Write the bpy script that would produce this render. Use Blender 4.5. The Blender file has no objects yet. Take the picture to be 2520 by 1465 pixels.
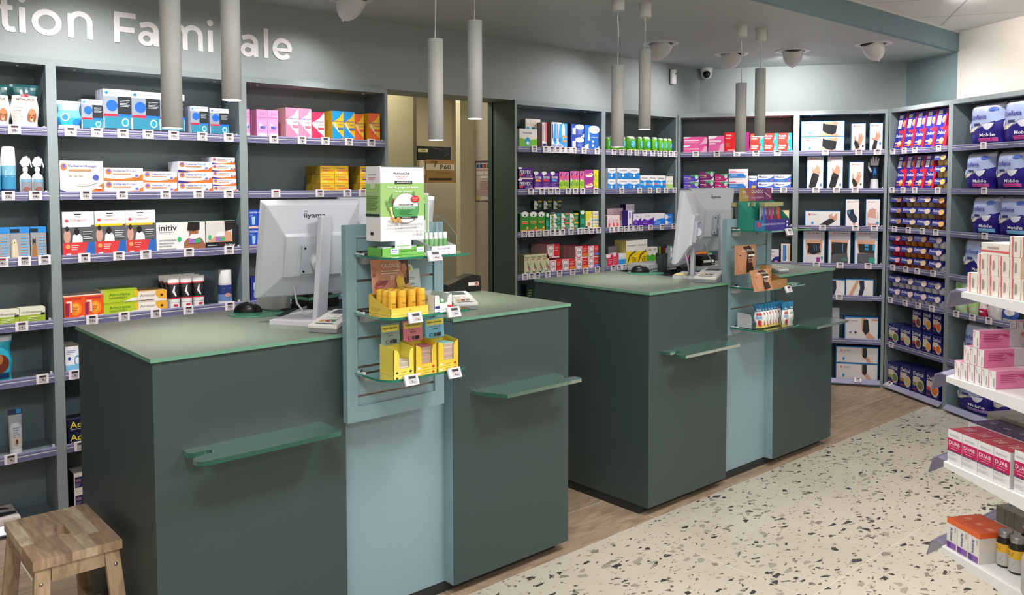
import bpy, bmesh, math, random
from mathutils import Vector, Matrix, Euler
random.seed(7)
SC = bpy.context.scene
COL = SC.collection
PI = math.pi

# ------------------------------------------------------------------ camera
F, CX, CY = 2074.4, 1260.0, 562.05          # focal length and principal point for a 2520x1465 frame
YAW, PIT, ROLL, EYE = 0.84662, 0.05025, -0.00198, 1.6
fw = Vector((math.cos(YAW)*math.cos(PIT), math.sin(YAW)*math.cos(PIT), -math.sin(PIT)))
rt0 = Vector((math.sin(YAW), -math.cos(YAW), 0)); up0 = rt0.cross(fw)
RT = rt0*math.cos(ROLL) + up0*math.sin(ROLL); UP = -rt0*math.sin(ROLL) + up0*math.cos(ROLL)
cam = bpy.data.cameras.new('camera'); co = bpy.data.objects.new('camera', cam); COL.objects.link(co)
M3 = Matrix((RT, UP, -fw)).transposed()
co.matrix_world = Matrix.Translation((0, 0, EYE)) @ M3.to_4x4()
cam.sensor_width = 36; cam.lens = F/2520*36; cam.shift_y = -(732.5-CY)/2520; cam.clip_start = .05
SC.camera = co
SC.view_settings.view_transform = 'Standard'; SC.view_settings.look = 'None'
SC.view_settings.gamma = 1; SC.view_settings.use_curve_mapping = False
SC.view_settings.exposure = 0.0
w = bpy.data.worlds.new('world'); SC.world = w; w.use_nodes = True
w.node_tree.nodes['Background'].inputs[0].default_value = (.9, .95, 1, 1)
w.node_tree.nodes['Background'].inputs[1].default_value = .25

def ray(px, py): return fw + RT*((px-CX)/F) - UP*((py-CY)/F)
def atz(px, py, z):
    v = ray(px, py); return Vector((0, 0, EYE)) + v*((z-EYE)/v.z)
def aty(px, py, y):
    v = ray(px, py); return Vector((0, 0, EYE)) + v*(y/v.y)

# ------------------------------------------------------------------ lights
ZC, ZH = 2.60, 2.745                        # painted ceiling over the counters, tiled ceiling of the shop
WY = 4.40                                   # long wall above the shelving
def area(name, loc, sx, sy, e, rot=(0, 0, 0), col=(1, .985, .97)):
    l = bpy.data.lights.new(name, 'AREA'); l.shape = 'RECTANGLE'; l.size = sx; l.size_y = sy; l.energy = e; l.color = col
    o = bpy.data.objects.new(name, l); o.location = loc; o.rotation_euler = rot; COL.objects.link(o); return o
def spot(name, loc, aim, e, deg, blend=.6, size=.04, col=(1, .96, .92)):
    l = bpy.data.lights.new(name, 'SPOT'); l.energy = e; l.spot_size = math.radians(deg); l.spot_blend = blend
    l.shadow_soft_size = size; l.color = col
    o = bpy.data.objects.new(name, l); o.location = loc
    o.rotation_euler = (Vector(aim)-Vector(loc)).to_track_quat('-Z', 'Y').to_euler(); COL.objects.link(o); return o
# unseen fill lights standing in for the shop's ceiling lighting, most behind the camera
for i, (x, y, e) in enumerate([(0.3, .9, 44), (2.3, 1.0, 44), (4.3, 1.0, 14), (0.2, -1.6, 30), (2.8, -1.6, 30), (5.0, -1.6, 22), (-1.6, -.2, 22)]):
    area('shop_fill_light', (x, y, 2.735), .6, .6, e)

for x, y, e in ((2.9, 1.75, 26), (3.9, 1.8, 30), (4.9, 1.95, 30), (1.9, 1.6, 18)):      # added spots without fixtures, brightening the terrazzo aisle
    spot('floor_fill_spot', (x, y-.15, 2.73), (x+.15, y-.25, 0), e, 66, .8, .05, (1, .97, .94))

# ------------------------------------------------------------------ materials
def srgb(h):
    h = h.lstrip('#'); h = h if len(h) == 6 else ''.join(c*2 for c in h); v = [int(h[i:i+2], 16)/255 for i in (0, 2, 4)]
    return tuple(((c+.055)/1.055)**2.4 if c > .04045 else c/12.92 for c in v)+(1,)
MATS = {}
def mat(col, rough=.5, metal=0, trans=0, emit=0, noise=0, ior=1.45, alpha=1, spec=.5):
    key = (col, rough, metal, trans, emit, noise, alpha, spec)
    if key in MATS: return MATS[key]
    m = bpy.data.materials.new('paint_'+col.strip('#')); m.use_nodes = True
    nt = m.node_tree; b = nt.nodes['Principled BSDF']; c = srgb(col)
    b.inputs['Base Color'].default_value = c; b.inputs['Roughness'].default_value = rough
    b.inputs['Metallic'].default_value = metal; b.inputs['Transmission Weight'].default_value = trans
    b.inputs['IOR'].default_value = ior; b.inputs['Alpha'].default_value = alpha
    b.inputs['Specular IOR Level'].default_value = spec
    if emit:
        b.inputs['Emission Color'].default_value = c; b.inputs['Emission Strength'].default_value = emit
    if noise:
        tc = nt.nodes.new('ShaderNodeTexCoord'); n = nt.nodes.new('ShaderNodeTexNoise'); n.inputs['Scale'].default_value = 3.5
        n.inputs['Detail'].default_value = 6
        r = nt.nodes.new('ShaderNodeMapRange'); r.inputs[3].default_value = 1-noise; r.inputs[4].default_value = 1+noise
        mx = nt.nodes.new('ShaderNodeVectorMath'); mx.operation = 'SCALE'; mx.inputs[0].default_value = c[:3]
        nt.links.new(tc.outputs['Object'], n.inputs['Vector']); nt.links.new(n.outputs['Fac'], r.inputs[0])
        nt.links.new(r.outputs[0], mx.inputs['Scale']); nt.links.new(mx.outputs[0], b.inputs['Base Color'])
        bp = nt.nodes.new('ShaderNodeBump'); bp.inputs['Strength'].default_value = .02
        n2 = nt.nodes.new('ShaderNodeTexNoise'); n2.inputs['Scale'].default_value = 160
        nt.links.new(tc.outputs['Object'], n2.inputs['Vector']); nt.links.new(n2.outputs['Fac'], bp.inputs['Height']); nt.links.new(bp.outputs[0], b.inputs['Normal'])
    MATS[key] = m; return m

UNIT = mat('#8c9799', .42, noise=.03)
COUNTER = mat('#3c4b4a', .48, noise=.03)
PLINTH = mat('#2a2f31', .6)
BLUE = mat('#8aa5b0', .42, noise=.02)
GLASS_TOP = mat('#82907f', .33, noise=.02)
GLASS_EDGE = mat('#6d9f86', .3)
GLASS = mat('#bfe6d8', .03, trans=1, ior=1.3)
GLASS_RIM = mat('#1f7f68', .15, trans=.3)
FROST = mat('#62a890', .32, trans=.85, ior=1.3)
ACRYL = mat('#eef2f4', .05, trans=1, ior=1.1)
RAIL = mat('#aaa8c8', .22, trans=.25)
RAILD = mat('#72729c', .25)
WHITE = mat('#e9e9ea', .4)
LAMPW = mat('#c3c6c5', .5)
BLACK = mat('#121314', .35)
CHROME = mat('#b9b4b0', .25, metal=1)
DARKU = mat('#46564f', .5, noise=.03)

# ------------------------------------------------------------------ mesh builder
class MB:
    def __init__(s): s.v = []; s.f = []; s.mi = []; s.ms = []; s.sm = []
    def m(s, mt):
        if mt not in s.ms: s.ms.append(mt)
        return s.ms.index(mt)
    def add(s, vs, fs, mt, smooth=False):
        k = len(s.v); s.v += [tuple(v) for v in vs]; i = s.m(mt)
        for f in fs: s.f.append([a+k for a in f]); s.mi.append(i); s.sm.append(smooth)
    def box(s, x0, y0, z0, x1, y1, z1, mt, top=None, side=None, front=None):
        vs = [(x0, y0, z0), (x1, y0, z0), (x1, y1, z0), (x0, y1, z0), (x0, y0, z1), (x1, y0, z1), (x1, y1, z1), (x0, y1, z1)]
        s.add(vs, [(0, 3, 2, 1), (2, 3, 7, 6)], mt)
        s.add(vs, [(4, 5, 6, 7)], top or mt); s.add(vs, [(1, 2, 6, 5), (3, 0, 4, 7)], side or mt); s.add(vs, [(0, 1, 5, 4)], front or mt)
    def prism(s, pts, z0, z1, mt, rim=None, axis='z'):
        n = len(pts)
        if axis == 'z': a = [(p[0], p[1], z0) for p in pts]; b = [(p[0], p[1], z1) for p in pts]
        elif axis == 'y': a = [(p[0], z0, p[1]) for p in pts]; b = [(p[0], z1, p[1]) for p in pts]
        else: a = [(z0, p[0], p[1]) for p in pts]; b = [(z1, p[0], p[1]) for p in pts]
        s.add(a+b, [list(range(n))[::-1], list(range(n, 2*n))], mt)
        s.add(a+b, [(i, (i+1) % n, n+(i+1) % n, n+i) for i in range(n)], rim or mt)
    def lathe(s, prof, mt, c=(0, 0, 0), n=20, smooth=True, cap=True, M=None, sx=1, sy=1):
        vs = []; fs = []
        for r, z in prof:
            for k in range(n):
                a = 2*PI*k/n; vs.append(Vector((r*math.cos(a)*sx, r*math.sin(a)*sy, z)))
        if M: vs = [M @ v for v in vs]
        vs = [v+Vector(c) for v in vs]
        for j in range(len(prof)-1):
            for k in range(n): fs.append((j*n+k, j*n+(k+1) % n, (j+1)*n+(k+1) % n, (j+1)*n+k))
        s.add(vs, fs, mt, smooth)
        if cap:
            q = (len(prof)-1)*n
            s.add(vs, [list(range(n))[::-1], list(range(q, q+n))], mt)
    def tube(s, pts, r, mt, n=8):
        pts = [Vector(p) for p in pts]; vs = []; fs = []
        for i, p in enumerate(pts):
            d = (pts[min(i+1, len(pts)-1)]-pts[max(i-1, 0)]).normalized()
            a = d.cross(Vector((0, 0, 1)));
            if a.length < 1e-3: a = d.cross(Vector((1, 0, 0)))
            a.normalize(); b = d.cross(a); rr = r[i] if isinstance(r, (list, tuple)) else r
            for k in range(n): t = 2*PI*k/n; vs.append(p+a*rr*math.cos(t)+b*rr*math.sin(t))
        for i in range(len(pts)-1):
            for k in range(n): fs.append((i*n+k, i*n+(k+1) % n, (i+1)*n+(k+1) % n, (i+1)*n+k))
        s.add(vs, fs, mt, True); q = (len(pts)-1)*n; s.add(vs, [list(range(n)), list(range(q, q+n))[::-1]], mt)
    def mesh(s, name):
        me = bpy.data.meshes.new(name); me.from_pydata(s.v, [], s.f)
        for m_ in s.ms: me.materials.append(m_)
        me.polygons.foreach_set('material_index', s.mi); me.polygons.foreach_set('use_smooth', s.sm); me.update(); return me
    def build(s, name, parent=None, bevel=0):
        o = bpy.data.objects.new(name, s.mesh(name)); COL.objects.link(o)
        if parent: o.parent = parent
        if bevel:
            b = o.modifiers.new('bevel', 'BEVEL'); b.width = bevel; b.segments = 2; b.limit_method = 'ANGLE'
        return o

def empty(name, loc=(0, 0, 0), rz=0):
    o = bpy.data.objects.new(name, None); o.empty_display_size = .05; COL.objects.link(o); o.location = loc; o.rotation_euler = (0, 0, rz); return o
def tag(o, label, cat, group=None):
    o['label'] = label; o['category'] = cat
    if group: o['group'] = group
    return o
def structure(o): o['kind'] = 'structure'; return o
def copy_tree(o, parent=None):
    c = o.copy(); COL.objects.link(c)
    if parent: c.parent = parent
    for ch in list(o.children): copy_tree(ch, c)
    return c

# ------------------------------------------------------------------ lettering (built-in font, flattened to polygons)
GL = {}
def glyphs(txt):
    if txt in GL: return GL[txt]
    cu = bpy.data.curves.new('lettering', 'FONT'); cu.body = txt; cu.resolution_u = 2; cu.offset = .012
    ob = bpy.data.objects.new('lettering', cu); COL.objects.link(ob)
    dg = bpy.context.evaluated_depsgraph_get(); me = bpy.data.meshes.new_from_object(ob.evaluated_get(dg))
    vs = [(v.co.x, v.co.y) for v in me.vertices]; fs = [list(p.vertices) for p in me.polygons]
    bpy.data.objects.remove(ob); bpy.data.curves.remove(cu); bpy.data.meshes.remove(me)
    x0 = min(v[0] for v in vs); x1 = max(v[0] for v in vs); y0 = min(v[1] for v in vs); y1 = max(v[1] for v in vs)
    GL[txt] = ([((x-x0)/(x1-x0), (y-y0)/(y1-y0)) for x, y in vs], fs); return GL[txt]
def art(mb, items, P):
    """printed artwork: P(u, v, layer) maps the unit face to a point"""
    for k, it in enumerate(items):
        c = it[-1]; mt = mat(c, .4) if isinstance(c, str) else c
        if it[0] == 'r':
            _, u0, v0, u1, v1, _ = it; mb.add([P(u0, v0, k), P(u1, v0, k), P(u1, v1, k), P(u0, v1, k)], [(0, 1, 2, 3)], mt)
        elif it[0] == 'p':
            mb.add([P(u, v, k) for u, v in it[1]], [list(range(len(it[1])))], mt)
        elif it[0] == 'e':
            _, cu, cv, ru, rv, _ = it
            mb.add([P(cu+ru*math.cos(a*PI/9), cv+rv*math.sin(a*PI/9), k) for a in range(18)], [list(range(18))], mt)
        elif it[0] == 't':
            _, tx, u, v, ww, hh, _ = it; vs, fs = glyphs(tx); mb.add([P(u+a*ww, v+b*hh, k) for a, b in vs], fs, mt)
        elif it[0] == 'l':   # block of small print: (u, v_top, width, rows, pitch)
            _, u, v, ww, n, pt, _ = it
            for j in range(n):
                q = ww*(1-.25*((j*7) % 3)/2); mb.add([P(u, v-j*pt-pt*.4, k), P(u+q, v-j*pt-pt*.4, k), P(u+q, v-j*pt, k), P(u, v-j*pt, k)], [(0, 1, 2, 3)], mt)

# ------------------------------------------------------------------ the room
def node_mat(name): 
    m = bpy.data.materials.new(name); m.use_nodes = True; return m, m.node_tree, m.node_tree.nodes['Principled BSDF']
def terrazzo():
    m, nt, b = node_mat('terrazzo'); N = nt.nodes.new; L = nt.links.new
    tc = N('ShaderNodeTexCoord'); base = N('ShaderNodeTexNoise'); base.inputs['Scale'].default_value = 1.3; base.inputs['Detail'].default_value = 4
    L(tc.outputs['Object'], base.inputs['Vector'])
    cr = N('ShaderNodeValToRGB'); cr.color_ramp.elements[0].color = srgb('#c4bdac'); cr.color_ramp.elements[1].color = srgb('#d0c8b8')
    cr.color_ramp.elements[0].position = .35; cr.color_ramp.elements[1].position = .65
    L(base.outputs['Fac'], cr.inputs[0]); cur = cr.outputs[0]
    wob = N('ShaderNodeTexNoise'); wob.inputs['Scale'].default_value = 22; L(tc.outputs['Object'], wob.inputs['Vector'])
    for i, (sc, lo, hi, edge, col) in enumerate([(16.5, .0, .15, .16, '#a39d90'), (18, .0, .10, .17, '#8d867a'), (19, .0, .13, .17, '#45413f'), (40, .0, .09, .12, '#6c675f'), (44, .0, .10, .12, '#b3a48f')]):
        mp = N('ShaderNodeMapping'); mp.inputs['Location'].default_value = (3.7*i, 1.9*i, 0); mp.inputs['Rotation'].default_value = (0, 0, .6*i+.5); mp.inputs['Scale'].default_value = (1, 1.7, 1)
        L(tc.outputs['Object'], mp.inputs[0])
        ad = N('ShaderNodeVectorMath'); ad.operation = 'MULTIPLY_ADD'; ad.inputs[1].default_value = (.025, .025, 0); L(wob.outputs['Color'], ad.inputs[0]); L(mp.outputs[0], ad.inputs[2])
        v = N('ShaderNodeTexVoronoi'); v.voronoi_dimensions = '2D'; v.inputs['Scale'].default_value = sc; L(ad.outputs[0], v.inputs['Vector'])
        e = N('ShaderNodeTexVoronoi'); e.voronoi_dimensions = '2D'; e.feature = 'DISTANCE_TO_EDGE'; e.inputs['Scale'].default_value = sc; L(ad.outputs[0], e.inputs['Vector'])
        sp = N('ShaderNodeSeparateColor'); L(v.outputs['Color'], sp.inputs[0])
        lt = N('ShaderNodeMath'); lt.operation = 'LESS_THAN'; lt.inputs[1].default_value = hi; L(sp.outputs[0], lt.inputs[0])
        th = N('ShaderNodeMath'); th.operation = 'MULTIPLY_ADD'; th.inputs[1].default_value = .22; th.inputs[2].default_value = edge; L(sp.outputs[1], th.inputs[0])
        gt = N('ShaderNodeMath'); gt.operation = 'GREATER_THAN'; L(e.outputs['Distance'], gt.inputs[0]); L(th.outputs[0], gt.inputs[1])
        mu = N('ShaderNodeMath'); mu.operation = 'MULTIPLY'; L(lt.outputs[0], mu.inputs[0]); L(gt.outputs[0], mu.inputs[1])
        mx = N('ShaderNodeMix'); mx.data_type = 'RGBA'; L(mu.outputs[0], mx.inputs[0]); L(cur, mx.inputs[6]); mx.inputs[7].default_value = srgb(col); cur = mx.outputs[2]
    bk = N('ShaderNodeTexBrick'); bk.offset = 0; bk.inputs['Scale'].default_value = 1; bk.inputs['Mortar Size'].default_value = .0022; bk.inputs['Brick Width'].default_value = .9; bk.inputs['Row Height'].default_value = .9
    mp = N('ShaderNodeMapping'); mp.inputs['Location'].default_value = (-.28, .17, 0); L(tc.outputs['Object'], mp.inputs[0]); L(mp.outputs[0], bk.inputs['Vector'])
    mx = N('ShaderNodeMix'); mx.data_type = 'RGBA'; L(bk.outputs['Fac'], mx.inputs[0]); L(cur, mx.inputs[6]); mx.inputs[7].default_value = srgb('#d8d2c6')
    L(mx.outputs[2], b.inputs['Base Color']); b.inputs['Roughness'].default_value = .38
    return m
def woodfloor(c1='#b59d84', c2='#96826e', bw=1.2, bh=.6, loc=(-.16, .155, 0), joint='#cfc3b0', sc=1.0):
    m, nt, b = node_mat('wood_look_tile'); N = nt.nodes.new; L = nt.links.new
    tc = N('ShaderNodeTexCoord'); mp = N('ShaderNodeMapping'); mp.inputs['Scale'].default_value = (1.6*sc, 9*sc, 9*sc); L(tc.outputs['Object'], mp.inputs[0])
    n = N('ShaderNodeTexNoise'); n.inputs['Scale'].default_value = 2.2; n.inputs['Detail'].default_value = 9; n.inputs['Distortion'].default_value = 1.4; L(mp.outputs[0], n.inputs['Vector'])
    cr = N('ShaderNodeValToRGB'); cr.color_ramp.elements[0].color = srgb(c2); cr.color_ramp.elements[1].color = srgb(c1); cr.color_ramp.elements[0].position = .34; cr.color_ramp.elements[1].position = .62
    L(n.outputs['Fac'], cr.inputs[0])
    bk = N('ShaderNodeTexBrick'); bk.offset = .5; bk.inputs['Scale'].default_value = 1; bk.inputs['Mortar Size'].default_value = .003; bk.inputs['Brick Width'].default_value = bw; bk.inputs['Row Height'].default_value = bh
    m2 = N('ShaderNodeMapping'); m2.inputs['Location'].default_value = loc; L(tc.outputs['Object'], m2.inputs[0]); L(m2.outputs[0], bk.inputs['Vector'])
    mx = N('ShaderNodeMix'); mx.data_type = 'RGBA'; L(bk.outputs['Fac'], mx.inputs[0]); L(cr.outputs[0], mx.inputs[6]); mx.inputs[7].default_value = srgb(joint)
    L(mx.outputs[2], b.inputs['Base Color']); b.inputs['Roughness'].default_value = .42; return m
def ceiltile():
    m, nt, b = node_mat('ceiling_tile'); N = nt.nodes.new; L = nt.links.new
    tc = N('ShaderNodeTexCoord'); bk = N('ShaderNodeTexBrick'); bk.offset = 0; bk.inputs['Scale'].default_value = 1; bk.inputs['Mortar Size'].default_value = .006; bk.inputs['Brick Width'].default_value = 1.2; bk.inputs['Row Height'].default_value = .6
    bk.inputs['Color1'].default_value = srgb('#d8d5d2'); bk.inputs['Color2'].default_value = srgb('#dedad7'); bk.inputs['Mortar'].default_value = srgb('#a9a6a4')
    mp = N('ShaderNodeMapping'); mp.inputs['Rotation'].default_value = (0, 0, math.radians(59)); mp.inputs['Location'].default_value = (.1, .2, 0); L(tc.outputs['Object'], mp.inputs[0]); L(mp.outputs[0], bk.inputs['Vector'])
    L(bk.outputs['Color'], b.inputs['Base Color']); b.inputs['Roughness'].default_value = .8; return m

WALL = mat('#99a2a1', .6, noise=.015)
SOFF = mat('#6f8992', .6, noise=.02)
CEIL = mat('#aab2b0', .55, noise=.02)
WHITEWALL = mat('#e4ddd4', .7, noise=.01)
CREAM = mat('#b9ae8e', .7, noise=.03)
def block(name, fn):
    mb = MB(); fn(mb); return structure(mb.build(name))
BY = 2.531                                   # joint between terrazzo and wood-look tiles
TERR = terrazzo(); WOODF = woodfloor()
block('floor', lambda m: m.box(-3, -4, -.05, 8, BY, 0, TERR))
block('floor', lambda m: m.box(-3, BY, -.05, 8, 8, 0, WOODF))
block('ceiling', lambda m: m.box(-3, -4, ZH, 8, 2.556, ZH+.05, ceiltile()))
block('ceiling', lambda m: m.prism([(-3, 2.60), (6.78, 2.60), (7.02, 3.05), (6.08, WY+.02), (-3, WY+.02)], ZC, ZC+.05, CEIL))
block('trim_1', lambda m: m.box(-3, 2.556, ZC, 6.75, 2.60, ZH+.04, SOFF))
block('trim_2', lambda m: m.box(-3, 2.548, ZH-.012, 6.72, 2.5555, ZH, mat('#c9cccb', .5)))
DX0, DX1, HD = 2.852, 3.884, 2.194
block('wall_back', lambda m: (m.box(-3, WY, HD, 6.12, 4.66, ZC+.05, WALL), m.box(-3, 4.62, 0, DX0, 4.66, HD, WALL), m.box(3.96, 4.66, 0, 6.12, 4.70, HD, WALL)))
def wallseg(name, a, b, z1, mt, th=.1):
    a = Vector(a); b = Vector(b); u = (b-a).normalized(); n = Vector((-u.y, u.x))
    return block(name, lambda m: m.prism([a, b, b+n*th, a+n*th], 0, z1, mt))
wallseg('wall_far', (6.05, 4.405), (6.99, 3.05), ZC+.05, WALL)
wallseg('wall_right', (6.99, 3.05), (6.742, 2.565), ZC+.05, mat('#84979a', .6, noise=.015))
wallseg('wall_white', (6.742, 2.565), (5.52, .52), ZH+.04, WHITEWALL)
block('wall_side', lambda m: m.box(5.52, -4, 0, 5.62, .52, ZH, WHITEWALL))
block('wall_left', lambda m: m.box(-3.1, -4, 0, -3, 4.66, ZH, WHITEWALL))
block('wall_front', lambda m: m.box(-3, -4.1, 0, 5.6, -4, ZH, WHITEWALL))
# corridor behind the doorway
block('wall_corridor', lambda m: (m.box(3.952, 4.62, 0, 4.0, 4.88, 2.5, mat('#b5ab95', .7, noise=.02)), m.box(3.812, 4.88, 0, 4.0, 4.93, 2.5, mat('#d2c9a2', .7)),  # end strip in a lighter cream: the light it faces is in its colour
      m.box(3.0, 6.2, 0, 5.4, 6.3, 2.5, CREAM), m.box(2.2, 4.66, 0, 2.25, 6.3, 2.5, CREAM), m.box(4.75, 4.93, 0, 4.8, 6.3, 2.5, CREAM)))
block('ceiling', lambda m: m.box(2.2, 4.66, 2.5, 5.4, 6.3, 2.55, mat('#cfc8b5', .8)))
block('door_1', lambda m: (m.box(2.95, 5.30, .02, 3.69, 5.34, 2.48, mat('#a29a76', .6, noise=.02)), m.box(3.69, 5.29, 0, 3.715, 5.36, 2.5, mat('#5b5643', .6))))
area('corridor_light', (3.3, 5.0, 2.48), .5, .3, 8, col=(1, .95, .86))
area('corridor_light', (4.3, 5.4, 2.48), .4, .4, 7, col=(1, .95, .86))

# lettering on the long wall, cut as thick strokes
SIGNW = mat('#f2eef0', .5)
sign = empty('wall_lettering', (.88, WY-.004, 2.305)); tag(sign, 'big white lettering reading tion Familiale on the grey-green wall above shelves', 'lettering')
STK = [0]
def stroke(mb, pts, wd, closed=False):
    P = [Vector(p) for p in pts]; n = len(P); L_ = []; R_ = []; STK[0] = (STK[0]+1) % 4; dy = STK[0]*.0005
    for i in range(n):
        a = P[i-1] if (i > 0 or closed) else P[i]; b = P[(i+1) % n] if (i < n-1 or closed) else P[i]
        d = (b-a).normalized(); q = Vector((-d.y, d.x))*wd/2; L_.append(P[i]+q); R_.append(P[i]-q)
    for i in range(n if closed else n-1):
        j = (i+1) % n; mb.prism([L_[i], L_[j], R_[j], R_[i]], -dy, .0035, SIGNW, axis='y')
def arc(cx, cy, rx, ry, a0, a1, n=18): return [(cx+rx*math.cos(math.radians(a0+(a1-a0)*i/n)), cy+ry*math.sin(math.radians(a0+(a1-a0)*i/n))) for i in range(n+1)]
S = .026; XH = .117
def L_(kind, x0, x1):
    mb = MB(); x0 -= .88; x1 -= .88; w_ = x1-x0; h = S/2
    if kind == 'i': stroke(mb, [(x0+h, 0), (x0+h, XH-.003)], S); mb.prism(arc(x0+h, .152, .0165, .0165, 0, 340, 17), 0, .0035, SIGNW, axis='y')
    if kind == 'l': stroke(mb, [(x0+h, 0), (x0+h, .161)], S)
    if kind == 'o': stroke(mb, arc((x0+x1)/2, .0585, w_/2-h, .0605-h, 0, 350, 35), S, True)
    if kind == 't': stroke(mb, [(x1, .012), (x1-.012, .010-h+.012), (x1-.03, .012), (x1-.04, .03), (x1-.042, .142)], S*.95); stroke(mb, [(x1-.072, .105), (x1-.008, .105)], S*.85)
    if kind in 'nm':
        k = 1 if kind == 'n' else 2; sw = (w_-S)/k; stroke(mb, [(x0+h, 0), (x0+h, XH-.003)], S)
        for j in range(k): stroke(mb, arc(x0+h+sw*(j+.5), XH-sw*.5-h+.012, sw/2, sw/2, 180, 0)+[(x0+h+sw*(j+1), 0)], S)
    if kind == 'F': stroke(mb, [(x0+h, 0), (x0+h, .15)], S); stroke(mb, [(x0, .15-h), (x1, .15-h)], S); stroke(mb, [(x0, .067), (x1-.006, .067)], S)
    if kind == 'a':
        stroke(mb, [(x0+.012, .096)]+arc(x1-h-.036, XH-h-.036+.004, .036, .034, 118, 0)+[(x1-h, 0)], S)
        stroke(mb, arc(x0+.042, .034, .042-h, .036-h+.003, 0, 350, 26), S*.86, True); stroke(mb, [(x0+.04, .0585), (x1-h, .0585)], S*.7)
        stroke(mb, [(x0+.05, .008), (x1-S, .02)], S*.6)
    if kind == 'e':
        cx = (x0+x1)/2; stroke(mb, arc(cx, .0585, w_/2-h, .0605-h, 2, 322, 30), S); stroke(mb, [(x0+h, .0585-.004), (x1-.004, .0585-.004)], S*.72)
    mb.build('letter', sign)
for k, a, b in [('t', .80, .876), ('i', .892, .918), ('o', .943, 1.068), ('n', 1.094, 1.203), ('F', 1.30, 1.402), ('a', 1.411, 1.512), ('m', 1.55, 1.737), ('i', 1.764, 1.79),
                ('l', 1.831, 1.857), ('i', 1.89, 1.916), ('a', 1.94, 2.041), ('l', 2.074, 2.1), ('e', 2.124, 2.243)]: L_(k, a, b)

# ------------------------------------------------------------------ shelving bays
LV = [None, 1.876, 1.577, 1.278, .979, .724, .376, .055]
class Bay:
    def __init__(s, A, ang, phrase, lv=LV, depth=.23, sh=('', 'top shelf', 'second shelf', 'third shelf', 'fourth shelf', 'fifth shelf', 'sixth shelf', 'bottom shelf')):
        s.A = Vector(A); s.ang = ang; s.u = Vector((math.cos(ang), math.sin(ang))); s.n = Vector((-s.u.y, s.u.x)); s.ph = phrase; s.lv = lv; s.depth = depth; s.sh = sh
    def sz(s, px, py, t=0):
        v = ray(px, py); A = s.A+s.n*t; k = s.n.dot(A)/(s.n.x*v.x+s.n.y*v.y); P = Vector((0, 0, EYE))+v*k
        return (Vector((P.x, P.y))-A).dot(s.u), P.z
    def w(s, a, t, z): q = s.A+s.u*a+s.n*t; return Vector((q.x, q.y, z))
P0 = (5.70, 4.362); P1 = (6.577, 3.0)
G_ANG = math.atan2(P1[1]-P0[1], P1[0]-P0[0]); J_ANG = math.radians(-120.9)
BAYS = {c: Bay((0, 4.362), 0, n) for c, n in zip('ABCDE', ['leftmost bay', 'second bay', 'third bay', 'fourth bay', 'fifth bay'])}
BAYS['G'] = Bay(P0, G_ANG, 'sixth bay', depth=.28); BAYS['H'] = Bay(P0, G_ANG, 'seventh bay', depth=.28)
BAYS['I'] = Bay(P1, J_ANG, 'eighth bay', depth=.28); BAYS['J'] = Bay(P1, J_ANG, 'rightmost bay', depth=.28)
EXT = dict(A=(.105, 1.008), B=(1.008, 1.932), C=(1.932, 2.850), D=(3.886, 4.79), E=(4.79, 5.698), G=(.004, .938), H=(.938, 1.616), I=(.004, .698), J=(.698, 1.60))
DESC = dict(A='grey-green wall shelving bay with pet care products, leftmost in view', B='grey-green wall shelving bay with pain gels, second from left',
            C='grey-green wall shelving bay left of the doorway, with yellow cartons', D='grey-green wall shelving bay right of the doorway, with purple cartons',
            E='grey-green wall shelving bay with green tubs on top, before the corner', G='grey-green shelving bay with pink and red cartons, right of the corner',
            H='grey-green shelving bay with wrist and back brace boxes', I='grey-green shelving bay full of dessert cup packs', J='grey-green shelving bay with incontinence packs at far right')
UNIT_SHADE = mat('#718085', .36, noise=.03)  # darker unit colour for the insides, their shade put into the paint
for c, (a, b) in EXT.items():
    B = BAYS[c]; root = empty('shelving_unit', (B.A.x, B.A.y, 0), B.ang); tag(root, DESC[c], 'shelving', 'wall shelving bays'); D = B.depth
    for x0, x1 in ((a, a+.0215), (b-.0215, b)):
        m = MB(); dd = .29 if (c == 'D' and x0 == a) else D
        m.box(x0, 0, 0, x1, dd, HD-.001, DARKU if (c == 'D' and x0 == a) else UNIT_SHADE, front=UNIT); m.build('side_panel', root)
    m = MB(); m.box(a, D, 0, b, D+.012, HD-.001, UNIT_SHADE); m.build('back_panel', root)
    m = MB(); m.box(a+.0216, 0, HD-.032, b-.0216, D-.001, HD-.001, UNIT); [m.lathe([(.006, 0), (.006, -.006)], WHITE, c=(x, .08, HD-.033), n=10) for x in (a+.12, b-.12)]; m.build('top_board', root)
    m = MB(); m.box(a+.0216, .004, 0, b-.0216, D-.001, .043, UNIT_SHADE); m.build('base', root)
    for i, z in enumerate(LV[1:], 1):
        if i < 7:
            m = MB(); m.box(a+.0216, .012, z-.034, b-.0216, D-.001, z-.012, UNIT_SHADE); [m.box(x, .02, z-.012, x+.009, .032, z+.006, WHITE) for x in (b-.033, )]
            m.build('shelf', root)
        m = MB(); x0, x1 = a+.023, b-.023
        if i == 7:
            m.prism([(.003, .045), (-.03, .018), (-.03, .024), (.003, .052)], x0, x1, RAIL, axis='x')
        else:
            m.box(x0, -.004, z-.038, x1, .004, z, RAIL)
            for q, h, mm in ((.006, .003, RAILD), (.016, .002, WHITE), (.024, .003, RAILD), (.032, .004, RAILD), (.0375, .002, RAIL)): m.box(x0, -.0065, z-q-h, x1, -.004, z-q, mm)
        m.build('price_rail', root)

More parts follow.
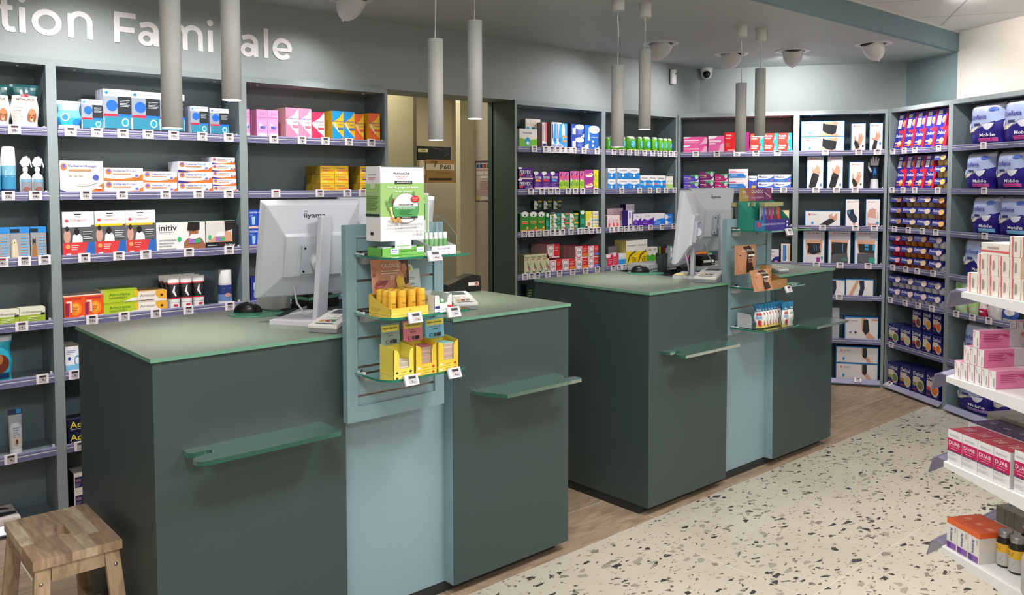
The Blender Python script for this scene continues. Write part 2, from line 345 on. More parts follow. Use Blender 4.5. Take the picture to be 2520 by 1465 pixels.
# ------------------------------------------------------------------ lamps of the place and added wall spots
# gimbal spots in the painted ceiling, aimed at the walls and shelves
GIMB = [((.35, 3.70), (.5, 4.40, 1.7), 30, 0), ((1.10, 3.70), (1.15, 4.40, 1.7), 42, 0), ((1.72, 3.70), (1.75, 4.40, 1.6), 28, 0), ((2.364, 3.966), (2.2, 4.40, 1.5), 17, 1), ((4.754, 3.795), (4.35, 4.40, 1.7), 34, 1),
        ((5.541, 3.744), (5.3, 4.4, 1.9), 32, 1), ((5.758, 3.354), (6.45, 3.80, 2.05), 66, 1), ((5.913, 2.816), (6.55, 2.6, 1.8), 46, 1)]
SPW = mat('#d5d5d6', .35)
where = ['near the lettering', 'right of the cylinder lamps', 'behind the farther cylinder pair', 'seen from behind, over the brace shelves', 'nearest the ceiling step']
k = 0
for (x, y), aim, e, vis in GIMB:
    d = Vector((aim[0]-x, aim[1]-y, 0)).normalized()
    spot('aimed_spot_light', (x+d.x*.10, y+d.y*.10, ZC-.065), aim, e*(.7 if vis else .95), 124 if vis else 108, 1, .03, (1, .965, .955))
    spot('aimed_spot_light', (x+d.x*.10, y+d.y*.10, ZC-.09), (aim[0]+(.15 if x == 2.364 else 0), aim[1], aim[2]-.65), e*(2.2 if x == 2.364 else .92), 76, 1, .03, (1, .965, .955))
    if not vis: continue
    root = empty('ceiling_spotlight', (x, y, ZC), math.atan2(d.y, d.x)); tag(root, 'white recessed gimbal spotlight in the grey ceiling, '+where[k], 'ceiling light', 'gimbal spotlights in the grey ceiling'); k += 1
    m = MB(); m.lathe([(.085, .0), (.085, -.004), (.125, -.006), (.127, 0)], SPW, n=36, cap=False); m.build('trim_ring', root)
    m = MB(); m.lathe([(.084, -.0005), (.03, -.001)], BLACK, n=24, cap=True); m.build('recess', root)
    m = MB(); R_ = Matrix.Rotation(math.radians(-32), 3, 'Y')
    m.lathe([(.07, .03), (.073, -.01), (.068, -.05), (.052, -.085), (.03, -.108), (.008, -.118), (.006, -.125)], SPW, n=26, M=R_, c=(-.012, 0, -.012)); m.build('lamp_head', root)
spot('aimed_spot_light', (5.3, 2.1, 2.70), (6.35, 2.0, 2.3), 42, 85, 1, .03)  # this spot and the next are added to brighten the white wall, no fixture
spot('aimed_spot_light', (4.9, 1.5, 2.70), (6.0, 1.5, 2.2), 45, 85, 1, .03)
# cylinder pendants in pairs
GLOW = mat('#fff1dc', .4, emit=9)
pend = [(1.036, 2.90, 1.797, 2.24, 'leftmost'), (1.245, 2.90, 1.905, 2.35, 'second'), (2.221, 3.015, 1.803, 2.243, 'third'), (2.44, 3.012, 1.907, 2.35, 'fourth'),
        (3.418, 3.012, 1.807, 2.239, 'fifth'), (3.659, 3.027, 1.911, 2.351, 'sixth'), (4.591, 3.025, 1.808, 2.239, 'seventh'), (4.814, 3.03, 1.915, 2.352, 'rightmost')]
for i, (x, y, z0, z1, nm) in enumerate(pend):
    root = empty('pendant_lamp', (x, y, z0)); tag(root, 'long light grey cylinder pendant lamp, %s of the eight, %s one of its pair' % (nm, 'higher' if i % 2 else 'lower'), 'pendant lamp', 'cylinder pendant lamps over the counters')
    m = MB(); m.lathe([(.0325, .0), (.0335, 0), (.0335, z1-z0), (.004, z1-z0+.001)], LAMPW, n=32); m.f.pop(); m.mi.pop(); m.sm.pop(); m.build('shade', root)
    m = MB(); m.lathe([(.0318, -.0012), (.0318, .006)], GLOW, n=28); m.build('diffuser', root)
    m = MB(); m.tube([(0, 0, z1-z0), (.002, 0, (z1+ZC)/2-z0), (-.002, .001, (z1*.3+ZC*.7)-z0), (0, 0, ZC-.06-z0)], .0035, mat('#dfe0e2', .5)); m.build('cord', root)
    m = MB(); m.lathe([(.031, ZC-.075-z0), (.034, ZC-.072-z0), (.034, ZC-z0)], LAMPW, n=28); m.build('canopy', root)
    spot('pendant_light', (x, y, z0-.01), (x, y, 0), 15, 64, .9, .03, (1, .94, .84))
# camera and motion sensor
root = empty('security_camera', (6.05, 4.33, ZC)); tag(root, 'white dome security camera with black lens in the ceiling corner', 'security camera')
m = MB(); m.lathe([(.052, 0), (.052, -.02), (.047, -.03), (.044, -.065), (.03, -.085), (.004, -.092)], WHITE, n=28); m.build('housing', root)
dl = (Vector((0, 0, 1.55))-Vector((6.05, 4.33, 2.5))).normalized(); Rm = dl.to_track_quat('Z', 'Y').to_matrix()
m = MB(); m.lathe([(.030, .0), (.031, .012), (.02, .022), (.002, .026)], BLACK, n=24, M=Rm, c=Vector((0, 0, -.052))+dl*.030); m.build('lens', root)
root = empty('motion_sensor', (5.65, WY-.001, 2.44)); tag(root, 'small white motion sensor on the wall left of the security camera', 'motion sensor')
m = MB(); m.box(-.026, -.004, .006, .026, 0, .12, mat('#3c4444', .6)); m.lathe([(.024, 0), (.028, .01), (.028, .03), (.028, .112), (.025, .117)], WHITE, n=20, sy=.9, c=(0, -.026, 0)); m.build('housing', root)
m = MB(); m.box(-.005, -.054, .075, .005, -.05, .085, BLACK); m.build('lens', root)

# ------------------------------------------------------------------ counters
CT = 1.092
def ledge(root, x0, x1, notch):
    pts = [(x0, .003)]; y = -.15
    if notch == 'L': pts += [(x0-.004, -.04), (x0+.012, -.052)]+[(x0+.052+.017*math.cos(a), -.066+.020*math.sin(a)) for a in [math.radians(t) for t in (120, 90, 60, 30, 0, -30, -60, -90, -120)]]+[(x0+.004, -.092), (x0-.012, -.105), (x0-.012, -.135), (x0+.002, y), (x0+.06, y-.002)]
    else: pts += [(x0+.0, -.03), (x0+.06, y)]
    if notch == 'R': pts += [(x1-.05, y), (x1+.012, y+.002), (x1+.022, y+.02), (x1+.02, y+.045), (x1+.002, y+.052), (x1-.03, y+.055), (x1-.035, y+.075), (x1-.02, y+.09), (x1+.002, y+.10), (x1+.004, .003)]
    else: pts += [(x1-.012, y), (x1+.002, y+.02), (x1, .003)]
    m = MB(); m.prism(pts[::-1], .786, .800, FROST, FROST); return m.build('handbag_ledge', root)
def counter(x0, a, b, x1, label, lright):
    root = empty('sales_counter', (x0, 2.554, 0)); tag(root, label, 'counter', 'dark green sales counters'); y1 = .79
    A, Bm, W_ = a-x0, b-x0, x1-x0
    m = MB(); m.box(0, 0, .045, A, y1, 1.079, COUNTER); m.build('cabinet_body', root, .0008)
    m = MB(); m.box(Bm, 0, .045, W_, y1, 1.079, COUNTER); m.build('cabinet_body', root, .0008)
    m = MB(); m.box(A, .057, .045, Bm, y1-.05, 1.05, BLUE); m.build('recess_panel', root)
    m = MB(); m.box(Bm-.0015, .003, .045, Bm+.0, .1, 1.078, BLUE); m.build('side_lining', root)
    m = MB(); m.box(.006, .06, 0, W_-.02, y1-.06, .045, PLINTH); m.build('plinth', root)
    for p, q in ((-.008, A+.0), (Bm-.005, W_+.008)):
        m = MB(); m.box(p, -.010, 1.080, q, y1+.005, 1.092, GLASS_EDGE, top=GLASS_TOP); m.build('glass_top', root, .0012)
    ledge(root, .924-.838, 1.388-.838, 'L')
    ledge(root, lright[0]-x0, lright[1]-x0, lright[2])
    return root
counter(.838, 1.484, 1.954, 2.583, 'dark green sales counter nearest the camera, pale blue centre panel, glass ledges', (2.043, 2.50, 'R'))
counter(3.129, 3.776, 4.232, 4.888, 'farther dark green sales counter with warmer display and purple tray', (4.37, 4.80, 'N'))

GROOVE = mat('#a39c98', .3, metal=.6)
SLAT = mat('#84a0aa', .42, noise=.02); SLAT2 = SLAT
def slatpanel(x0, x1, yf, z0, z1, gz, gl, label, thick=.028):
    root = empty('slatwall_display', (x0, yf, z0)); tag(root, label, 'display panel', 'slatwall display panels'); W_ = x1-x0; H = z1-z0; fr = .042
    m = MB(); y = thick
    m.box(0, 0, 0, fr, y, H, SLAT); m.box(W_-fr, 0, 0, W_, y, H, SLAT); m.box(fr, 0, 0, W_-fr, y, fr*1.25, SLAT); m.box(fr, 0, H-fr, W_-fr, y, H, SLAT); m.build('frame', root, .001)
    m = MB(); zs = sorted(g-z0 for g in gz); prev = fr*1.25
    for g in zs+[H-fr]:
        t = min(g-.004, H-fr)
        if t > prev: m.box(fr, .008, prev, W_-fr, y, t, SLAT)
        prev = g+.004
    m.build('slat_board', root)
    for g in zs:
        m = MB(); m.box(fr, .016, g-.004, W_-fr, .02, g+.004, GROOVE); m.box(fr, .0075, g-.0045, W_-fr, .016, g-.0035, GROOVE); m.build('groove_strip', root)
    for z, dep, xl, xr in gl:
        m = MB(); c = .05; Z = z-z0
        pts = [(xl, .0), (xl, -dep+c*1.3)]+[(xl+c-c*math.cos(t*PI/12), -dep+c*1.3-c*1.3*math.sin(t*PI/12)) for t in range(1, 7)]+[(xr-c*.5, -dep), (xr-c*.1, -dep+.012), (xr, -dep+.04)]+([(xr, -.026), (W_-.002, -.026), (W_-.002, 0)] if xr > W_ else [(xr, 0)])
        m.prism(pts[::-1], Z-.008, Z, GLASS, GLASS_RIM); g = m.build('glass_shelf', root)
        for q in (.03+.05, W_-.11):
            m = MB(); m.box(q-.025, -.022, Z-.035, q+.02, .006, Z-.010, mat('#cfd3d6', .15, trans=.5))
            if q < .1: m.box(xl+.008, -.044, Z+.0005, xl+.016, -.001, Z+.004, WHITE); m.prism([(xl+.006, Z+.004), (xl+.018, Z+.004), (xl+.012, Z+.012)], -.03, -.024, BLACK, axis='y')
            m.build('shelf_bracket', g)
    return root
slatpanel(1.462, 1.873, 2.502, .788, 1.468, (1.375, 1.275, 1.175, 1.075, .975, .875), ((1.369, .225, .03, .372), (1.169, .20, .03, .392), (.963, .195, .03, .372)), 'blue-grey slatwall display panel with three glass shelves on nearer counter')
slatpanel(3.790, 4.224, 2.575, .80, 1.42, (1.37, 1.27, 1.157, 1.057, .94, .845), ((1.366, .22, .04, .50), (1.062, .20, .04, .47), (.846, .20, .04, .42)), 'blue-grey slatwall display panel with three glass shelves on farther counter')

# ------------------------------------------------------------------ step stool
WOODS = [mat(c, .5, noise=.12) for c in ('#9a7a58', '#b8946a', '#856548', '#c4a67c', '#907256', '#a5835e')]
def grain(col1, col2, sc=9):
    m, nt, b = node_mat('acacia_wood'); N = nt.nodes.new; L = nt.links.new
    tc = N('ShaderNodeTexCoord'); mp = N('ShaderNodeMapping'); mp.inputs['Scale'].default_value = (7, 1.2, 1.2) if sc < 10 else (6, 6, .9); L(tc.outputs['Object'], mp.inputs[0])
    n = N('ShaderNodeTexNoise'); n.inputs['Scale'].default_value = 6; n.inputs['Detail'].default_value = 8; n.inputs['Distortion'].default_value = 1.2; L(mp.outputs[0], n.inputs['Vector'])
    cr = N('ShaderNodeValToRGB'); cr.color_ramp.elements[0].color = srgb(col1); cr.color_ramp.elements[1].color = srgb(col2); cr.color_ramp.elements[0].position = .38; cr.color_ramp.elements[1].position = .62
    L(n.outputs['Fac'], cr.inputs[0]); L(cr.outputs[0], b.inputs['Base Color']); b.inputs['Roughness'].default_value = .45; return m
GR = [grain('#947a60', '#b4977a'), grain('#a88e74', '#c6ac8c'), grain('#957c66', '#b99d80'), grain('#b8a286', '#d8c8aa'), grain('#846c58', '#a28870')]
LEGW = grain('#9a8266', '#bba284', 20)
st = empty('step_stool', (.672, 2.94, 0)); tag(st, 'acacia wood step stool with handle slot, left of the nearer counter', 'stool')
hx, hy, T0, T1 = .124, .200, .472, .5
for i in range(7):       # glued staves of the seat, with the hand slot left open between them
    pass
m = MB(); n = 7; bw = 2*hx/n; rnd = random.Random(4)
for i in range(n):
    xa = -hx+i*bw; xb = xa+bw; cuts = [-hy, -hy+rnd.uniform(.1, .3), hy] if i != 3 else [-hy, -.04, .045, hy]
    for j in range(len(cuts)-1):
        if i == 3 and j == 1: continue
        m.box(xa, cuts[j], T0, xb, cuts[j+1], T1, GR[(i*2+j*3) % 5])
m.build('seat', st)
for sx in (-1, 1):
    for sy in (-1, 1):
        m = MB(); tx, ty = sx*(hx-.028), sy*(hy-.02); bx, by = sx*(hx+.008), sy*(hy+.035); q = .03 if sx else 0
        top = [(tx-.022, ty-.011, T0), (tx+.022, ty-.011, T0), (tx+.022, ty+.011, T0), (tx-.022, ty+.011, T0)]; bot = [(bx-.022, by-.011, 0), (bx+.022, by-.011, 0), (bx+.022, by+.011, 0), (bx-.022, by+.011, 0)]
        m.add(bot+top, [(3, 2, 1, 0), (4, 5, 6, 7), (0, 1, 5, 4), (1, 2, 6, 5), (2, 3, 7, 6), (3, 0, 4, 7)], LEGW); lg = m.build('leg', st, .002)
        m = MB(); m.lathe([(.0055, 0), (.0055, .003), (.001, .0045)], CHROME, n=12, M=Matrix.Rotation(PI/2, 3, 'X') if sy < 0 else Matrix.Rotation(-PI/2, 3, 'X'), c=(tx+sx*.008, ty+sy*.0155, T0-.045)); m.build('bolt', lg)
for sy in (-1, 1):
    m = MB(); m.box(-hx+.05, sy*(hy-.016)-.009, T0-.045, hx-.05, sy*(hy-.016)+.009, T0-.001, LEGW); m.build('apron', st)
for sx in (-1, 1):
    m = MB(); m.box(sx*(hx-.02)-.009, -hy+.035, T0-.045, sx*(hx-.02)+.009, hy-.035, T0-.001, LEGW); m.build('apron', st)
    m = MB(); m.box(sx*(hx-.012)-.009, -hy+.0, .17, sx*(hx-.012)+.009, hy-.0, .205, LEGW); m.build('stretcher', st)
m = MB(); m.box(-hx, -.06, .212, hx, .06, .23, GR[1]); m.build('step', st)

# ------------------------------------------------------------------ products: one design per kind, built once per size and copied
K = {}
def kind(key, name, desc, front, side=None, top=None, d=.05, a=(), shape='box', cat=None, **kw):
    K[key] = dict(name=name, desc=desc, front=front, side=side or front, top=top or side or front, d=d, a=list(a), shape=shape, cat=cat or name.split('_')[-1], **kw)
W_, NV = '#efeaea', '#26307f'
def bx(key, desc, front, side=None, top=None, d=.05, a=(), name='medicine_box', **kw): kind(key, name, desc, front, side, top, d, a, **kw)
# second bay
def pearl(v): return [('r', 0, .84, 1, 1, '#f2f2f5'), ('e', .12, .915, .06, .035, '#1d7fe0'), ('t', 'THERAPEARL', .22, .885, .62, .05, '#9aa4c0'), ('r', 0, .42, 1, .84, '#20242a'), ('r', 0, .42, .5, .84, '#8d97a3'),
    ('e', .3, .62 if v else .66, .2, .13, '#1560e0'), ('l', .58, .76, .36, 5, .035, '#aab2ba'), ('r', .0, .37, .5, .43, '#d8243a'), ('r', .5, .37, 1, .43, '#1470e6'), ('r', .03, .1, .97, .37, '#2a7f98'), ('e', .76, .24, .13, .1, '#c9e6ef'), ('e', .76, .24, .09, .07, '#2490ae'), ('r', 0, 0, 1, .09, '#23272d'), ('l', .08, .06, .5, 1, .02, '#8f97a0')]
bx('pearlS', 'small blue black cold-pack box', '#cfd6e4', '#c2cbdc', '#e9ecf2', .035, pearl(0), name='cold_pack_box')
bx('pearlL', 'tall blue black cold-pack box', '#cfd6e4', '#c2cbdc', '#e9ecf2', .04, pearl(1), name='cold_pack_box')
kind('gelpouch', 'gel_pouch', 'clear blue gel pouch', '#7fc4e6', d=.03, shape='pouch', cat='pouch', bands=[(0, '#eceef2'), (.2, '#2f9fd8'), (.42, '#6cc0e6'), (.7, '#9fd4ea'), (.88, '#c9d6de')], a=[('e', .3, .45, .18, .14, '#bfe4f2'), ('e', .3, .45, .13, .1, '#3b86b8'), ('e', .8, .3, .17, .1, '#1e78d8')])
def volt(t2='Actigo', c2='#7a6fa8'): return [('p', [(0, 0), (1, 0), (1, .52), (.8, .28), (.45, .13), (.2, .16), (0, .22)], '#f2702c'), ('e', .12, .7, .08, .24, '#f07a42'), ('e', .12, .74, .045, .12, '#5a63c0'), ('t', 'Voltaren', .22, .66, .33, .2, '#3b3f8f'), ('t', t2, .56, .66, .26, .2, c2), ('r', .22, .5, .68, .57, '#f2824a'), ('e', .83, .38, .07, .16, '#f4efee'), ('e', .83, .38, .05, .11, '#6a70b8')]
bx('volt', 'white orange gel carton', '#f1ece8', '#e9dcd2', '#f3efec', .14, volt())
bx('voltS', 'white orange blue gel carton', '#f1ece8', '#d8dce8', '#f3efec', .14, volt('Spé', '#38a0e0')+[('p', [(0, 0), (.4, 0), (.15, .14), (0, .22)], '#28308f')])
bx('voltBig', 'large white patch carton with orange corner', '#f3ece2', '#e9dfd2', '#f3efe6', .07, [('p', [(0, 0), (1, 0), (1, .34), (.75, .12), (.4, .04)], '#f2702c'), ('p', [(0, 0), (.4, .0), (.15, .07), (0, .14)], '#232a8c'), ('e', .09, .82, .07, .11, '#f07a42'), ('e', .09, .84, .035, .06, '#5a63c0'), ('t', 'VoltarenActigo', .18, .79, .66, .1, '#4a4a96'),
    ('r', .2, .7, .72, .745, '#f08a5a'), ('p', [(.35, .3), (.55, .42), (.8, .45), (.9, .36), (.6, .24), (.4, .24)], '#e3dccf'), ('e', .82, .5, .075, .09, '#4a55a8')]+[('e', .24+.12*i, .6, .045, .06, '#e8c8b8') for i in range(3)]+[('r', .82, .16, .95, .22, '#f4efee')])
def therm(y): return [('r', 0, .70, 1, 1, '#efeeee'), ('e', .14, .8, .06, .035, '#e04848'), ('t', 'THERM', .24, .785, .3, .045, '#b9a6a8'), ('t', 'HOT', .55, .785, .2, .045, '#e08f96'), ('r', 0, .32, 1, .70, '#5b5c60'), ('r', 0, .66, .9, .71, y),
    ('e', .14, .46, .11, .16, '#c99a88'), ('e', .14, .62, .06, .06, '#2b2422'), ('p', [(.3, .32), (.32, .47), (.4, .52), (.55, .5), (.62, .42), (.62, .32)], '#e9e6e4'), ('e', .44, .56, .085, .08, '#241f20'), ('l', .64, .56, .3, 4, .05, '#c8c8cc'),
    ('r', 0, 0, 1, .32, '#d23c3e'), ('p', [(.66, 0), (1, 0), (1, .32), (.8, .32)], '#2f66b0'), ('e', .15, .23, .07, .05, '#f0a060'), ('l', .26, .26, .24, 3, .045, '#f0b8b0'), ('r', .1, .03, .24, .08, '#f3dcd8'), ('r', .36, .93, .58, .955, '#26282c')]
bx('therm1', 'white red heat-patch box', '#efeeee', '#dcd9da', '#e6e3e4', .05, therm('#efeeee'), name='heat_patch_box')
bx('therm2', 'white red heat-patch box with yellow stripe', '#efeeee', '#dcd9da', '#e6e3e4', .05, therm('#f3c21a'), name='heat_patch_box')
bx('initW', 'wide white patch box with bare back', '#e9e6e4', '#8fd0a0', '#a6cfb0', .06, [('t', 'initiv', .05, .72, .36, .2, '#2b2b2d'), ('l', .05, .68, .3, 1, .04, '#9a9a9a'), ('l', .05, .42, .34, 4, .1, '#a9a8a8'), ('e', .46, .42, .045, .08, '#38b86c'),
    ('p', [(.54, 0), (.55, .3), (.62, .42), (.7, .5), (.82, .5), (.93, .4), (1, .2), (1, 0)], '#9b6446'), ('p', [(.66, .5), (.66, .8), (.86, .8), (.84, .5)], '#a06a4c'), ('p', [(.62, .72), (.64, 1), (.88, 1), (.88, .75), (.76, .68)], '#241a18'), ('p', [(.64, .44), (.7, .58), (.86, .58), (.9, .46), (.78, .4)], '#e8e6ea'), ('p', [(.65, .26), (.65, .42), (.77, .38), (.77, .26)], '#a06cc0'), ('p', [(.77, .26), (.77, .38), (.9, .42), (.9, .28)], '#3fae74')], name='heat_patch_box')
bx('initB', 'black and white patch box', '#1d1c1e', '#1d1c1e', '#8fbf98', .06, [('r', 0, .26, .86, 1, '#dcd6d0'), ('p', [(.05, .26), (.25, .42), (.45, .6), (.8, .62), (.86, .4), (.86, .26)], '#d8a184'), ('p', [(.62, .62), (.6, 1), (.86, 1), (.86, .7)], '#231c1c'), ('p', [(.3, .45), (.36, .6), (.6, .62), (.6, .45)], '#ece8ea'), ('p', [(.3, .3), (.32, .44), (.46, .42), (.46, .3)], '#a06cc0'), ('p', [(.46, .3), (.46, .42), (.6, .42), (.62, .3)], '#4fb880'), ('e', .12, .44, .05, .08, '#38b86c'), ('t', 'initiv', .6, .06, .34, .14, '#ecebea'), ('l', .05, .16, .3, 1, .05, '#ddd')], name='heat_patch_box')
bx('sport', 'orange and purple gel box', '#f4551e', '#f0b7a0', '#f2cfc0', .07, [('e', .6, .45, .3, .3, '#fb8a28'), ('e', .6, .48, .18, .2, '#fdb540'), ('r', .06, .16, .22, .7, '#8f2a58'), ('t', 'SPORTENINE', .06, .86, .84, .09, '#a02a50'), ('r', .12, .72, .4, .8, '#f6dcd4'), ('r', .3, .3, .4, .72, '#f6dcd4'), ('p', [(0, 0), (1, 0), (1, .14), (.8, .12), (.5, .02)], '#f1e4de'), ('l', .42, .55, .3, 3, .07, '#d04030')])
bx('arni', 'lime green cream carton', '#b9cf2c', '#dfe3c4', '#7f9a3c', .15, [('r', 0, .9, 1, 1, '#a9bf30'), ('t', 'Arnicrème', .16, .5, .62, .24, '#5c8f28'), ('l', .16, .42, .55, 2, .09, '#7a9a30'), ('p', [(.55, 0), (1, 0), (1, .3), (.85, .28), (.68, .1)], '#eceadc'), ('e', .97, .6, .06, .3, '#f0c030')])
bx('arnican', 'white yellow-corner cream carton', '#f1e9dc', '#d8d2c8', '#c9a05a', .15, [('t', 'Arnican', .08, .5, .5, .26, '#8a8a86'), ('p', [(.62, 1), (.6, .7), (.68, .4), (.8, .25), (1, .2), (1, 1)], '#f2ae38'), ('e', .82, .55, .05, .12, '#5a3a14'), ('r', 0, .14, .55, .2, '#4a4a48')])
bx('omron', 'white blue healthcare box', '#eef0f4', '#d9d6d4', '#c9c0b4', .08, [('l', .08, .86, .6, 3, .06, '#7f95c8'), ('e', .25, .55, .1, .07, '#3a48a8'), ('e', .75, .45, .2, .2, '#5f9fd0'), ('e', .75, .45, .14, .14, '#eef0f4'), ('r', 0, .08, 1, .3, '#7fc0e4')])
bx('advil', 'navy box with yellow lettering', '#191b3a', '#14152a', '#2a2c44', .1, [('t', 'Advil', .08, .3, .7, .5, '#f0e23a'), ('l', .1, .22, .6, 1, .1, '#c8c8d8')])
bx('darkwht', 'white and navy small box', '#ece4e0', '#2a2638', '#d9d2cc', .1, [('r', .12, .2, 1, .78, '#2a2650'), ('t', 'VERI', .2, .5, .6, .16, '#d8a8c0'), ('l', .2, .42, .6, 3, .07, '#a890c0')])
# first bay
kind('arthro', 'pet_food_pouch', 'white dog pouch with teal top', '#efe6e0', d=.06, shape='pouch', cat='pouch', bands=[(0, '#d6452f'), (.09, '#efe6e0'), (.78, '#1c4c50')], a=[('r', .3, .72, .62, .78, '#9c2430'), ('t', 'ARTHROPLUS', .12, .63, .72, .06, '#4c4444'), ('l', .08, .5, .3, 5, .07, '#c9b8b0'), ('e', .7, .3, .17, .13, '#b0704a'), ('e', .58, .26, .05, .09, '#8f5636'), ('e', .83, .26, .05, .09, '#8f5636'), ('e', .7, .38, .12, .08, '#c08058'), ('e', .7, .22, .06, .05, '#e0b090'), ('e', .7, .25, .025, .02, '#2b1c18'), ('e', .65, .32, .015, .012, '#1b1210'), ('e', .75, .32, .015, .012, '#1b1210')])
kind('spraycan', 'spray_can', 'white and blue spray can', '#7fb4cc', d=.06, shape='can', cat='spray can', prof=[(.9, 0), (1, .02), (1, .60)], bands=[(0, '#2a4a78'), (.12, '#3f8cb4'), (.4, '#7fb4cc')], cap=[(1, .60), (.98, .78), (.9, .97), (.8, 1)], capc='#e2e2e0', a=[('l', .2, .5, .5, 4, .04, '#dff0f6'), ('r', .1, .04, .8, .1, '#173060')])
kind('trigger', 'spray_bottle', 'white trigger spray bottle', '#d8d6da', d=.06, shape='trigger', cat='spray bottle')
bx('dogbox', 'grey boxed dog treatment with blue top', '#9a9b9e', '#8a8b8e', '#4a90c8', .06, [('r', 0, .82, 1, 1, '#2a8ad8'), ('r', 0, .84, .48, .95, '#22262c'), ('l', .55, .7, .38, 7, .09, '#6fb0dc'), ('p', [(.06, .05), (.08, .45), (.2, .62), (.34, .5), (.4, .2), (.38, .05)], '#d8c8a4'), ('e', .2, .55, .11, .09, '#e0d2b0'), ('e', .2, .53, .03, .02, '#33261c'), ('r', .84, .06, .95, .12, '#eee')], name='pet_treatment_box')
bx('shepbox', 'grey boxed shepherd dog treatment with blue top', '#9a9b9e', '#8a8b8e', '#4a90c8', .06, [('r', 0, .82, 1, 1, '#2a8ad8'), ('r', 0, .84, .48, .95, '#22262c'), ('l', .55, .7, .38, 7, .09, '#6fb0dc'), ('p', [(.1, .05), (.1, .35), (.2, .5), (.36, .45), (.42, .05)], '#a0703c'), ('e', .22, .52, .1, .09, '#3a2c22'), ('p', [(.12, .56), (.14, .68), (.2, .6)], '#3a2c22'), ('p', [(.25, .6), (.31, .68), (.32, .56)], '#3a2c22'), ('e', .22, .47, .04, .03, '#c8945c'), ('r', .84, .06, .95, .12, '#eee')], name='pet_treatment_box')
bx('biocan', 'white and lime green pet box', '#e6e2d0', '#c9c8a8', '#cfcfb8', .09, [('r', 0, 0, 1, .56, '#9db436'), ('t', 'milbemax', .08, .68, .82, .14, '#8a8f78'), ('r', .82, .52, .98, .66, '#2b2d26'), ('l', .3, .44, .5, 4, .1, '#dfe8a8')], name='pet_treatment_box')
kind('tealbag', 'treat_pouch', 'teal treat pouch', '#2ea8c4', d=.05, shape='pouch', cat='pouch', bands=[(0, '#2ea8c4'), (.85, '#b9c4cc')], a=[('e', .55, .4, .3, .2, '#6a2f1e'), ('e', .5, .5, .14, .12, '#a86a3c'), ('r', .4, .08, .9, .2, '#123a5a')])
kind('tube', 'ointment_tube', 'grey tube standing on white cap', '#b9bcc2', d=.04, shape='tube', cat='tube', bands=[(0, '#e9e7e4'), (.14, '#c9c2bc'), (.35, '#b4b8c0'), (.88, '#2a3a58')], a=[('r', .55, .9, 1, 1, '#3a9ad8'), ('e', .5, .3, .2, .1, '#caa890'), ('e', .5, .28, .1, .06, '#5a4438'), ('l', .25, .6, .5, 5, .05, '#7f8894')])
kind('btube', 'gel_tube', 'white tube with black joint print', '#e6e2e0', d=.042, shape='tube', cat='tube', bands=[(0, '#ece8e6'), (.22, '#e0dcda'), (.32, '#c83040'), (.36, '#1c1b1e'), (.78, '#d8404c'), (.82, '#e6e2e0')], a=[('p', [(.25, .55), (.45, .72), (.55, .74), (.4, .55), (.6, .42), (.5, .4)], '#d8d4d2'), ('r', .3, .1, .7, .16, '#c83040')])
bx('pads', 'flat white pack with dog picture', '#e6dcd8', '#dcd4d0', '#e2d8d2', .2, [], name='pet_pad_pack', topart=[('p', [(0, .15), (.95, .3), (1, .45), (0, .6)], '#262b3c'), ('e', .62, .68, .26, .18, '#5a3a2c'), ('e', .6, .6, .3, .1, '#e8d8d8'), ('r', .05, .02, .5, .12, '#d88aa0')])
kind('creamcan', 'cream_bottle', 'white-capped navy cream bottle', '#33447f', d=.055, shape='can', cat='bottle', prof=[(.95, 0), (1, .02), (1, .5), (.98, .56)], bands=[(0, '#d6d4da'), (.1, '#6a86c0'), (.3, '#30407c')], cap=[(.9, .57), (.92, .62), (.92, .97), (.86, 1)], capc='#ecebea', a=[('e', .5, .28, .2, .06, '#d0a080'), ('l', .2, .48, .5, 1, .03, '#dfe4f0')])
# third bay
def doli(c, lg='#8f6a98'): return [('t', 'Doliprane', .05, .68, .88, .07, lg), ('l', .3, .88, .6, 2, .04, '#d88ab8'), ('e', .35, .42, .12, .1, '#f4eef8'), ('r', .3, .34, .62, .42, c), ('e', .72, .38, .12, .05, '#6a7ad0'), ('r', .1, .02, .95, .16, '#f6ecf2'), ('l', .2, .28, .6, 1, .03, '#d860a0')]
bx('dolP', 'pink children syrup carton', '#ef9fd0', '#c9779f', '#e08fbe', .06, doli('#5a50b0'))
def dliq(c1, c2): return [('p', [(0, 1), (1, 1), (.62, .78), (0, .62)], c1), ('p', [(0, 0), (1, .12), (.1, .5), (0, .6)], c1), ('t', 'Doliprane', .04, .62, .9, .075, '#5a5a98'), ('t', 'Liquiz', .5, .52, .44, .07, '#6a6aa0'), ('p', [(.1, .6), (.2, .6), (.62, .28), (.5, .3)], '#f6eef4'), ('r', .48, .38, .96, .45, c2), ('r', 0, 0, 1, .06, '#f0eaee')]
bx('dolR', 'white and rose sachet carton', '#f7e6ea', '#e3b6b8', '#f0a0b4', .06, dliq('#ee86a6', '#e07a94'))
bx('dolRed', 'white and crimson sachet carton', '#f7e6e6', '#e8c4c4', '#e86a7c', .06, dliq('#e0305c', '#e04a5a'))
bx('dolB', 'yellow and blue sachet carton', '#f2c62a', '#dba61a', '#e8bd2c', .06, dliq('#1a9ae6', '#3a70c0'))
bx('dolO', 'yellow and orange sachet carton', '#f2bf2a', '#e0a818', '#ecb024', .06, dliq('#f0662c', '#e0543a'))
bx('doly', 'small yellow tablet carton', '#f6c832', '#a98a24', '#e0b432', .1, [('t', 'Doliprane', .12, .6, .6, .22, '#6a4a80'), ('r', .2, .4, .95, .52, '#f2793a'), ('r', .12, .1, .5, .3, '#f8dc80')])
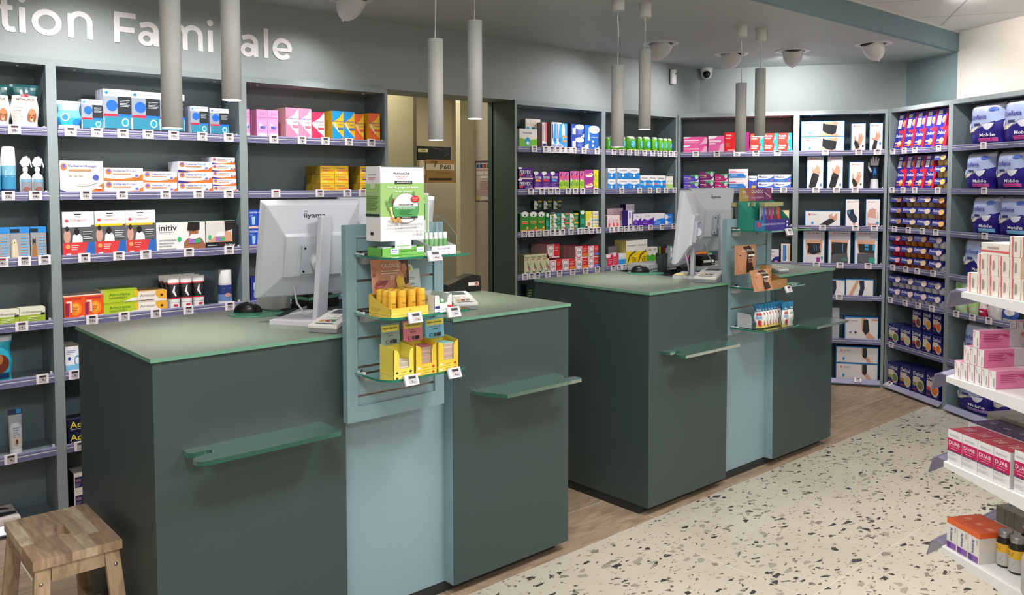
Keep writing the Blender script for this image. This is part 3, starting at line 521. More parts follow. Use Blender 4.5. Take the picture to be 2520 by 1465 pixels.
bx('doly2', 'small yellow capsule carton', '#f6c832', '#a98a24', '#e0b432', .1, [('t', 'Doliprane', .12, .6, .6, .22, '#6a4a80'), ('r', .2, .4, .95, .52, '#4a3a70'), ('r', .12, .1, .5, .3, '#f8dc80')])
bx('nuro', 'blue box with glass picture', '#1f50c0', '#1c3f9c', '#2a60c8', .08, [('t', 'NUROFEN', .05, .8, .9, .1, '#e8f0fa'), ('p', [(.35, .2), (.3, .6), (.7, .65), (.65, .2)], '#a8d0f0'), ('r', 0, 0, 1, .12, '#f4c8bc'), ('l', .1, .72, .4, 2, .05, '#9fc0f0')])
bx('redbox', 'red and white tablet carton', '#c9202c', '#d8b8b8', '#d04a50', .08, [('r', .1, .5, .8, .6, '#f4e6e6'), ('l', .12, .86, .6, 3, .06, '#f0b0b0'), ('r', .4, .2, .7, .26, '#f2dada')])
bx('navybox', 'navy and white tablet carton', '#22308f', '#1a2258', '#2a3fa8', .08, [('r', .2, .5, 1, .78, '#dfe6f4'), ('r', .2, .3, .9, .4, '#3f9ae0')])
# fourth bay
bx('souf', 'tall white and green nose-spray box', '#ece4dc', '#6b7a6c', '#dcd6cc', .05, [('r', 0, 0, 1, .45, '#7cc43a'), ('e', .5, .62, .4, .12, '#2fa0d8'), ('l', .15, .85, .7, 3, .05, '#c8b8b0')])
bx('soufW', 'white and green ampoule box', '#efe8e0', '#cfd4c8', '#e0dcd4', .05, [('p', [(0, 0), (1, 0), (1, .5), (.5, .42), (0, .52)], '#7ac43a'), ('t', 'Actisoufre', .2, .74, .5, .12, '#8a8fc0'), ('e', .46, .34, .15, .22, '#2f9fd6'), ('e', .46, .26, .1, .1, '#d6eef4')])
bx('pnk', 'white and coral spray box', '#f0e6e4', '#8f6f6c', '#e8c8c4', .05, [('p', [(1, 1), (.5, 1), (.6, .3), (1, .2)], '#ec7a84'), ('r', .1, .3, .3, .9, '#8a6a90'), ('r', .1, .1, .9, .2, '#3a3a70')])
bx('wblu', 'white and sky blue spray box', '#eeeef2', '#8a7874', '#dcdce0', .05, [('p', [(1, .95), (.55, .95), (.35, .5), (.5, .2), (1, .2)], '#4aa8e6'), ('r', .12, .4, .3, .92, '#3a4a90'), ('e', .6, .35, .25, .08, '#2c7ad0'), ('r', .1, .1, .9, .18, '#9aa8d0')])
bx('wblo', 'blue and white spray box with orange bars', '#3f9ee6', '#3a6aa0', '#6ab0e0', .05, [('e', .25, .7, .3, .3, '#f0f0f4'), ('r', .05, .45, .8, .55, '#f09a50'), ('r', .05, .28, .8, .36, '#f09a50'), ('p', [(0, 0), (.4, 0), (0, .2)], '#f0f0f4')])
bx('mari', 'blue ampoule box with white crest', '#2a48a8', '#1a2a5c', '#3a58b0', .06, [('e', .66, .8, .34, .2, '#f0eef2'), ('t', 'marimer', .42, .77, .5, .1, '#8f9ac8'), ('r', .1, .2, .35, .7, '#dfe4f4'), ('l', .5, .5, .4, 4, .08, '#9ab0e0'), ('p', [(.7, 0), (1, 0), (1, .3)], '#f0eef2')])
bx('mariT', 'tall blue spray box with white crest', '#2868c0', '#1a3a78', '#3a70b8', .06, [('e', .66, .84, .4, .16, '#f0eef2'), ('t', 'marimer', .36, .8, .58, .08, '#a87a88'), ('p', [(.2, .4), (.28, .8), (.38, .4)], '#dfeaf6'), ('t', 'Longueur', .46, .5, .46, .06, '#f2f2f6'), ('e', .55, .36, .07, .05, '#dfeaf6'), ('e', .55, .2, .07, .05, '#dfeaf6'), ('p', [(0, 0), (.25, 0), (.25, .28), (0, .2)], '#eef0f6'), ('p', [(.8, 0), (1, 0), (1, .2)], '#f0eef2')])
bx('ferv', 'wide purple cold-sachet carton', '#4a1a78', '#2c1248', '#3c1860', .08, [('r', 0, 0, 1, .12, '#f2d8d4'), ('e', .05, .96, .16, .1, '#ece6f0'), ('t', 'FERVEX', .02, .45, .82, .32, '#f4eef6'), ('e', .12, .36, .16, .1, '#e0584c'), ('e', .85, .3, .1, .12, '#a070c0'), ('l', .44, .36, .3, 3, .07, '#b090d0')])
def fv(c): return [('r', 0, 0, 1, .18, '#f4dada'), ('e', .2, .97, .3, .1, '#ece6f0'), ('t', 'Fervex', .08, .66, .8, .2, '#f6f0f8'), ('p', [(.1, .5), (.8, .5), (.7, .62), (.1, .64)], c), ('l', .12, .44, .6, 4, .06, '#a07ac8')]
bx('fvO', 'narrow purple and orange sachet box', '#562488', '#2c1248', '#3c1860', .08, fv('#f0903c'))
bx('fvR', 'narrow purple and red sachet box', '#562488', '#2c1248', '#3c1860', .08, fv('#e04458'))
bx('fvB', 'narrow purple and blue sachet box', '#562488', '#2c1248', '#3c1860', .08, fv('#58a0e8'))
bx('pggrn', 'pink and lime throat-spray box', '#b0cc3a', '#30283c', '#6a2a50', .06, [('r', 0, .55, 1, 1, '#d06ab0'), ('r', .08, .66, .9, .76, '#e8506a'), ('p', [(.2, .8), (.7, 1), (.4, .76)], '#3a1438'), ('e', .3, .52, .12, .06, '#f0e8f0'), ('e', .5, .36, .4, .1, '#78b850')])
bx('pgyel', 'purple and yellow sachet carton', '#c8dc30', '#6a8430', '#7a3a6c', .08, [('p', [(0, 0), (.7, 0), (.62, 1), (0, 1)], '#a83a98'), ('p', [(.04, .5), (.5, .7), (.6, .5), (.5, .3), (.1, .25)], '#f4eaf2'), ('r', .08, .46, .5, .58, '#f08a50'), ('e', .84, .6, .1, .18, '#f0e020')])
def her(c): return [('r', 0, 0, 1, .18, c), ('e', .5, .95, .42, .14, '#ecefe8'), ('e', .5, .9, .1, .05, '#2a3a30'), ('t', 'Dermur', .14, .56, .72, .08, '#f0e488'), ('r', .2, .48, .8, .53, '#e88a3a'), ('e', .76, .26, .14, .07, '#f0b84a')]
bx('hrG', 'green and orange gummy box', '#3c8a2e', '#2a5a28', '#dfe6d8', .07, her('#f0a440'))
bx('hrR', 'green and coral gummy box', '#3c8a2e', '#2a5a28', '#dfe6d8', .07, her('#ee6a50'))
bx('hrT', 'dark green lozenge box', '#1e7a4c', '#1a4a34', '#3a8a58', .07, [('e', .5, .9, .4, .1, '#e8ede4'), ('r', .15, .3, .85, .6, '#3aa890'), ('r', 0, 0, 1, .14, '#a8dce0')])
def rico(c, t): return [('p', [(0, 1), (.3, .95), (.5, .6), (.52, .1), (.1, 0), (0, 0)], '#ecefe8'), ('r', .5, .82, 1, 1, t), ('r', .08, .35, .42, .5, '#9ab09a'), ('e', .42, .28, .12, .16, c), ('l', .6, .6, .34, 3, .13, '#c8dcc0')]
bx('ricB', 'green and blue lozenge carton', '#2e8a48', '#245c34', '#3a7a44', .06, rico('#3f8a60', '#3fa0b0'))
bx('ricR', 'green and red lozenge carton', '#2e8a48', '#245c34', '#3a7a44', .06, rico('#b03a3c', '#d88a70'))
bx('ricO', 'green and orange lozenge carton', '#2e8a48', '#245c34', '#3a7a44', .06, rico('#f09a3a', '#f0c040'))
bx('ricD', 'dark green sweets packet', '#1f4a2e', '#16301f', '#274f34', .04, rico('#6a2f34', '#c8b03a'))
bx('yel1', 'yellow and white syrup box', '#f2e24a', '#3a5a34', '#a8bc40', .06, [('p', [(0, .4), (1, .7), (1, 0), (0, 0)], '#f0ecd8'), ('e', .5, .3, .25, .12, '#c89030'), ('r', 0, 0, .3, .2, '#2c2c4a')])
bx('yel2', 'white and yellow honey box', '#f0ecd8', '#a8c4a0', '#dfe8c8', .06, [('r', 0, .3, 1, .45, '#f0dc50'), ('t', 'propolis', .1, .6, .8, .16, '#8f9aa8'), ('r', 0, 0, 1, .1, '#8fb8d8')])
bx('petit', 'beige drop box with green curve', '#d9d2a8', '#8a8c6a', '#b4ac80', .05, [('t', 'Petit', .12, .82, .7, .1, '#4a6a38'), ('r', .1, .74, .6, .78, '#d8704c'), ('p', [(.3, .08), (.7, .06), (.95, .3), (.7, .5), (.5, .66), (.55, .5), (.6, .35), (.45, .3)], '#5c8454'), ('e', .55, .27, .2, .12, '#f0e8dc'), ('e', .6, .32, .1, .06, '#d8604c')])
def drill(c): return [('r', .55, .1, 1, 1, '#e03038'), ('e', .28, .5, .27, .46, '#d8444c'), ('e', .28, .5, .24, .41, '#f6ecec'), ('t', 'Drill', .14, .38, .3, .26, '#4c4650'), ('r', .6, .18, 1, .38, c), ('l', .6, .8, .34, 3, .12, '#f0b0a8')]
bx('drR', 'white red lozenge carton with circle', '#f2dcdc', '#c09090', '#e05058', .08, drill('#e83a34'))
bx('drO', 'white red orange lozenge carton', '#f2dcdc', '#c09090', '#e05058', .08, drill('#f08a30'))
bx('drB', 'white red blue lozenge carton', '#f2dcdc', '#c09090', '#e05058', .08, drill('#5a90f0'))
bx('grnjar', 'small dark green box', '#1d3a30', '#122a22', '#5a5a30', .06, [('l', .2, .8, .5, 3, .1, '#8a8a50')])
# fifth bay
def nic(b): return [('e', .5, .9, .3, .06, '#e9ead0'), ('e', .52, .52, .26, .22, '#49b4d0'), ('p', [(.3, .45), (.7, .7), (.5, .45)], '#a8e0e8'), ('r', .1, .12, .9, .18, b)]
kind('nicW', 'gum_tub', 'round-sided wide green gum tub', '#4ea820', d=.06, shape='tub', cat='tub', cc='#46a01e', a=nic('#d8e020'))
kind('nicN', 'gum_tub', 'narrow lime green gum tub', '#6cbc2c', d=.045, shape='tub', cat='tub', cc='#62b42a', a=nic('#b8e040'))
bx('neo', 'white and azure plaster carton', '#f2f0f0', '#cfdbe6', '#dfe4ea', .07, [('p', [(0, 0), (1, 0), (1, .6), (.5, .48), (0, .62)], '#1a86dc'), ('t', 'Neopep', .2, .7, .62, .16, '#9aa4b0'), ('p', [(.5, .14), (.62, .32), (.5, .46), (.38, .32)], '#f0f0f0'), ('l', .08, .36, .2, 2, .1, '#a8d0f0')])
bx('neoN', 'white and azure carton with colour stripe', '#f2f0f0', '#cfdbe6', '#dfe4ea', .07, [('p', [(0, 0), (1, 0), (1, .62), (.8, .68), (.4, .6), (0, .7)], '#1a8ae0'), ('r', 0, .36, .5, .46, '#8ad0d0'), ('r', .5, .36, 1, .46, '#e0708c'), ('e', .5, .42, .12, .16, '#c8e8f4'), ('t', 'Neopep', .12, .76, .7, .12, '#b08890')])
bx('cgrn', 'pale green box with letter C', '#eceee0', '#dfe4c8', '#e4e8d4', .06, [('r', 0, 0, 1, .4, '#b8dc7c'), ('t', 'C', .25, .3, .5, .4, '#8fb07a'), ('r', 0, 0, 1, .1, '#f0f0ea')])
bx('pinkS', 'small white and pink tube box', '#f0e0e0', '#8a7a7a', '#dcc8c8', .06, [('r', .25, .4, .7, .7, '#e0b0b8'), ('r', .3, .1, .75, .4, '#e0504c')])
bx('pinkT', 'tall pink tube box', '#f0d4dc', '#8a7476', '#dcc0c4', .06, [('r', .3, .4, .7, .5, '#d86a7c'), ('l', .2, .8, .6, 4, .1, '#c88a98')])
bx('purpT', 'tall purple and white box', '#e4dcea', '#3a2458', '#4a3070', .06, [('p', [(0, .2), (.5, .5), (1, .45), (1, .6), (0, .7)], '#4c2478'), ('l', .3, .9, .5, 2, .06, '#a898b8')])
bx('purpS', 'narrow white and violet box', '#eee8f0', '#402a90', '#8a7ab8', .06, [('r', .3, .55, .6, .9, '#7a58b0'), ('r', .3, .1, .8, .2, '#5a3a98')])
bx('violW', 'wide white and violet carton', '#f0ecf2', '#b8a0c8', '#d8c8dc', .08, [('p', [(0, 0), (1, 0), (1, .72), (.55, .5), (.2, .62), (0, .45)], '#5c2ab0'), ('l', .12, .4, .4, 2, .1, '#c0a0e8'), ('t', 'Hemoclar', .3, .8, .4, .08, '#c0909c')])
bx('blueW', 'wide white and blue carton', '#f0eef2', '#c8a8b8', '#e8d0d8', .08, [('p', [(0, 0), (1, 0), (1, .62), (.6, .6), (0, .42)], '#2a86e8'), ('l', .1, .36, .5, 2, .12, '#a8d0f4')])
bx('blueS', 'white and bright blue carton', '#1f86ea', '#1a6ac0', '#3a90e8', .08, [('p', [(0, 0), (.3, .2), (.45, .5), (.3, .85), (0, 1)], '#eef0f6'), ('l', .5, .6, .3, 2, .14, '#bfe0fa')])
bx('redS', 'crimson and white box', '#dc2c50', '#f0e0e2', '#e8c8cc', .06, [('e', .2, .9, .4, .16, '#f2e6e8'), ('l', .2, .62, .6, 3, .14, '#f0a0b0')])
bx('bwS', 'narrow white and blue drop box', '#eceef2', '#a8b8c8', '#dfe2e8', .05, [('r', 0, .12, 1, .55, '#3a9ade'), ('r', .3, .55, .7, .75, '#c8dcf0')])
bx('snail', 'tall yellow syrup box with snail spiral', '#f0ece0', '#d8c868', '#e0dcd0', .06, [('r', 0, 0, 1, .56, '#f4d21c'), ('t', 'Bronchokod', .12, .76, .76, .07, '#9a9484'), ('p', [(.7, .5), (.85, .62), (.9, .5)], '#2a70b8'), ('e', .7, .2, .22, .12, '#4a4018'), ('e', .7, .2, .18, .095, '#f4d21c'), ('e', .7, .2, .1, .055, '#4a4018'), ('e', .7, .2, .06, .03, '#f4d21c'), ('p', [(.1, .15), (.3, .42), (.7, .54), (.95, .5), (.7, .5), (.36, .36), (.18, .12)], '#5a5018')])
bx('grn2', 'white and leaf green syrup box', '#eceae2', '#8ac060', '#dfe0d4', .06, [('r', 0, .0, 1, .55, '#4aae34'), ('e', .5, .55, .3, .06, '#ecefe4'), ('r', .4, .08, .6, .18, '#dff0d8'), ('l', .2, .9, .6, 2, .06, '#8a9a80')])
bx('tealT', 'white tube box with teal base', '#eef0ee', '#d8dcd8', '#58b098', .05, [('r', 0, .9, 1, 1, '#58b098'), ('e', .6, .14, .4, .14, '#2a9ac0'), ('l', .2, .7, .5, 3, .08, '#b09090')])
bx('greyL', 'grey box lying tilted', '#8a8c8e', '#77797b', '#8f9193', .07, [('t', 'gaviscon', .3, .4, .5, .2, '#5a5c60'), ('r', .6, .1, .9, .3, '#dcdcdc')])
# sixth bay
bx('sterP', 'wide hot-pink and white carton', '#ee5aa4', '#c83a80', '#f09ac4', .08, [('p', [(0, 1), (.3, 1), (.2, .84), (0, .8)], '#f6eef2'), ('r', .02, .5, .66, .62, '#f8dce8'), ('l', .04, .34, .6, 2, .14, '#f4a8cc'), ('p', [(.66, 0), (1, .2), (1, .8), (.9, .9), (.8, .4)], '#f6b8d6')])
bx('sterS', 'square hot-pink spray carton', '#ee6aac', '#c83a80', '#f09ac4', .08, [('p', [(0, 1), (.6, 1), (.4, .84), (0, .8)], '#f6eef2'), ('r', .04, .64, .8, .74, '#f8dce8'), ('r', .04, .5, .45, .6, '#f8dce8'), ('p', [(.6, 0), (1, .1), (1, .6), (.8, .5)], '#f6b8d6'), ('r', .05, .06, .6, .1, '#f6b8d6')])
bx('redbig', 'large red and purple carton', '#e0101c', '#a00c3a', '#e8404c', .08, [('p', [(.4, 0), (1, 0), (1, 1), (.72, 1)], '#a81a78'), ('r', .08, .82, .3, .9, '#f4b8b0'), ('r', .06, .7, .26, .76, '#f4b8b0'), ('l', .06, .5, .2, 4, .05, '#f08a80'), ('r', .14, .12, .7, .18, '#f2a0b0')])
bx('rennie', 'red and turquoise carton', '#e2382e', '#b02a22', '#e8604c', .08, [('p', [(.68, 0), (1, 0), (1, 1), (.8, 1)], '#1fb0b8'), ('t', 'Rennie', .1, .62, .5, .22, '#f8f0ee'), ('r', .08, .42, .5, .54, '#f8e0dc'), ('e', .84, .5, .07, .2, '#7adce0')])
def smec(c, cc): return [('p', [(0, 0), (.8, .1), (1, .4), (1, 0)], '#eee8f0'), ('e', .75, .9, .35, .16, '#4a9a6c'), ('e', .85, .7, .12, .26, '#cfe4d4'), ('l', .04, .62, .3, 1, .14, '#e8dcf4'), ('r', .32, .42, .46, .64, cc), ('l', .05, .34, .55, 1, .1, c)]
bx('smV', 'violet-blue and green carton', '#5a4ac0', '#4438a0', '#6a5cc8', .08, smec('#a8a0e8', '#f09a8c'))
bx('smP', 'plum and green carton', '#7a1e6c', '#5a164c', '#8a3078', .08, smec('#c080b0', '#f09a50'))
bx('smM', 'magenta and green carton', '#c01e74', '#901658', '#cc4088', .08, smec('#f0a0c8', '#f0b0c0'))
bx('wpb', 'white box with pink and blue bars', '#f4eaec', '#dcd0d8', '#f0e8ec', .08, [('r', 0, .68, .38, .78, '#d86a94'), ('r', 0, .64, 1, .68, '#e08aa8'), ('r', 0, .14, .9, .56, '#3a80d0'), ('e', .88, .62, .1, .26, '#f2e4ec'), ('l', .06, .46, .4, 2, .12, '#a8ccf0')])
bx('maaS', 'narrow white and blue antacid box', '#eef0f6', '#3a50b0', '#dfe4ee', .07, [('p', [(0, 0), (1, 0), (1, .7), (.5, .6), (0, .72)], '#3a5cc8'), ('t', 'Maalox', .06, .76, .86, .12, '#4a5aa0'), ('p', [(.3, 0), (.9, 0), (.85, .28), (.4, .3)], '#f2b838'), ('p', [(.5, .3), (.7, .6), (.9, .4)], '#6a3ab0')])
bx('maax', 'white blue antacid carton with swoosh', '#eef0f6', '#3a50b0', '#dfe4ee', .08, [('p', [(0, .0), (1, 0), (1, .86), (.8, .55), (.4, .36), (0, .46)], '#3f6cd0'), ('t', 'Maalox', .08, .56, .52, .3, '#3a3f90'), ('p', [(.78, .1), (.86, .5), (.94, .2)], '#c05a8c'), ('r', .2, .08, .6, .2, '#9ac8e0')])
bx('yelsm', 'small pale yellow box', '#ece0a8', '#d8cc90', '#e8dca8', .06, [('l', .2, .7, .6, 3, .12, '#a89a60')])
bx('ecto', 'white and navy tablet box', '#f2ecee', '#c8c0d0', '#e0d8e0', .07, [('p', [(0, 0), (1, 0), (1, .5), (.6, .46), (.2, .16)], '#1c2a84'), ('t', 'ecto', .04, .78, .56, .12, '#4a4a80'), ('e', .4, .6, .18, .12, '#f0b8b8'), ('e', .4, .63, .14, .09, '#f2ecee'), ('e', .72, .12, .18, .08, '#f08a9c')])
bx('tubx', 'white peach box with blue tube', '#f2e8e2', '#e8c4a8', '#f0dccc', .06, [('r', .2, .12, .6, .92, '#3a80c8'), ('r', .3, .12, .36, .92, '#9ac4ea'), ('r', .78, .05, 1, .95, '#f0c8a8'), ('e', .7, .16, .16, .08, '#f4f0ea')])
bx('pinkm', 'white and magenta sachet box', '#f0d8e4', '#d8b0c4', '#ecd0dc', .07, [('r', 0, 0, 1, .4, '#dc4a94'), ('l', .1, .8, .7, 3, .12, '#c88aa8')])
bx('orgm', 'orange and white sachet box', '#f08a2c', '#d87a24', '#f0a85c', .07, [('l', .1, .7, .6, 3, .14, '#fae0c8'), ('r', .7, 0, 1, .5, '#f4e8dc')])
bx('grnm', 'green and white sachet box', '#3aa85c', '#2c8a48', '#58b878', .07, [('r', .0, .6, 1, .9, '#e8f0e8')])
# seventh bay: braces, white cartons with a blue edge
def orl(body, logo=True):
    r = [('r', 0, 0, 1, 1, '#2f86c8'), ('r', .025, .02, .985, .985, '#f2ecea')]
    if logo: r += [('e', .2, .9, .05, .022, '#e0664c'), ('t', 'ORLIMAN', .28, .885, .4, .028, '#a89a98')]
    return r+body
SK, BK = '#d9a488', '#25262a'
bx('neck', 'wide neck-brace box', '#2f86c8', '#2f86c8', '#4a98d4', .1, [('r', 0, 0, 1, 1, '#2f86c8'), ('r', .012, .03, .985, .97, '#f4f0ee'), ('e', .16, .76, .025, .05, '#e0664c'), ('t', 'ORLIMAN', .2, .72, .14, .08, '#b0a8a8'), ('p', [(.38, .03), (.5, .24), (.58, .3), (.72, .26), (.82, .14), (.9, .03)], SK), ('p', [(.52, .95), (.56, .62), (.82, .6), (.84, .95)], SK), ('p', [(.5, .9), (.56, .8), (.76, .72), (.82, .68), (.8, .24), (.72, .12), (.6, .18), (.49, .38)], BK), ('r', .18, .2, .225, .34, '#3a90d8')], name='brace_box')
bx('thumb', 'tall thumb-brace box', '#2f86c8', '#2f86c8', '#4a98d4', .05, orl([('p', [(.2, .02), (.35, .2), (.62, .2), (.48, .02)], SK), ('p', [(.3, .12), (.2, .3), (.25, .42), (.4, .36), (.5, .3), (.58, .16), (.42, .1)], BK), ('p', [(.4, .34), (.5, .3), (.6, .2), (.7, .3), (.86, .54), (.84, .58), (.72, .46), (.76, .62), (.7, .64), (.6, .5), (.6, .64), (.54, .62), (.5, .44)], SK), ('p', [(.22, .4), (.22, .55), (.3, .55), (.32, .4)], SK), ('r', .76, .16, .86, .22, '#2a2640')]), name='brace_box')
bx('wrist', 'tall wrist-brace box', '#2f86c8', '#2f86c8', '#4a98d4', .05, orl([('p', [(.14, .02), (.26, .16), (.5, .14), (.38, .02)], SK), ('p', [(.2, .1), (.36, .42), (.62, .38), (.5, .06), (.34, .04)], BK), ('p', [(.38, .4), (.62, .36), (.8, .52), (.86, .6), (.74, .56), (.76, .68), (.68, .62), (.66, .74), (.58, .6), (.54, .72), (.48, .58), (.4, .46), (.24, .48), (.2, .58), (.2, .42)], SK), ('r', .74, .24, .88, .32, '#3a90d8')]), name='brace_box')
bx('wristL', 'tall long wrist-brace box', '#2f86c8', '#2f86c8', '#4a98d4', .05, orl([('r', .02, .86, .98, .98, '#c9c2c6'), ('e', .26, .93, .06, .025, '#e0664c'), ('t', 'ORLIMAN', .36, .915, .5, .03, '#8a8088'), ('p', [(.08, .02), (.16, .12), (.46, .1), (.4, .02)], SK), ('p', [(.12, .08), (.34, .52), (.56, .56), (.74, .42), (.52, .06), (.3, .04)], BK), ('p', [(.36, .52), (.7, .44), (.82, .56), (.78, .66), (.6, .74), (.5, .64)], SK), ('p', [(.34, .46), (.3, .64), (.36, .66), (.42, .52)], SK), ('r', .78, .12, .9, .18, '#3a90d8')], False), name='brace_box')
bx('wristW', 'wide wrist-brace box', '#2f86c8', '#2f86c8', '#4a98d4', .08, [('r', 0, 0, 1, 1, '#2f86c8'), ('r', .014, .03, .985, .97, '#f0eae8'), ('e', .12, .78, .03, .06, '#e0664c'), ('t', 'ORLIMAN', .17, .74, .16, .08, '#b09a98'), ('p', [(.35, .03), (.62, .45), (.8, .58), (.84, .36), (.6, .03)], BK), ('p', [(.68, .5), (.66, .74), (.78, .86), (.74, .7), (.82, .66), (.86, .82), (.9, .84), (.9, .5), (.84, .38), (.78, .5)], SK), ('r', .18, .18, .24, .32, '#3a90d8')], name='brace_box')
bx('elbow', 'tall elbow-brace box', '#2f86c8', '#2f86c8', '#4a98d4', .05, orl([('p', [(.5, .02), (.64, .2), (.86, .14), (.9, .02)], SK), ('p', [(.1, .6), (.58, .64), (.62, .5), (.84, .36), (.84, .2), (.6, .14), (.3, .3), (.12, .46)], '#23304c'), ('p', [(.14, .56), (.3, .42), (.36, .58)], '#4a8ab0'), ('r', .74, .04, .88, .16, '#f4f0f4')]), name='brace_box')
bx('sling', 'tall arm-sling box', '#2f86c8', '#2f86c8', '#4a98d4', .05, orl([('p', [(.14, .04), (.12, .5), (.24, .64), (.5, .68), (.76, .64), (.86, .5), (.86, .04)], '#d8a090'), ('p', [(.14, .2), (.2, .36), (.84, .3), (.84, .14), (.3, .14)], '#e8dce0'), ('p', [(.7, .62), (.8, .6), (.84, .2), (.78, .2)], '#eee'), ('e', .84, .16, .1, .04, '#3a90d8')]), name='brace_box')
def belt(c): return [('r', 0, 0, 1, 1, '#2f86c8'), ('r', .03, .02, .98, .98, '#efe9e7'), ('r', .03, .72, .98, .98, '#bdb6bc'), ('e', .26, .92, .06, .022, '#e0664c'), ('t', 'ORLIMAN', .36, .9, .5, .035, '#6a6068'), ('p', [(.1, .72), (.14, .5), (.2, .36), (.16, .2), (.12, .02), (.9, .02), (.84, .22), (.8, .36), (.86, .5), (.88, .72)], SK)]+c
bx('belt1', 'back-belt box with white briefs', '#2f86c8', '#2f86c8', '#4a98d4', .06, belt([('p', [(.14, .0), (.16, .28), (.84, .28), (.88, .02)], '#e8e2e8'), ('p', [(.18, .62), (.26, .5), (.2, .34), (.5, .28), (.84, .36), (.76, .5), (.82, .62)], BK), ('p', [(.5, .56), (.53, .4), (.55, .4), (.52, .56)], '#3a90d8'), ('p', [(.6, .56), (.63, .4), (.65, .4), (.62, .56)], '#3a90d8'), ('r', .62, .06, .8, .2, '#a03a94'), ('r', .84, .16, .92, .24, '#3a9a94')]), name='brace_box')
bx('belt2', 'back-belt box with grey trousers', '#2f86c8', '#2f86c8', '#4a98d4', .06, belt([('p', [(.12, .02), (.14, .34), (.86, .34), (.88, .02)], '#55565c'), ('p', [(.16, .66), (.16, .3), (.84, .34), (.86, .64)], BK), ('r', .64, .34, .67, .62, '#3a90d8'), ('r', .62, .1, .9, .2, '#48786c')]), name='brace_box')
bx('belt3', 'back-belt box with blue patches', '#2f86c8', '#2f86c8', '#4a98d4', .06, belt([('p', [(.12, .02), (.14, .34), (.86, .34), (.88, .02)], '#55565c'), ('p', [(.16, .62), (.2, .36), (.86, .34), (.88, .6)], BK), ('r', .44, .54, .6, .6, '#2fa0e0'), ('r', .44, .44, .6, .5, '#2fa0e0'), ('r', .78, .44, .86, .58, '#2fa0e0'), ('r', .62, .06, .88, .22, '#2a9a84')]), name='brace_box')
bx('knee', 'wide knee-brace box', '#2f86c8', '#2f86c8', '#4a98d4', .08, [('r', 0, 0, 1, 1, '#2f86c8'), ('r', .02, .04, .98, .96, '#efe9e7'), ('p', [(.1, .04), (.38, .94), (.5, .94), (.24, .04)], SK), ('p', [(.48, .94), (.52, .5), (.46, .06), (.6, .06), (.68, .5), (.66, .94)], '#1f2a4c')], name='brace_box')
bx('ankle', 'large ankle-brace box', '#1f6aa8', '#2f86c8', '#2a78b8', .1, [('r', 0, 0, 1, 1, '#2a7cbc'), ('r', .03, .03, .98, .96, '#e6dedc'), ('e', .12, .84, .03, .03, '#e0664c'), ('t', 'ORLIMAN', .18, .82, .22, .045, '#8a8088'), ('p', [(.5, .96), (.52, .4), (.6, .34), (.66, .1), (.84, .06), (.92, .12), (.8, .26), (.7, .4), (.66, .96)], SK), ('p', [(.56, .9), (.54, .44), (.62, .24), (.74, .4), (.7, .9)], BK), ('r', .15, .3, .21, .38, '#3a90d8'), ('e', .33, .34, .03, .05, '#2a2a30'), ('r', .8, .88, .98, .93, '#d86a5c')], name='brace_box')
bx('ankW', 'long ankle-brace box', '#2a7cbc', '#2a7cbc', '#2a78b8', .12, [('r', 0, 0, 1, 1, '#2a7cbc'), ('r', .02, .05, .98, .95, '#e6dfdd'), ('e', .13, .76, .025, .05, '#e0664c'), ('t', 'ORLIMAN', .18, .72, .16, .08, '#9a9298'), ('p', [(.6, .95), (.61, .5), (.68, .3), (.74, .1), (.84, .08), (.8, .28), (.74, .42), (.72, .95)], SK), ('p', [(.63, .95), (.63, .4), (.7, .3), (.74, .5), (.73, .95)], BK), ('r', .16, .18, .21, .34, '#3a90d8')], name='brace_box')
bx('greyo', 'grey brace carton', '#b0b4b8', '#9a9ea2', '#c0c4c8', .06, [('l', .3, .7, .5, 2, .1, '#80848a')], name='brace_box')
# eighth bay: dessert cups and drinks
def deli(c): return [('p', [(.78, 0), (1, 0), (1, 1), (.55, 1), (.3, .92), (.5, .84), (.72, .8)], '#e0243c'), ('p', [(.25, .98), (.55, .98), (.5, .86), (.34, .86)], '#f04050'), ('t', 'Delical', .1, .66, .66, .14, '#f4f2f8'), ('r', .12, .34, .42, .42, '#e8a090'), ('r', .12, .2, .42, .26, '#e05a50'), ('e', .58, .34, .2, .16, c), ('e', .58, .38, .2, .08, '#f4d8b0')]
bx('del', 'navy red dessert-drink pack', '#262a94', '#d82c4c', '#e8405c', .09, deli('#f0904c'), name='drink_pack', slant=.12)
bx('delc', 'navy red pack with bar code', '#2a2c94', '#d82c4c', '#e8405c', .09, [('r', .1, .12, .5, .62, '#e8e4f0'), ('r', .1, .7, .5, .9, '#f0e8f0'), ('e', .75, .4, .16, .2, '#f0a070'), ('r', .88, 0, 1, 1, '#e0305c')], name='drink_pack', slant=.1)
def cups(cup, pic): return dict(shape='cups', cup=cup, a=[('t', 'Delical', .06, .42, .52, .36, '#eeeef6'), ('e', .76, .42, .2, .42, pic), ('l', .1, .3, .42, 2, .12, '#7078c0')])
for key, ds, cup, pic in (('cpB', 'navy dessert-cup pack, brown cups', '#5a3426', '#a8785c'), ('cpC', 'navy dessert-cup pack, cream cups', '#b8a074', '#d8c4a8'), ('cpO', 'navy dessert-cup pack, orange cups', '#c8742c', '#e8c090'), ('cpR', 'navy dessert-cup pack, red cups', '#d81c34', '#f0a0a8'), ('cpW', 'navy dessert-cup pack, white cups', '#e4e0ec', '#e8d0c8'), ('cpT', 'navy dessert-cup pack, tan cups', '#9c5a34', '#f0b45c'), ('cpY', 'navy pack with yellow pots', '#e8c070', '#e0b868')):
    q = cups(cup, pic); a = q.pop('a'); sh = q.pop('shape'); kind(key, 'dessert_cup_pack', ds, '#24287c', '#20245c', '#3a3e8c', .09, a, sh, 'pack', **q)
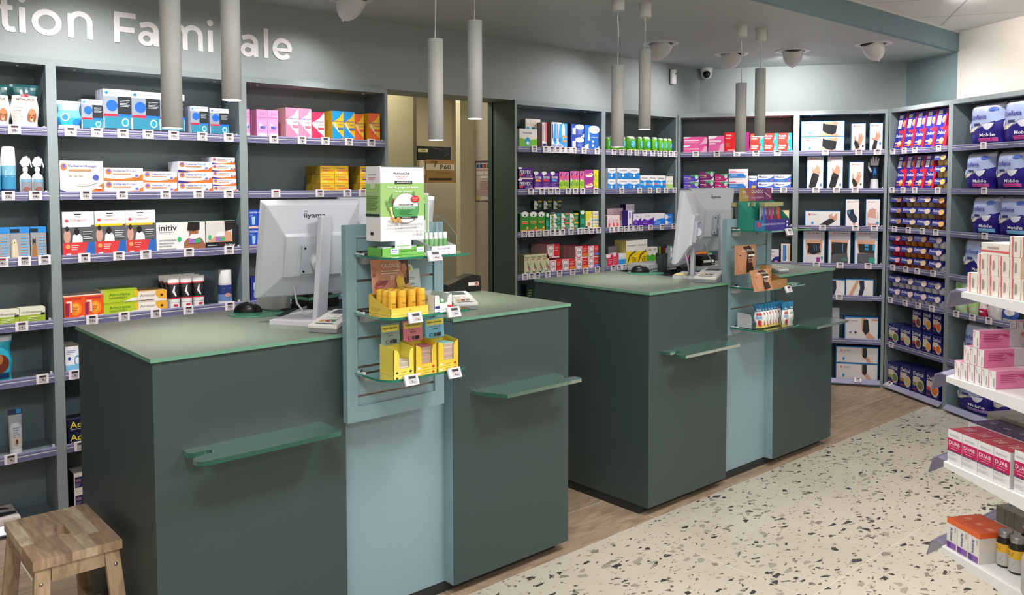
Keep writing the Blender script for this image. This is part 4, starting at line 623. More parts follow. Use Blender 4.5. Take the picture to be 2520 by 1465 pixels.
def soup(c, c2): return [('t', 'Delical', .08, .72, .8, .16, '#f0eef6'), ('r', .06, .3, .62, .68, '#e4d4c0'), ('r', .06, .3, .5, .44, c2), ('e', .68, .36, .3, .24, '#e6dcc8'), ('e', .68, .36, .24, .18, c), ('l', .06, .16, .3, 1, .08, '#e05a50'), ('l', .6, .12, .3, 1, .05, '#a8a8d8')]
bx('spG', 'navy soup box with green bowl', '#22266e', '#1c1f5a', '#343a88', .14, soup('#7a8a4c', '#a8a85c'), name='soup_box')
bx('spT', 'navy soup box with pale bowl', '#22266e', '#1c1f5a', '#343a88', .14, soup('#d8c890', '#c87a50'), name='soup_box')
bx('spR', 'navy soup box with brown bowl', '#22266e', '#1c1f5a', '#343a88', .14, soup('#8a5438', '#c8483c'), name='soup_box')
bx('spY', 'navy drink box with yellow fruit', '#22266e', '#1c1f5a', '#343a88', .14, soup('#f0ac30', '#f0d8a8'), name='soup_box')
bx('spO', 'navy drink box with orange fruit', '#22266e', '#1c1f5a', '#343a88', .14, soup('#e8782c', '#e0503c'), name='soup_box')
# ninth bay: soft packs
def conf(bar): return dict(bands=[(0, '#251c7c'), (.38, '#aab8e0'), (.86, '#d6d4e4')], a=[('p', [(0, .3), (.0, .42), (.3, .40), (.55, .52), (.62, .56), (.3, .34)], '#e4dccf'), ('p', [(.3, .36), (.6, .46), (1, .60), (1, .3), (.5, .2)], '#251c7c'), ('t', 'Confiance', .12, .62, .58, .12, '#38409c'), ('e', .84, .84, .11, .05, '#4a6ac0'), ('p', [(.56, .5), (.88, .52), (.84, .42), (.76, .36), (.68, .36), (.6, .42)], '#dfe0ec'), ('r', .3, .47, .5, .53, '#3a3a68'), ('t', 'Mobile', .5, .2, .42, .08, '#eceaf6'), ('r', .46, .08, .96, .17, bar), ('l', .02, .2, .3, 2, .04, '#b8b8e4'), ('e', .08, .46, .04, .08, '#e0dcec'), ('e', .16, .46, .04, .08, '#e0dcec')])
for key, ds, bar in (('cfP', 'blue incontinence pack with pink bar', '#c04a94'), ('cfL', 'blue incontinence pack with pale blue bar', '#7ab4e0'), ('cfV', 'blue incontinence pack with mauve bar', '#9a7ab8')):
    q = conf(bar); kind(key, 'incontinence_pack', ds, '#aab8e0', d=.15, shape='pouch', cat='pack', fat=.5, **q)
kind('grnbag', 'wipes_pouch', 'pale green wipes pouch', '#b8dc98', d=.06, shape='pouch', cat='pouch', bands=[(0, '#c2dcaa'), (.3, '#b4dc90'), (.84, '#cfd8d4')], a=[('e', .4, .55, .22, .24, '#e0ecd8'), ('e', .4, .55, .16, .18, '#a8cc88'), ('r', .1, .12, .3, .25, '#d04830'), ('p', [(.1, 0), (.35, 0), (.2, .12)], '#3a9ac0'), ('r', .3, .78, .7, .88, '#7cc45c')])
kind('pinkbag', 'wipes_pouch', 'white and crimson pouch', '#e8dcdc', d=.05, shape='pouch', cat='pouch', bands=[(0, '#c02450'), (.5, '#ead8dc')], a=[('e', .5, .34, .3, .06, '#f0e0e4')])
kind('whtbag', 'wipes_pouch', 'white soft pouch', '#e6dedf', d=.07, shape='pouch', cat='pouch', bands=[(0, '#e2d8d8'), (.7, '#eae2e4')], a=[('l', .3, .3, .4, 2, .06, '#c0a8b0')])
kind('blubag', 'wipes_pouch', 'blue and white pouch', '#3a62a8', d=.05, shape='pouch', cat='pouch', bands=[(0, '#dcd8dc'), (.2, '#3058a0')], a=[('e', .6, .5, .3, .16, '#e8e4ea')])
# gondola in the foreground
bx('gwr', 'white carton with red strip', '#e8e2d8', '#c8a890', '#ece6de', .1, [('r', .18, 0, .34, 1, '#d8667a'), ('r', .22, .0, .3, .5, '#e8a08c'), ('r', .5, .25, .62, .75, '#9a948c'), ('r', .66, .3, .72, .7, '#b8b0a8'), ('r', .05, .35, .1, .95, '#f2eee8')])
bx('glie', 'white carton lying flat', '#e8e2d8', '#c8a890', '#ece6de', .08, [('r', 0, .2, 1, .38, '#dc5a64'), ('r', .25, .5, .65, .7, '#a8a298')])
def pk(): return [('r', 0, 0, .04, 1, '#d8405c'), ('r', .68, .1, .82, .6, '#a8a4a4'), ('r', .3, .6, .4, .85, '#c4c0c0'), ('r', .2, .88, .32, .92, '#5a585a')]
bx('gpk', 'white-ended pink carton', '#f0ecea', '#e8a8c0', '#f2b8cc', .19, pk(), pink=1)
bx('duab', 'white carton with crimson band', '#edeaea', '#dcd8d8', '#c04a60', .085, [('r', 0, .38, 1, .74, '#c8245c'), ('t', 'DUAB', .1, .56, .76, .11, '#f4e8ee'), ('t', 'D-MANNOSE', .1, .5, .76, .035, '#e8b0c4'), ('r', .25, .44, .72, .455, '#f0c8d4'), ('r', 0, .36, 1, .385, '#5a2a6c'), ('t', 'GRANIONS', .16, .84, .68, .04, '#8a8ca0'), ('l', .06, .32, .6, 2, .025, '#a8a8ac'), ('l', .06, .2, .76, 4, .022, '#b8b8bc')], topart=[('r', .06, .05, .94, .95, '#b83a50'), ('t', 'DUAB', .25, .3, .5, .3, '#f0c0c0')], cat='box')
bx('gpur', 'white carton with purple top', '#dcd8dc', '#c8c8cc', '#5a3a6c', .085, [('t', 'GRANIONS', .14, .84, .7, .05, '#7a7c90')], topart=[('r', .05, .05, .95, .95, '#5a3a6c'), ('r', .5, .4, .9, .55, '#a890b8')])
bx('ggrey', 'plain grey-white carton', '#c4bdb4', '#b8b0a8', '#bdb8b0', .085, [('l', .1, .9, .7, 2, .04, '#a09890')])
bx('gact', 'orange-topped white purple slim carton', '#eae4de', '#d4cfc9', '#d05a34', .09, [('r', 0, .84, 1, 1, '#ec6a34'), ('r', .05, .02, .92, .22, '#8a5ab0'), ('r', .05, .02, .4, .22, '#6a3a94'), ('l', .8, .78, .12, 1, .4, '#c0b8b4')], vtext=('Activane', '#4a4a90'), topart=[('r', .3, .4, .75, .55, '#e89a84')], sideband=(.84, '#e8642e'))
kind('jar', 'capsule_jar', 'brown glass jar with yellow label', '#2c2a2c', d=.06, shape='jar', cat='jar')
bx('ggrn', 'taupe carton with green mark', '#a89c8c', '#988c7e', '#a0968a', .07, [('l', .1, .8, .7, 2, .06, '#8a8076')], topart=[('r', .4, .35, .7, .6, '#4a7a50'), ('r', .1, .6, .4, .9, '#b88a7c')])

# ------------------------------------------------------------------ building the products
def fan(mb, pts, mt, rings=2):
    n = len(pts); cu = sum(p[0] for p in pts)/n; cv = sum(p[1] for p in pts)/n; return [(cu, cv)]+[(cu+(p[0]-cu)*q/rings, cv+(p[1]-cv)*q/rings) for q in range(1, rings+1) for p in pts], [(0, 1+i, 1+(i+1) % n) for i in range(n)]+[(1+(q-1)*n+i, 1+(q-1)*n+(i+1) % n, 1+q*n+(i+1) % n, 1+q*n+i)[::-1] for q in range(1, rings) for i in range(n)]
def art_curved(mb, items, P):
    for k, it in enumerate(items):
        c = it[-1]; mt = mat(c, .4)
        if it[0] == 't': art(mb, [it], lambda u, v, l, k=k: P(u, v, k+1)); continue
        if it[0] == 'l': art(mb, [it], lambda u, v, l, k=k: P(u, v, k+1)); continue
        if it[0] == 'r':
            _, u0, v0, u1, v1, _ = it; N = 5; pts = [(u0+(u1-u0)*i/N, v0) for i in range(N)]+[(u1, v0+(v1-v0)*i/3) for i in range(3)]+[(u1-(u1-u0)*i/N, v1) for i in range(N)]+[(u0, v1-(v1-v0)*i/3) for i in range(3)]
        elif it[0] == 'e': pts = [(it[1]+it[3]*math.cos(a*PI/9), it[2]+it[4]*math.sin(a*PI/9)) for a in range(18)]
        else:
            q = it[1]; pts = [(q[i][0]+(q[(i+1) % len(q)][0]-q[i][0])*j/3, q[i][1]+(q[(i+1) % len(q)][1]-q[i][1])*j/3) for i in range(len(q)) for j in range(3)]
        vs, fs = fan(mb, pts, mt, 3); mb.add([P(u, v, k+1) for u, v in vs], fs, mt)
def bandcol(bands, v):
    c = bands[0][1]
    for b in bands:
        if v >= b[0]: c = b[1]
    return c
EPS = .0004
def make(key, w, h, d):
    k = K[key]; sh = k['shape']; m = MB(); extra = []
    if sh == 'box':
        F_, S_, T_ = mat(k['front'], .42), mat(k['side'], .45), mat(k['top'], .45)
        sl = k.get('slant', 0)*h
        if k.get('pink'):
            PKs = mat('#d97aa2', .4); GRs = mat('#c9bcc2', .4); a = d*.42
            m.box(-w/2, 0, 0, w/2, a, h, mat('#e088aa', .4), top=mat('#e8a0bc', .4), side=PKs, front=F_); m.box(-w/2, a, 0, w/2, d, h, GRs, top=mat('#d8ccd2', .4), side=GRs)
            art(m, [('l', .06, .8, .26, 5, .1, '#b83a70'), ('p', [(.3, .72), (.36, .8), (.42, .66), (.38, .6)], '#c83a74'), ('e', .62, .7, .04, .12, '#c8707c'), ('l', .72, .8, .22, 6, .1, '#a8a0a8')], lambda u, v, l: (w/2+EPS*(l+1), d*u, h*v))
        else:
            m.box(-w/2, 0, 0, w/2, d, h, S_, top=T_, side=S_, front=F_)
            if sl: m.v = [(x+sl*(z/h-.5), y+z*.12, z) for x, y, z in m.v]
        P_ = (lambda u, v, l: (-w/2+w*u+(sl*(v-.5)), h*v*.12-EPS*(l+1), h*v)) if sl else (lambda u, v, l: (-w/2+w*u, -EPS*(l+1), h*v))
        art(m, k['a'], P_)
        if 'topart' in k: art(m, k['topart'], lambda u, v, l: (-w/2+w*u, d*v, h+EPS*(l+1)))
        if 'sideband' in k:
            v0, c = k['sideband']; m.box(-w/2-EPS, EPS, h*v0, w/2+EPS, d+EPS, h+EPS, mat(c, .4), top=T_)
        if 'vtext' in k: art(m, [('t', k['vtext'][0], 0, 0, 1, 1, k['vtext'][1])], lambda u, v, l: (-w/2+w*(.36+.26*v), -EPS*3, h*(.74-.46*u)))
        if k['top'] == k['side']: pass
    elif sh == 'pouch':
        nu, nv = 10, 16; fat = k.get('fat', .5)
        def S(u, v, sgn=-1, off=0):
            e = max(0, 1-abs(2*u-1)**(4 if fat > .4 and k['cat'] == 'pack' else 2.4))**.55; pv = (max(0, 1-max(0, (v-.72)/.28)**2)**.5 if k['cat'] == 'pack' else max(0, 1-max(0, (v-.4)/.6)**2.4)**.7)*(.8+.2*min(1, v/.15))
            y = d*.5+sgn*(d*.5*e*pv+.002)+math.sin(u*17+v*9)*.0012*min(1, v*4); return (-w/2+w*(u*(1-.05*(1-e*.0))+.025+.0*v)+.004*math.sin(v*11)*(.5-u)*2, y-off, h*v)
        for j in range(nv):
            c = mat(bandcol(k['bands'], (j+.5)/nv), .32)
            for i in range(nu):
                q = [(i/nu, j/nv), ((i+1)/nu, j/nv), ((i+1)/nu, (j+1)/nv), (i/nu, (j+1)/nv)]
                m.add([S(*p) for p in q], [(0, 1, 2, 3)], c, True); m.add([S(*p, 1) for p in q], [(3, 2, 1, 0)], c, True)
        m.add([S(i/nu, 0) for i in range(nu+1)]+[S(1-i/nu, 0, 1) for i in range(nu+1)], [list(range(2*nu+2))[::-1]], mat(k['bands'][0][1], .32))
        art_curved(m, k['a'], lambda u, v, l: S(u, v, -1, (.0035 if k['cat'] == 'pack' else .0012)+EPS*l))
    elif sh == 'tube':
        r = w/2; cut = k['bands'][1][0]; N = 16
        def ring(v):
            if v < cut: return r*.86, r*.86
            q = (v-cut)/(1-cut); return r*(.9+.12*q), max(.0015, r*.9*(1-q**1.4))
        vv = [0, cut-.001, cut]+[b[0] for b in k['bands'][2:]]+[.5, .65, .75, .85, .93, 1]; vv = sorted(set(vv))
        for a, b in zip(vv[:-1], vv[1:]):
            m.lathe([(1, a*h), (1, b*h)], mat(bandcol(k['bands'], (a+b)/2), .35), n=N, cap=False)
            nv_ = 2*N; base = len(m.v)-nv_
            for q, v in ((0, a), (1, b)):
                rx, ry = ring(v)
                for i in range(N): x, y, z = m.v[base+q*N+i]; m.v[base+q*N+i] = (x*rx, r+y*ry, z)
        m.add([(r*.86*math.cos(2*PI*i/N), r+r*.86*math.sin(2*PI*i/N), cut*h) for i in range(N)], [list(range(N))], mat(k['bands'][0][1], .35))
        def PT(u, v, l): rx, ry = ring(v); a = -PI/2+(u-.5)*2.0; return (rx*math.cos(a)*1.01, r+ry*math.sin(a)-.0008-EPS*l, v*h)
        art_curved(m, k['a'], PT)
    elif sh == 'can':
        r = w/2; bs = k['bands']+[(k['prof'][-1][1], None)]
        for (v0, c), (v1, _) in zip(bs[:-1], bs[1:]): m.lathe([(r, v0*h), (r, v1*h)], mat(c, .3), c=(0, r, 0), n=24, cap=(v0 == 0))
        m.lathe([(r, k['prof'][-1][1]*h), (r*.8, k['prof'][-1][1]*h+.003)], mat(k['bands'][-1][1], .3), c=(0, r, 0), n=24)
        c_ = MB(); c_.lathe([(q*r, v*h) for q, v in k['cap']], mat(k['capc'], .35), c=(0, r, 0), n=24); extra.append(('cap', c_))
        art_curved(m, k['a'], lambda u, v, l: ((r+.0006+EPS*l)*math.sin((u-.5)*2), r-(r+.0006+EPS*l)*math.cos((u-.5)*2), v*h))
    elif sh == 'trigger':
        r = w/2; m.lathe([(r*.94, 0), (r, .01), (r, h*.42), (r*.8, h*.5), (r*.36, h*.55), (r*.36, h*.62)], mat('#d9d7da', .35), c=(0, r, 0), n=20)
        art_curved(m, [('r', .02, .06, .98, .4, '#8a8e98'), ('r', .02, .32, .98, .38, '#7ab0d8'), ('e', .5, .14, .28, .06, '#8c5a4c')], lambda u, v, l: ((r+.0006+EPS*l)*math.sin((u-.5)*2), r-(r+.0006+EPS*l)*math.cos((u-.5)*2), v*h))
        c_ = MB(); wm = mat('#ecebec', .35); c_.lathe([(r*.45, h*.6), (r*.45, h*.7), (r*.3, h*.72)], wm, c=(0, r, 0), n=16)
        c_.prism([(-r*.9, h*.82), (-r*.5, h*.72), (r*.6, h*.74), (r*.75, h*.9), (r*.3, h), (-r*.3, h*.98)], r-.008, r+.008, wm, axis='y')
        c_.prism([(r*.55, h*.9), (r*1.05, h*.70), (r*1.15, h*.72), (r*.75, h*.96)], r-.006, r+.006, wm, axis='y'); extra.append(('trigger_head', c_))
    elif sh == 'tub':
        cm = mat(k['cc'], .35); rx = w/2*.98; ry = d/2
        m.lathe([(.72, 0), (.86, .02*h), (.98, h*.3), (1, h*.5), (.94, h*.75), (.72, h*.9), (.66, h*.93)], cm, n=20, sx=rx, sy=ry, c=(0, ry, 0))
        c_ = MB(); c_.lathe([(.66, h*.93), (.66, h*.99), (.6, h)], mat('#dfe6c0', .35), n=20, sx=rx, sy=ry, c=(0, ry, 0)); m.f += []; extra.append(('lid', c_))
        def PB(u, v, l): a = (u-.5)*1.9; q = 1.01 if .12 < v < .72 else (.9 if v <= .12 else .84); return (rx*q*math.sin(a), ry-ry*q*math.cos(a)-.001-EPS*l, v*h)
        art_curved(m, k['a'], PB)
    elif sh == 'cups':
        nv_ = mat('#24287c', .4); cm = mat(k['cup'], .4); r = w*.235
        for ix in (-1, 1):
            for iy in (0, 1): m.lathe([(r*.72, 0), (r*.8, h*.05), (r, h*.56), (r*1.04, h*.6)], cm, c=(ix*w*.25, r*1.1+iy*(d-2.2*r), 0), n=14)
        m.box(-w/2, .0, h*.60, w/2, d, h*.98, nv_); m.prism([(0, h*.60), (-.012, h*.48), (-.0125, h*.482), (0, h*.98)], -w/2, w/2, nv_, axis='x')
        m.prism([(-.0005, h*.98), (-.0135, h*.44), (-.0125, h*.44), (.001, h*.98)], -w/2, w/2, nv_, axis='x')
        art(m, k['a'], lambda u, v, l: (-w/2+w*u, -.0140-EPS*(l+1)+v*.013, h*(.44+.54*v)))
    elif sh == 'jar':
        r = w/2; gl = mat('#2b2826', .12); m.lathe([(r*.9, 0), (r, .004), (r, h*.72), (r*.8, h*.8), (r*.72, h*.86)], gl, c=(0, r, 0), n=24)
        m.lathe([(r*1.01, h*.06), (r*1.01, h*.42)], mat('#b9b6b0', .4), c=(0, r, 0), n=24, cap=False); m.lathe([(r*1.01, h*.42), (r*1.01, h*.66)], mat('#dca92c', .4), c=(0, r, 0), n=24, cap=False)
        c_ = MB(); c_.lathe([(r*.84, h*.84), (r*.86, h*.86), (r*.86, h*.98), (r*.8, h)], mat('#a5a2a0', .3, metal=.7), c=(0, r, 0), n=24); extra.append(('lid', c_))
        art_curved(m, [('l', .2, .36, .6, 4, .06, '#55504c'), ('l', .3, .58, .4, 2, .06, '#8a6414')], lambda u, v, l: ((r*1.02+EPS*l)*math.sin((u-.5)*2), r-(r*1.02+EPS*l)*math.cos((u-.5)*2), v*h))
    o = m.build(k['name'])
    for nme, mb in extra: mb.build(nme, o)
    return o
PROTO = {}; REC = {}
def place(key, loc, ang, w, h, d, rec=None, roll=0):
    q = (key, round(w, 3), round(h, 3), round(d, 3))
    if q in PROTO: o = copy_tree(PROTO[q])
    else: o = make(key, w, h, d); PROTO[q] = o
    o.location = loc; o.rotation_euler = (0, roll, ang)
    if rec: REC.setdefault(rec[:3], []).append((rec[3], rec[4], rec[5], o))
    return o
def P(bay, lvl, key, x0, x1, yt, n=1, st=1, dp=1, t=.016, d=None, gap=.0015, zb=None, setb=0, h=None, yaw=0, j0=0):
    B = BAYS[bay]; k = K[key]; d = d or k['d']; zb = zb if zb is not None else B.lv[lvl] if bay == 'W' else (B.lv[lvl]-.0115 if lvl < 7 else .0435)
    s0 = B.sz(x0, yt+12, t)[0]; s1 = B.sz(x1, yt+12, t)[0]; z1 = B.sz((x0+x1)/2, yt, t)[1]
    if bay in EXT: s0 = max(s0, EXT[bay][0]+.0225); s1 = min(s1, EXT[bay][1]-.0345)
    if bay == 'W': s0 = max(s0, (.05 if lvl == 1 else .004)-.45*t)
    lim = (B.lv[lvl-1]-.0385 if lvl > 1 else HD-.036) if bay in EXT else (9 if lvl == 1 else B.lv[lvl-1]-.037)
    z1 = min(z1, lim)
    hh = h or (z1-zb)/st; w = (s1-s0)/n; ds = k['desc']
    if k['shape'] in ('can', 'trigger', 'tube', 'jar'): d = max(d, (w-gap)*1.02)
    out = []
    for i in range(n):
        for q in range(st):
            for j in range(dp):
                tt = t+q*setb+j*(d+.003)
                if tt+d > B.depth and j > 0: continue
                s = s0+(i+.5)*w; loc = B.w(s, tt, zb+q*(hh+.0004)); out.append(place(key, loc, B.ang+yaw, w-gap, hh-.0006, d, (bay, lvl, ds, s, q, j+j0)))
    return out
def ztop(L): return max((o.matrix_basis @ v.co).z for o in L for v in o.data.vertices)+.0006
ORD = ['', 'first', 'second', 'third', 'fourth', 'fifth', 'sixth', 'seventh', 'eighth', 'ninth', 'tenth', 'eleventh', 'twelfth', 'thirteenth']
def plural(w): return w+('es' if w.endswith('x') or w.endswith('ch') else 's')
def finish():
    for (bay, lvl, ds), L in REC.items():
        B = BAYS[bay]; cols = []
        for s, q, j, o in sorted(L, key=lambda r: r[0]):
            if not cols or s-cols[-1] > .012: cols.append(s)
        nst = max(r[1] for r in L); ndp = max(r[2] for r in L); seen = {}
        for s, q, j, o in L:
            ci = max(i for i, c in enumerate(cols) if s-c > -.012)+1
            t = ds
            if len(cols) > 1: t += ', '+(ORD[ci] if ci < len(ORD) else 'last')+' from left'
            if nst: t += ', '+{1: ['lower', 'upper'], 2: ['lowest', 'middle', 'topmost'], 3: ['lowest', 'second-lowest', 'second-highest', 'topmost'], 4: ['lowest', 'second-lowest', 'middle', 'second-highest', 'topmost']}[nst][q]
            if ndp: t += ', '+['front', 'second row', 'third row', 'fourth row'][j] if j < 4 else ', back row'
            t += ', '+B.sh[lvl]+', '+B.ph
            key = o.name.split('.')[0]; kk = [k for k in K.values() if k['desc'] == ds][0]
            tag(o, t, kk['cat'])
            if len(L) > 1: o['group'] = (plural(ds)+' on the '+B.sh[lvl]+', '+B.ph)[:80]
# price tags, one prototype per number shown
TG = {}
def ptag(bay, lvl, items):
    B = BAYS[bay]; L = []
    for px, num in items:
        z = B.lv[lvl]; s = None
        v = B.A; zc = z-.016
        # pixel column -> position along the rail
        yy = None; lo, hi = EXT[bay]
        s = min(max(B.sz(px, CY-(zc-EYE)*F/5, -.008)[0], lo+.03), hi-.03)
        for _ in range(2):
            P3 = B.w(s, -.008, zc); dd = P3-Vector((0, 0, EYE)); py = CY-F*(dd.dot(UP))/dd.dot(fw); s = min(max(B.sz(px, py, -.008)[0], lo+.03), hi-.03)
        L.append((s, num))
    for i, (s, num) in enumerate(L):
        if num not in TG:
            m = MB(); Wt = mat('#ece6ea', .35); Gs = mat('#b9b4b6', .4); Dk = mat('#3a2c34', .4) if '%' not in num else mat('#8a2c34', .4); num_ = num.strip('%')
            m.box(-.026, -.006, -.022, .026, 0, .022, Wt)
            m.box(-.014, -.0068, -.017, .016, -.006, .017, Gs); m.box(-.013, -.0074, .008, .015, -.0066, .016, Dk)
            if num_: art(m, [('t', num_, .12 if len(num_) > 1 else .4, .2, .5 if len(num_) > 1 else .25, .34, '#2b2428'), ('t', '90', .66, .18, .24, .17, '#2b2428')], lambda u, v, l: (-.013+.028*u, -.0074, -.016+.03*v))
            o = m.build('price_tag'); TG[num] = o
        else: o = TG[num].copy(); COL.objects.link(o)
        o.location = B.w(s, -.0075, B.lv[lvl]-.016 if lvl < 7 else .045); o.rotation_euler = (0 if lvl < 7 else -.9, 0, B.ang)
        t = 'white electronic price tag' + (' reading '+num.strip('%') if num.strip('%') and bay in 'ABC' else '')+', '+ORD[i+1]+' from left, '+B.sh[lvl].replace('shelf', 'rail')+', '+B.ph
        if len(L) == 1: t = t.replace('first from left, ', '')
        tag(o, t, 'price tag', 'electronic price tags on the shelf rails')

# ------------------------------------------------------------------ what stands where (measured columns of the shelf fronts)
P('A', 1, 'arthro', -44, 27, 205, 1); P('A', 1, 'arthro', 27, 98, 207, 1)
P('A', 2, 'spraycan', -32, 4, 360); P('A', 2, 'spraycan', 4, 41, 360); P('A', 2, 'trigger', 49, 109, 384, 2)
P('A', 3, 'dogbox', -25, 73, 560, 2); P('A', 3, 'shepbox', 74, 122, 558)
P('A', 4, 'biocan', -18, 48, 764); P('A', 4, 'biocan', 48, 112, 757)
P('A', 5, 'tealbag', -40, 32, 828); P('A', 6, 'tube', 22, 58, 1010, t=.03)
P('A', 7, 'pads', -50, 52, 1290, h=.035, d=.2)
P('B', 1, 'gelpouch', 141, 200, 248); P('B', 1, 'pearlS', 200, 253, 245, dp=2); P('B', 1, 'pearlL', 253, 323, 220, dp=3); P('B', 1, 'pearlL', 323, 393, 226, dp=3); P('B', 1, 'pearlL', 393, 454, 231, dp=3)
P('B', 1, 'pearlS', 468, 512, 262, dp=4); P('B', 1, 'pearlS', 516, 563, 267, dp=3)
P('B', 2, 'voltBig', 146, 254, 396); P('B', 2, 'volt', 255, 352, 413, st=2); P('B', 2, 'volt', 352, 436, 422, st=2); P('B', 2, 'voltS', 437, 522, 398, st=3); P('B', 2, 'voltS', 523, 588, 388, st=5, setb=.004)
P('B', 3, 'therm1', 152, 231, 521); P('B', 3, 'therm2', 232, 382, 518, n=2); P('B', 3, 'initW', 384, 505, 547); P('B', 3, 'initB', 506, 582, 543, d=.07)
P('B', 4, 'sport', 157, 254, 728, n=2, dp=2); P('B', 4, 'arni', 254, 338, 712, st=2); P('B', 4, 'arnican', 338, 411, 716, st=2); 
P('B', 4, 'btube', 417, 508, 681, n=3, dp=3); P('B', 4, 'creamcan', 543, 577, 665)
P('B', 5, 'omron', 160, 200, 853, dp=2); P('B', 6, 'advil', 166, 238, 1029, st=2); P('B', 7, 'darkwht', 181, 226, 1162, n=2, st=2)
P('C', 1, 'dolP', 594, 615, 268); P('C', 1, 'dolP', 631, 684, 270, n=2, dp=2); P('C', 1, 'dolR', 703, 766, 266, n=2, dp=3, d=.05); P('C', 1, 'dolRed', 767, 798, 276); P('C', 1, 'dolB', 817, 873, 274, n=2, dp=3); P('C', 1, 'dolO', 873, 895, 281); P('C', 1, 'dolO', 907, 935, 279, dp=2)
for r in range(3):
    z = 1.577-.0115+r*.052
    P('C', 2, 'doly', 788, 858, 430, n=2, dp=2, zb=z, h=.051, t=.016+r*.02, d=.085); P('C', 2, 'doly2', 886, 960 if r < 0 else 945, 430, n=2, dp=2, zb=z, h=.051, t=.016+r*.02, d=.085)
for L in REC[('C', 2, K['doly']['desc'])], REC[('C', 2, K['doly2']['desc'])]:
    L[:] = [(s, min(2, int((o.location.z-1.565)/.05)), j, o) for s, q, j, o in L]
P('C', 3, 'nuro', 612, 657, 516, n=2, st=2); P('C', 3, 'redbox', 812, 846, 540, st=2)
P('C', 4, 'navybox', 617, 650, 682); P('C', 4, 'redbox', 815, 850, 626, st=2)
# fourth bay
P('D', 1, 'soufW', 1278, 1322, 317, t=.012); P('D', 1, 'souf', 1293, 1330, 293, n=3, t=.07, j0=0); P('D', 1, 'pnk', 1334, 1346, 301, dp=1); P('D', 1, 'wblu', 1357, 1383, 301, n=2, dp=3); P('D', 1, 'wblo', 1383, 1396, 304, dp=2); P('D', 1, 'mari', 1405, 1438, 306, st=2, dp=2); P('D', 1, 'mariT', 1439, 1474, 309)
P('D', 2, 'ferv', 1278, 1312, 413, st=2); P('D', 2, 'fvO', 1315, 1335, 425); P('D', 2, 'fvR', 1335, 1355, 425); P('D', 2, 'fvB', 1356, 1375, 425); P('D', 2, 'pggrn', 1376, 1400, 423, n=2); P('D', 2, 'pggrn', 1403, 1426, 421, n=2); P('D', 2, 'pggrn', 1427, 1439, 421); P('D', 2, 'pgyel', 1439, 1473, 418, st=2)
P('D', 3, 'hrG', 1281, 1302, 525); P('D', 3, 'hrR', 1302, 1323, 525); P('D', 3, 'hrG', 1323, 1342, 525); P('D', 3, 'hrT', 1343, 1352, 525); P('D', 3, 'ricO', 1353, 1362, 528, st=2); P('D', 3, 'ricB', 1362, 1380, 526, st=2); P('D', 3, 'ricR', 1381, 1401, 525, st=2); P('D', 3, 'ricO', 1402, 1423, 525, st=2); P('D', 3, 'hrT', 1427, 1441, 518); P('D', 3, 'yel1', 1441, 1457, 520); P('D', 3, 'yel2', 1458, 1474, 520, st=2)
P('D', 3, 'hrG', 1304, 1372, 527, n=3, t=.095, j0=1)
for x in (1316, 1340, 1364): P('D', 3, 'ricD', x-2, x+18, 494, t=.10, zb=1.427)
P('D', 4, 'petit', 1290, 1351, 626, n=4, dp=2); P('D', 4, 'drR', 1352, 1382, 640, dp=3, d=.055); P('D', 4, 'drO', 1383, 1414, 638, dp=3, d=.055); P('D', 4, 'drR', 1346, 1377, 614, zb=1.077, dp=3, d=.055, h=.1); P('D', 4, 'drO', 1416, 1446, 606, st=2, dp=3, d=.055); P('D', 4, 'drB', 1447, 1476, 605, st=2, dp=2, d=.055)
P('D', 5, 'grnjar', 1296, 1316, 700, dp=1)
# fifth bay
P('E', 1, 'nicN', 1497, 1503, 338); P('E', 1, 'nicW', 1504, 1530, 336); P('E', 1, 'nicN', 1531, 1543, 337); P('E', 1, 'nicW', 1544.5, 1571, 336); P('E', 1, 'nicN', 1572, 1585, 337); P('E', 1, 'nicW', 1585.5, 1607, 337); P('E', 1, 'nicN', 1608, 1622, 338); P('E', 1, 'nicN', 1624, 1660, 341, n=3)
P('E', 2, 'neo', 1496, 1515, 414, st=2); P('E', 2, 'neo', 1519, 1574, 414, n=2, st=2); P('E', 2, 'neoN', 1576, 1638, 432, n=3); P('E', 2, 'cgrn', 1639, 1660, 434, n=2)
P('E', 3, 'pinkS', 1494, 1525, 530, n=3); P('E', 3, 'pinkT', 1494, 1533, 513, n=3, t=.085); P('E', 3, 'purpT', 1540, 1561, 502, n=2, t=.1); P('E', 3, 'purpS', 1545, 1556, 518); P('E', 3, 'violW', 1559, 1578, 527); P('E', 3, 'violW', 1578, 1609, 526, d=.081); P('E', 3, 'blueW', 1609, 1636, 525); P('E', 3, 'blueS', 1637, 1658, 527, st=2)
P('E', 4, 'redS', 1494, 1510, 627); P('E', 4, 'redS', 1511, 1521, 623, d=.061); P('E', 4, 'bwS', 1523, 1541, 624, n=2); P('E', 4, 'snail', 1541, 1593, 591, n=2, dp=2); P('E', 4, 'grn2', 1593, 1618, 608, n=2); P('E', 4, 'tealT', 1650, 1662, 605); P('E', 4, 'greyL', 1497, 1520, 606, t=.09)
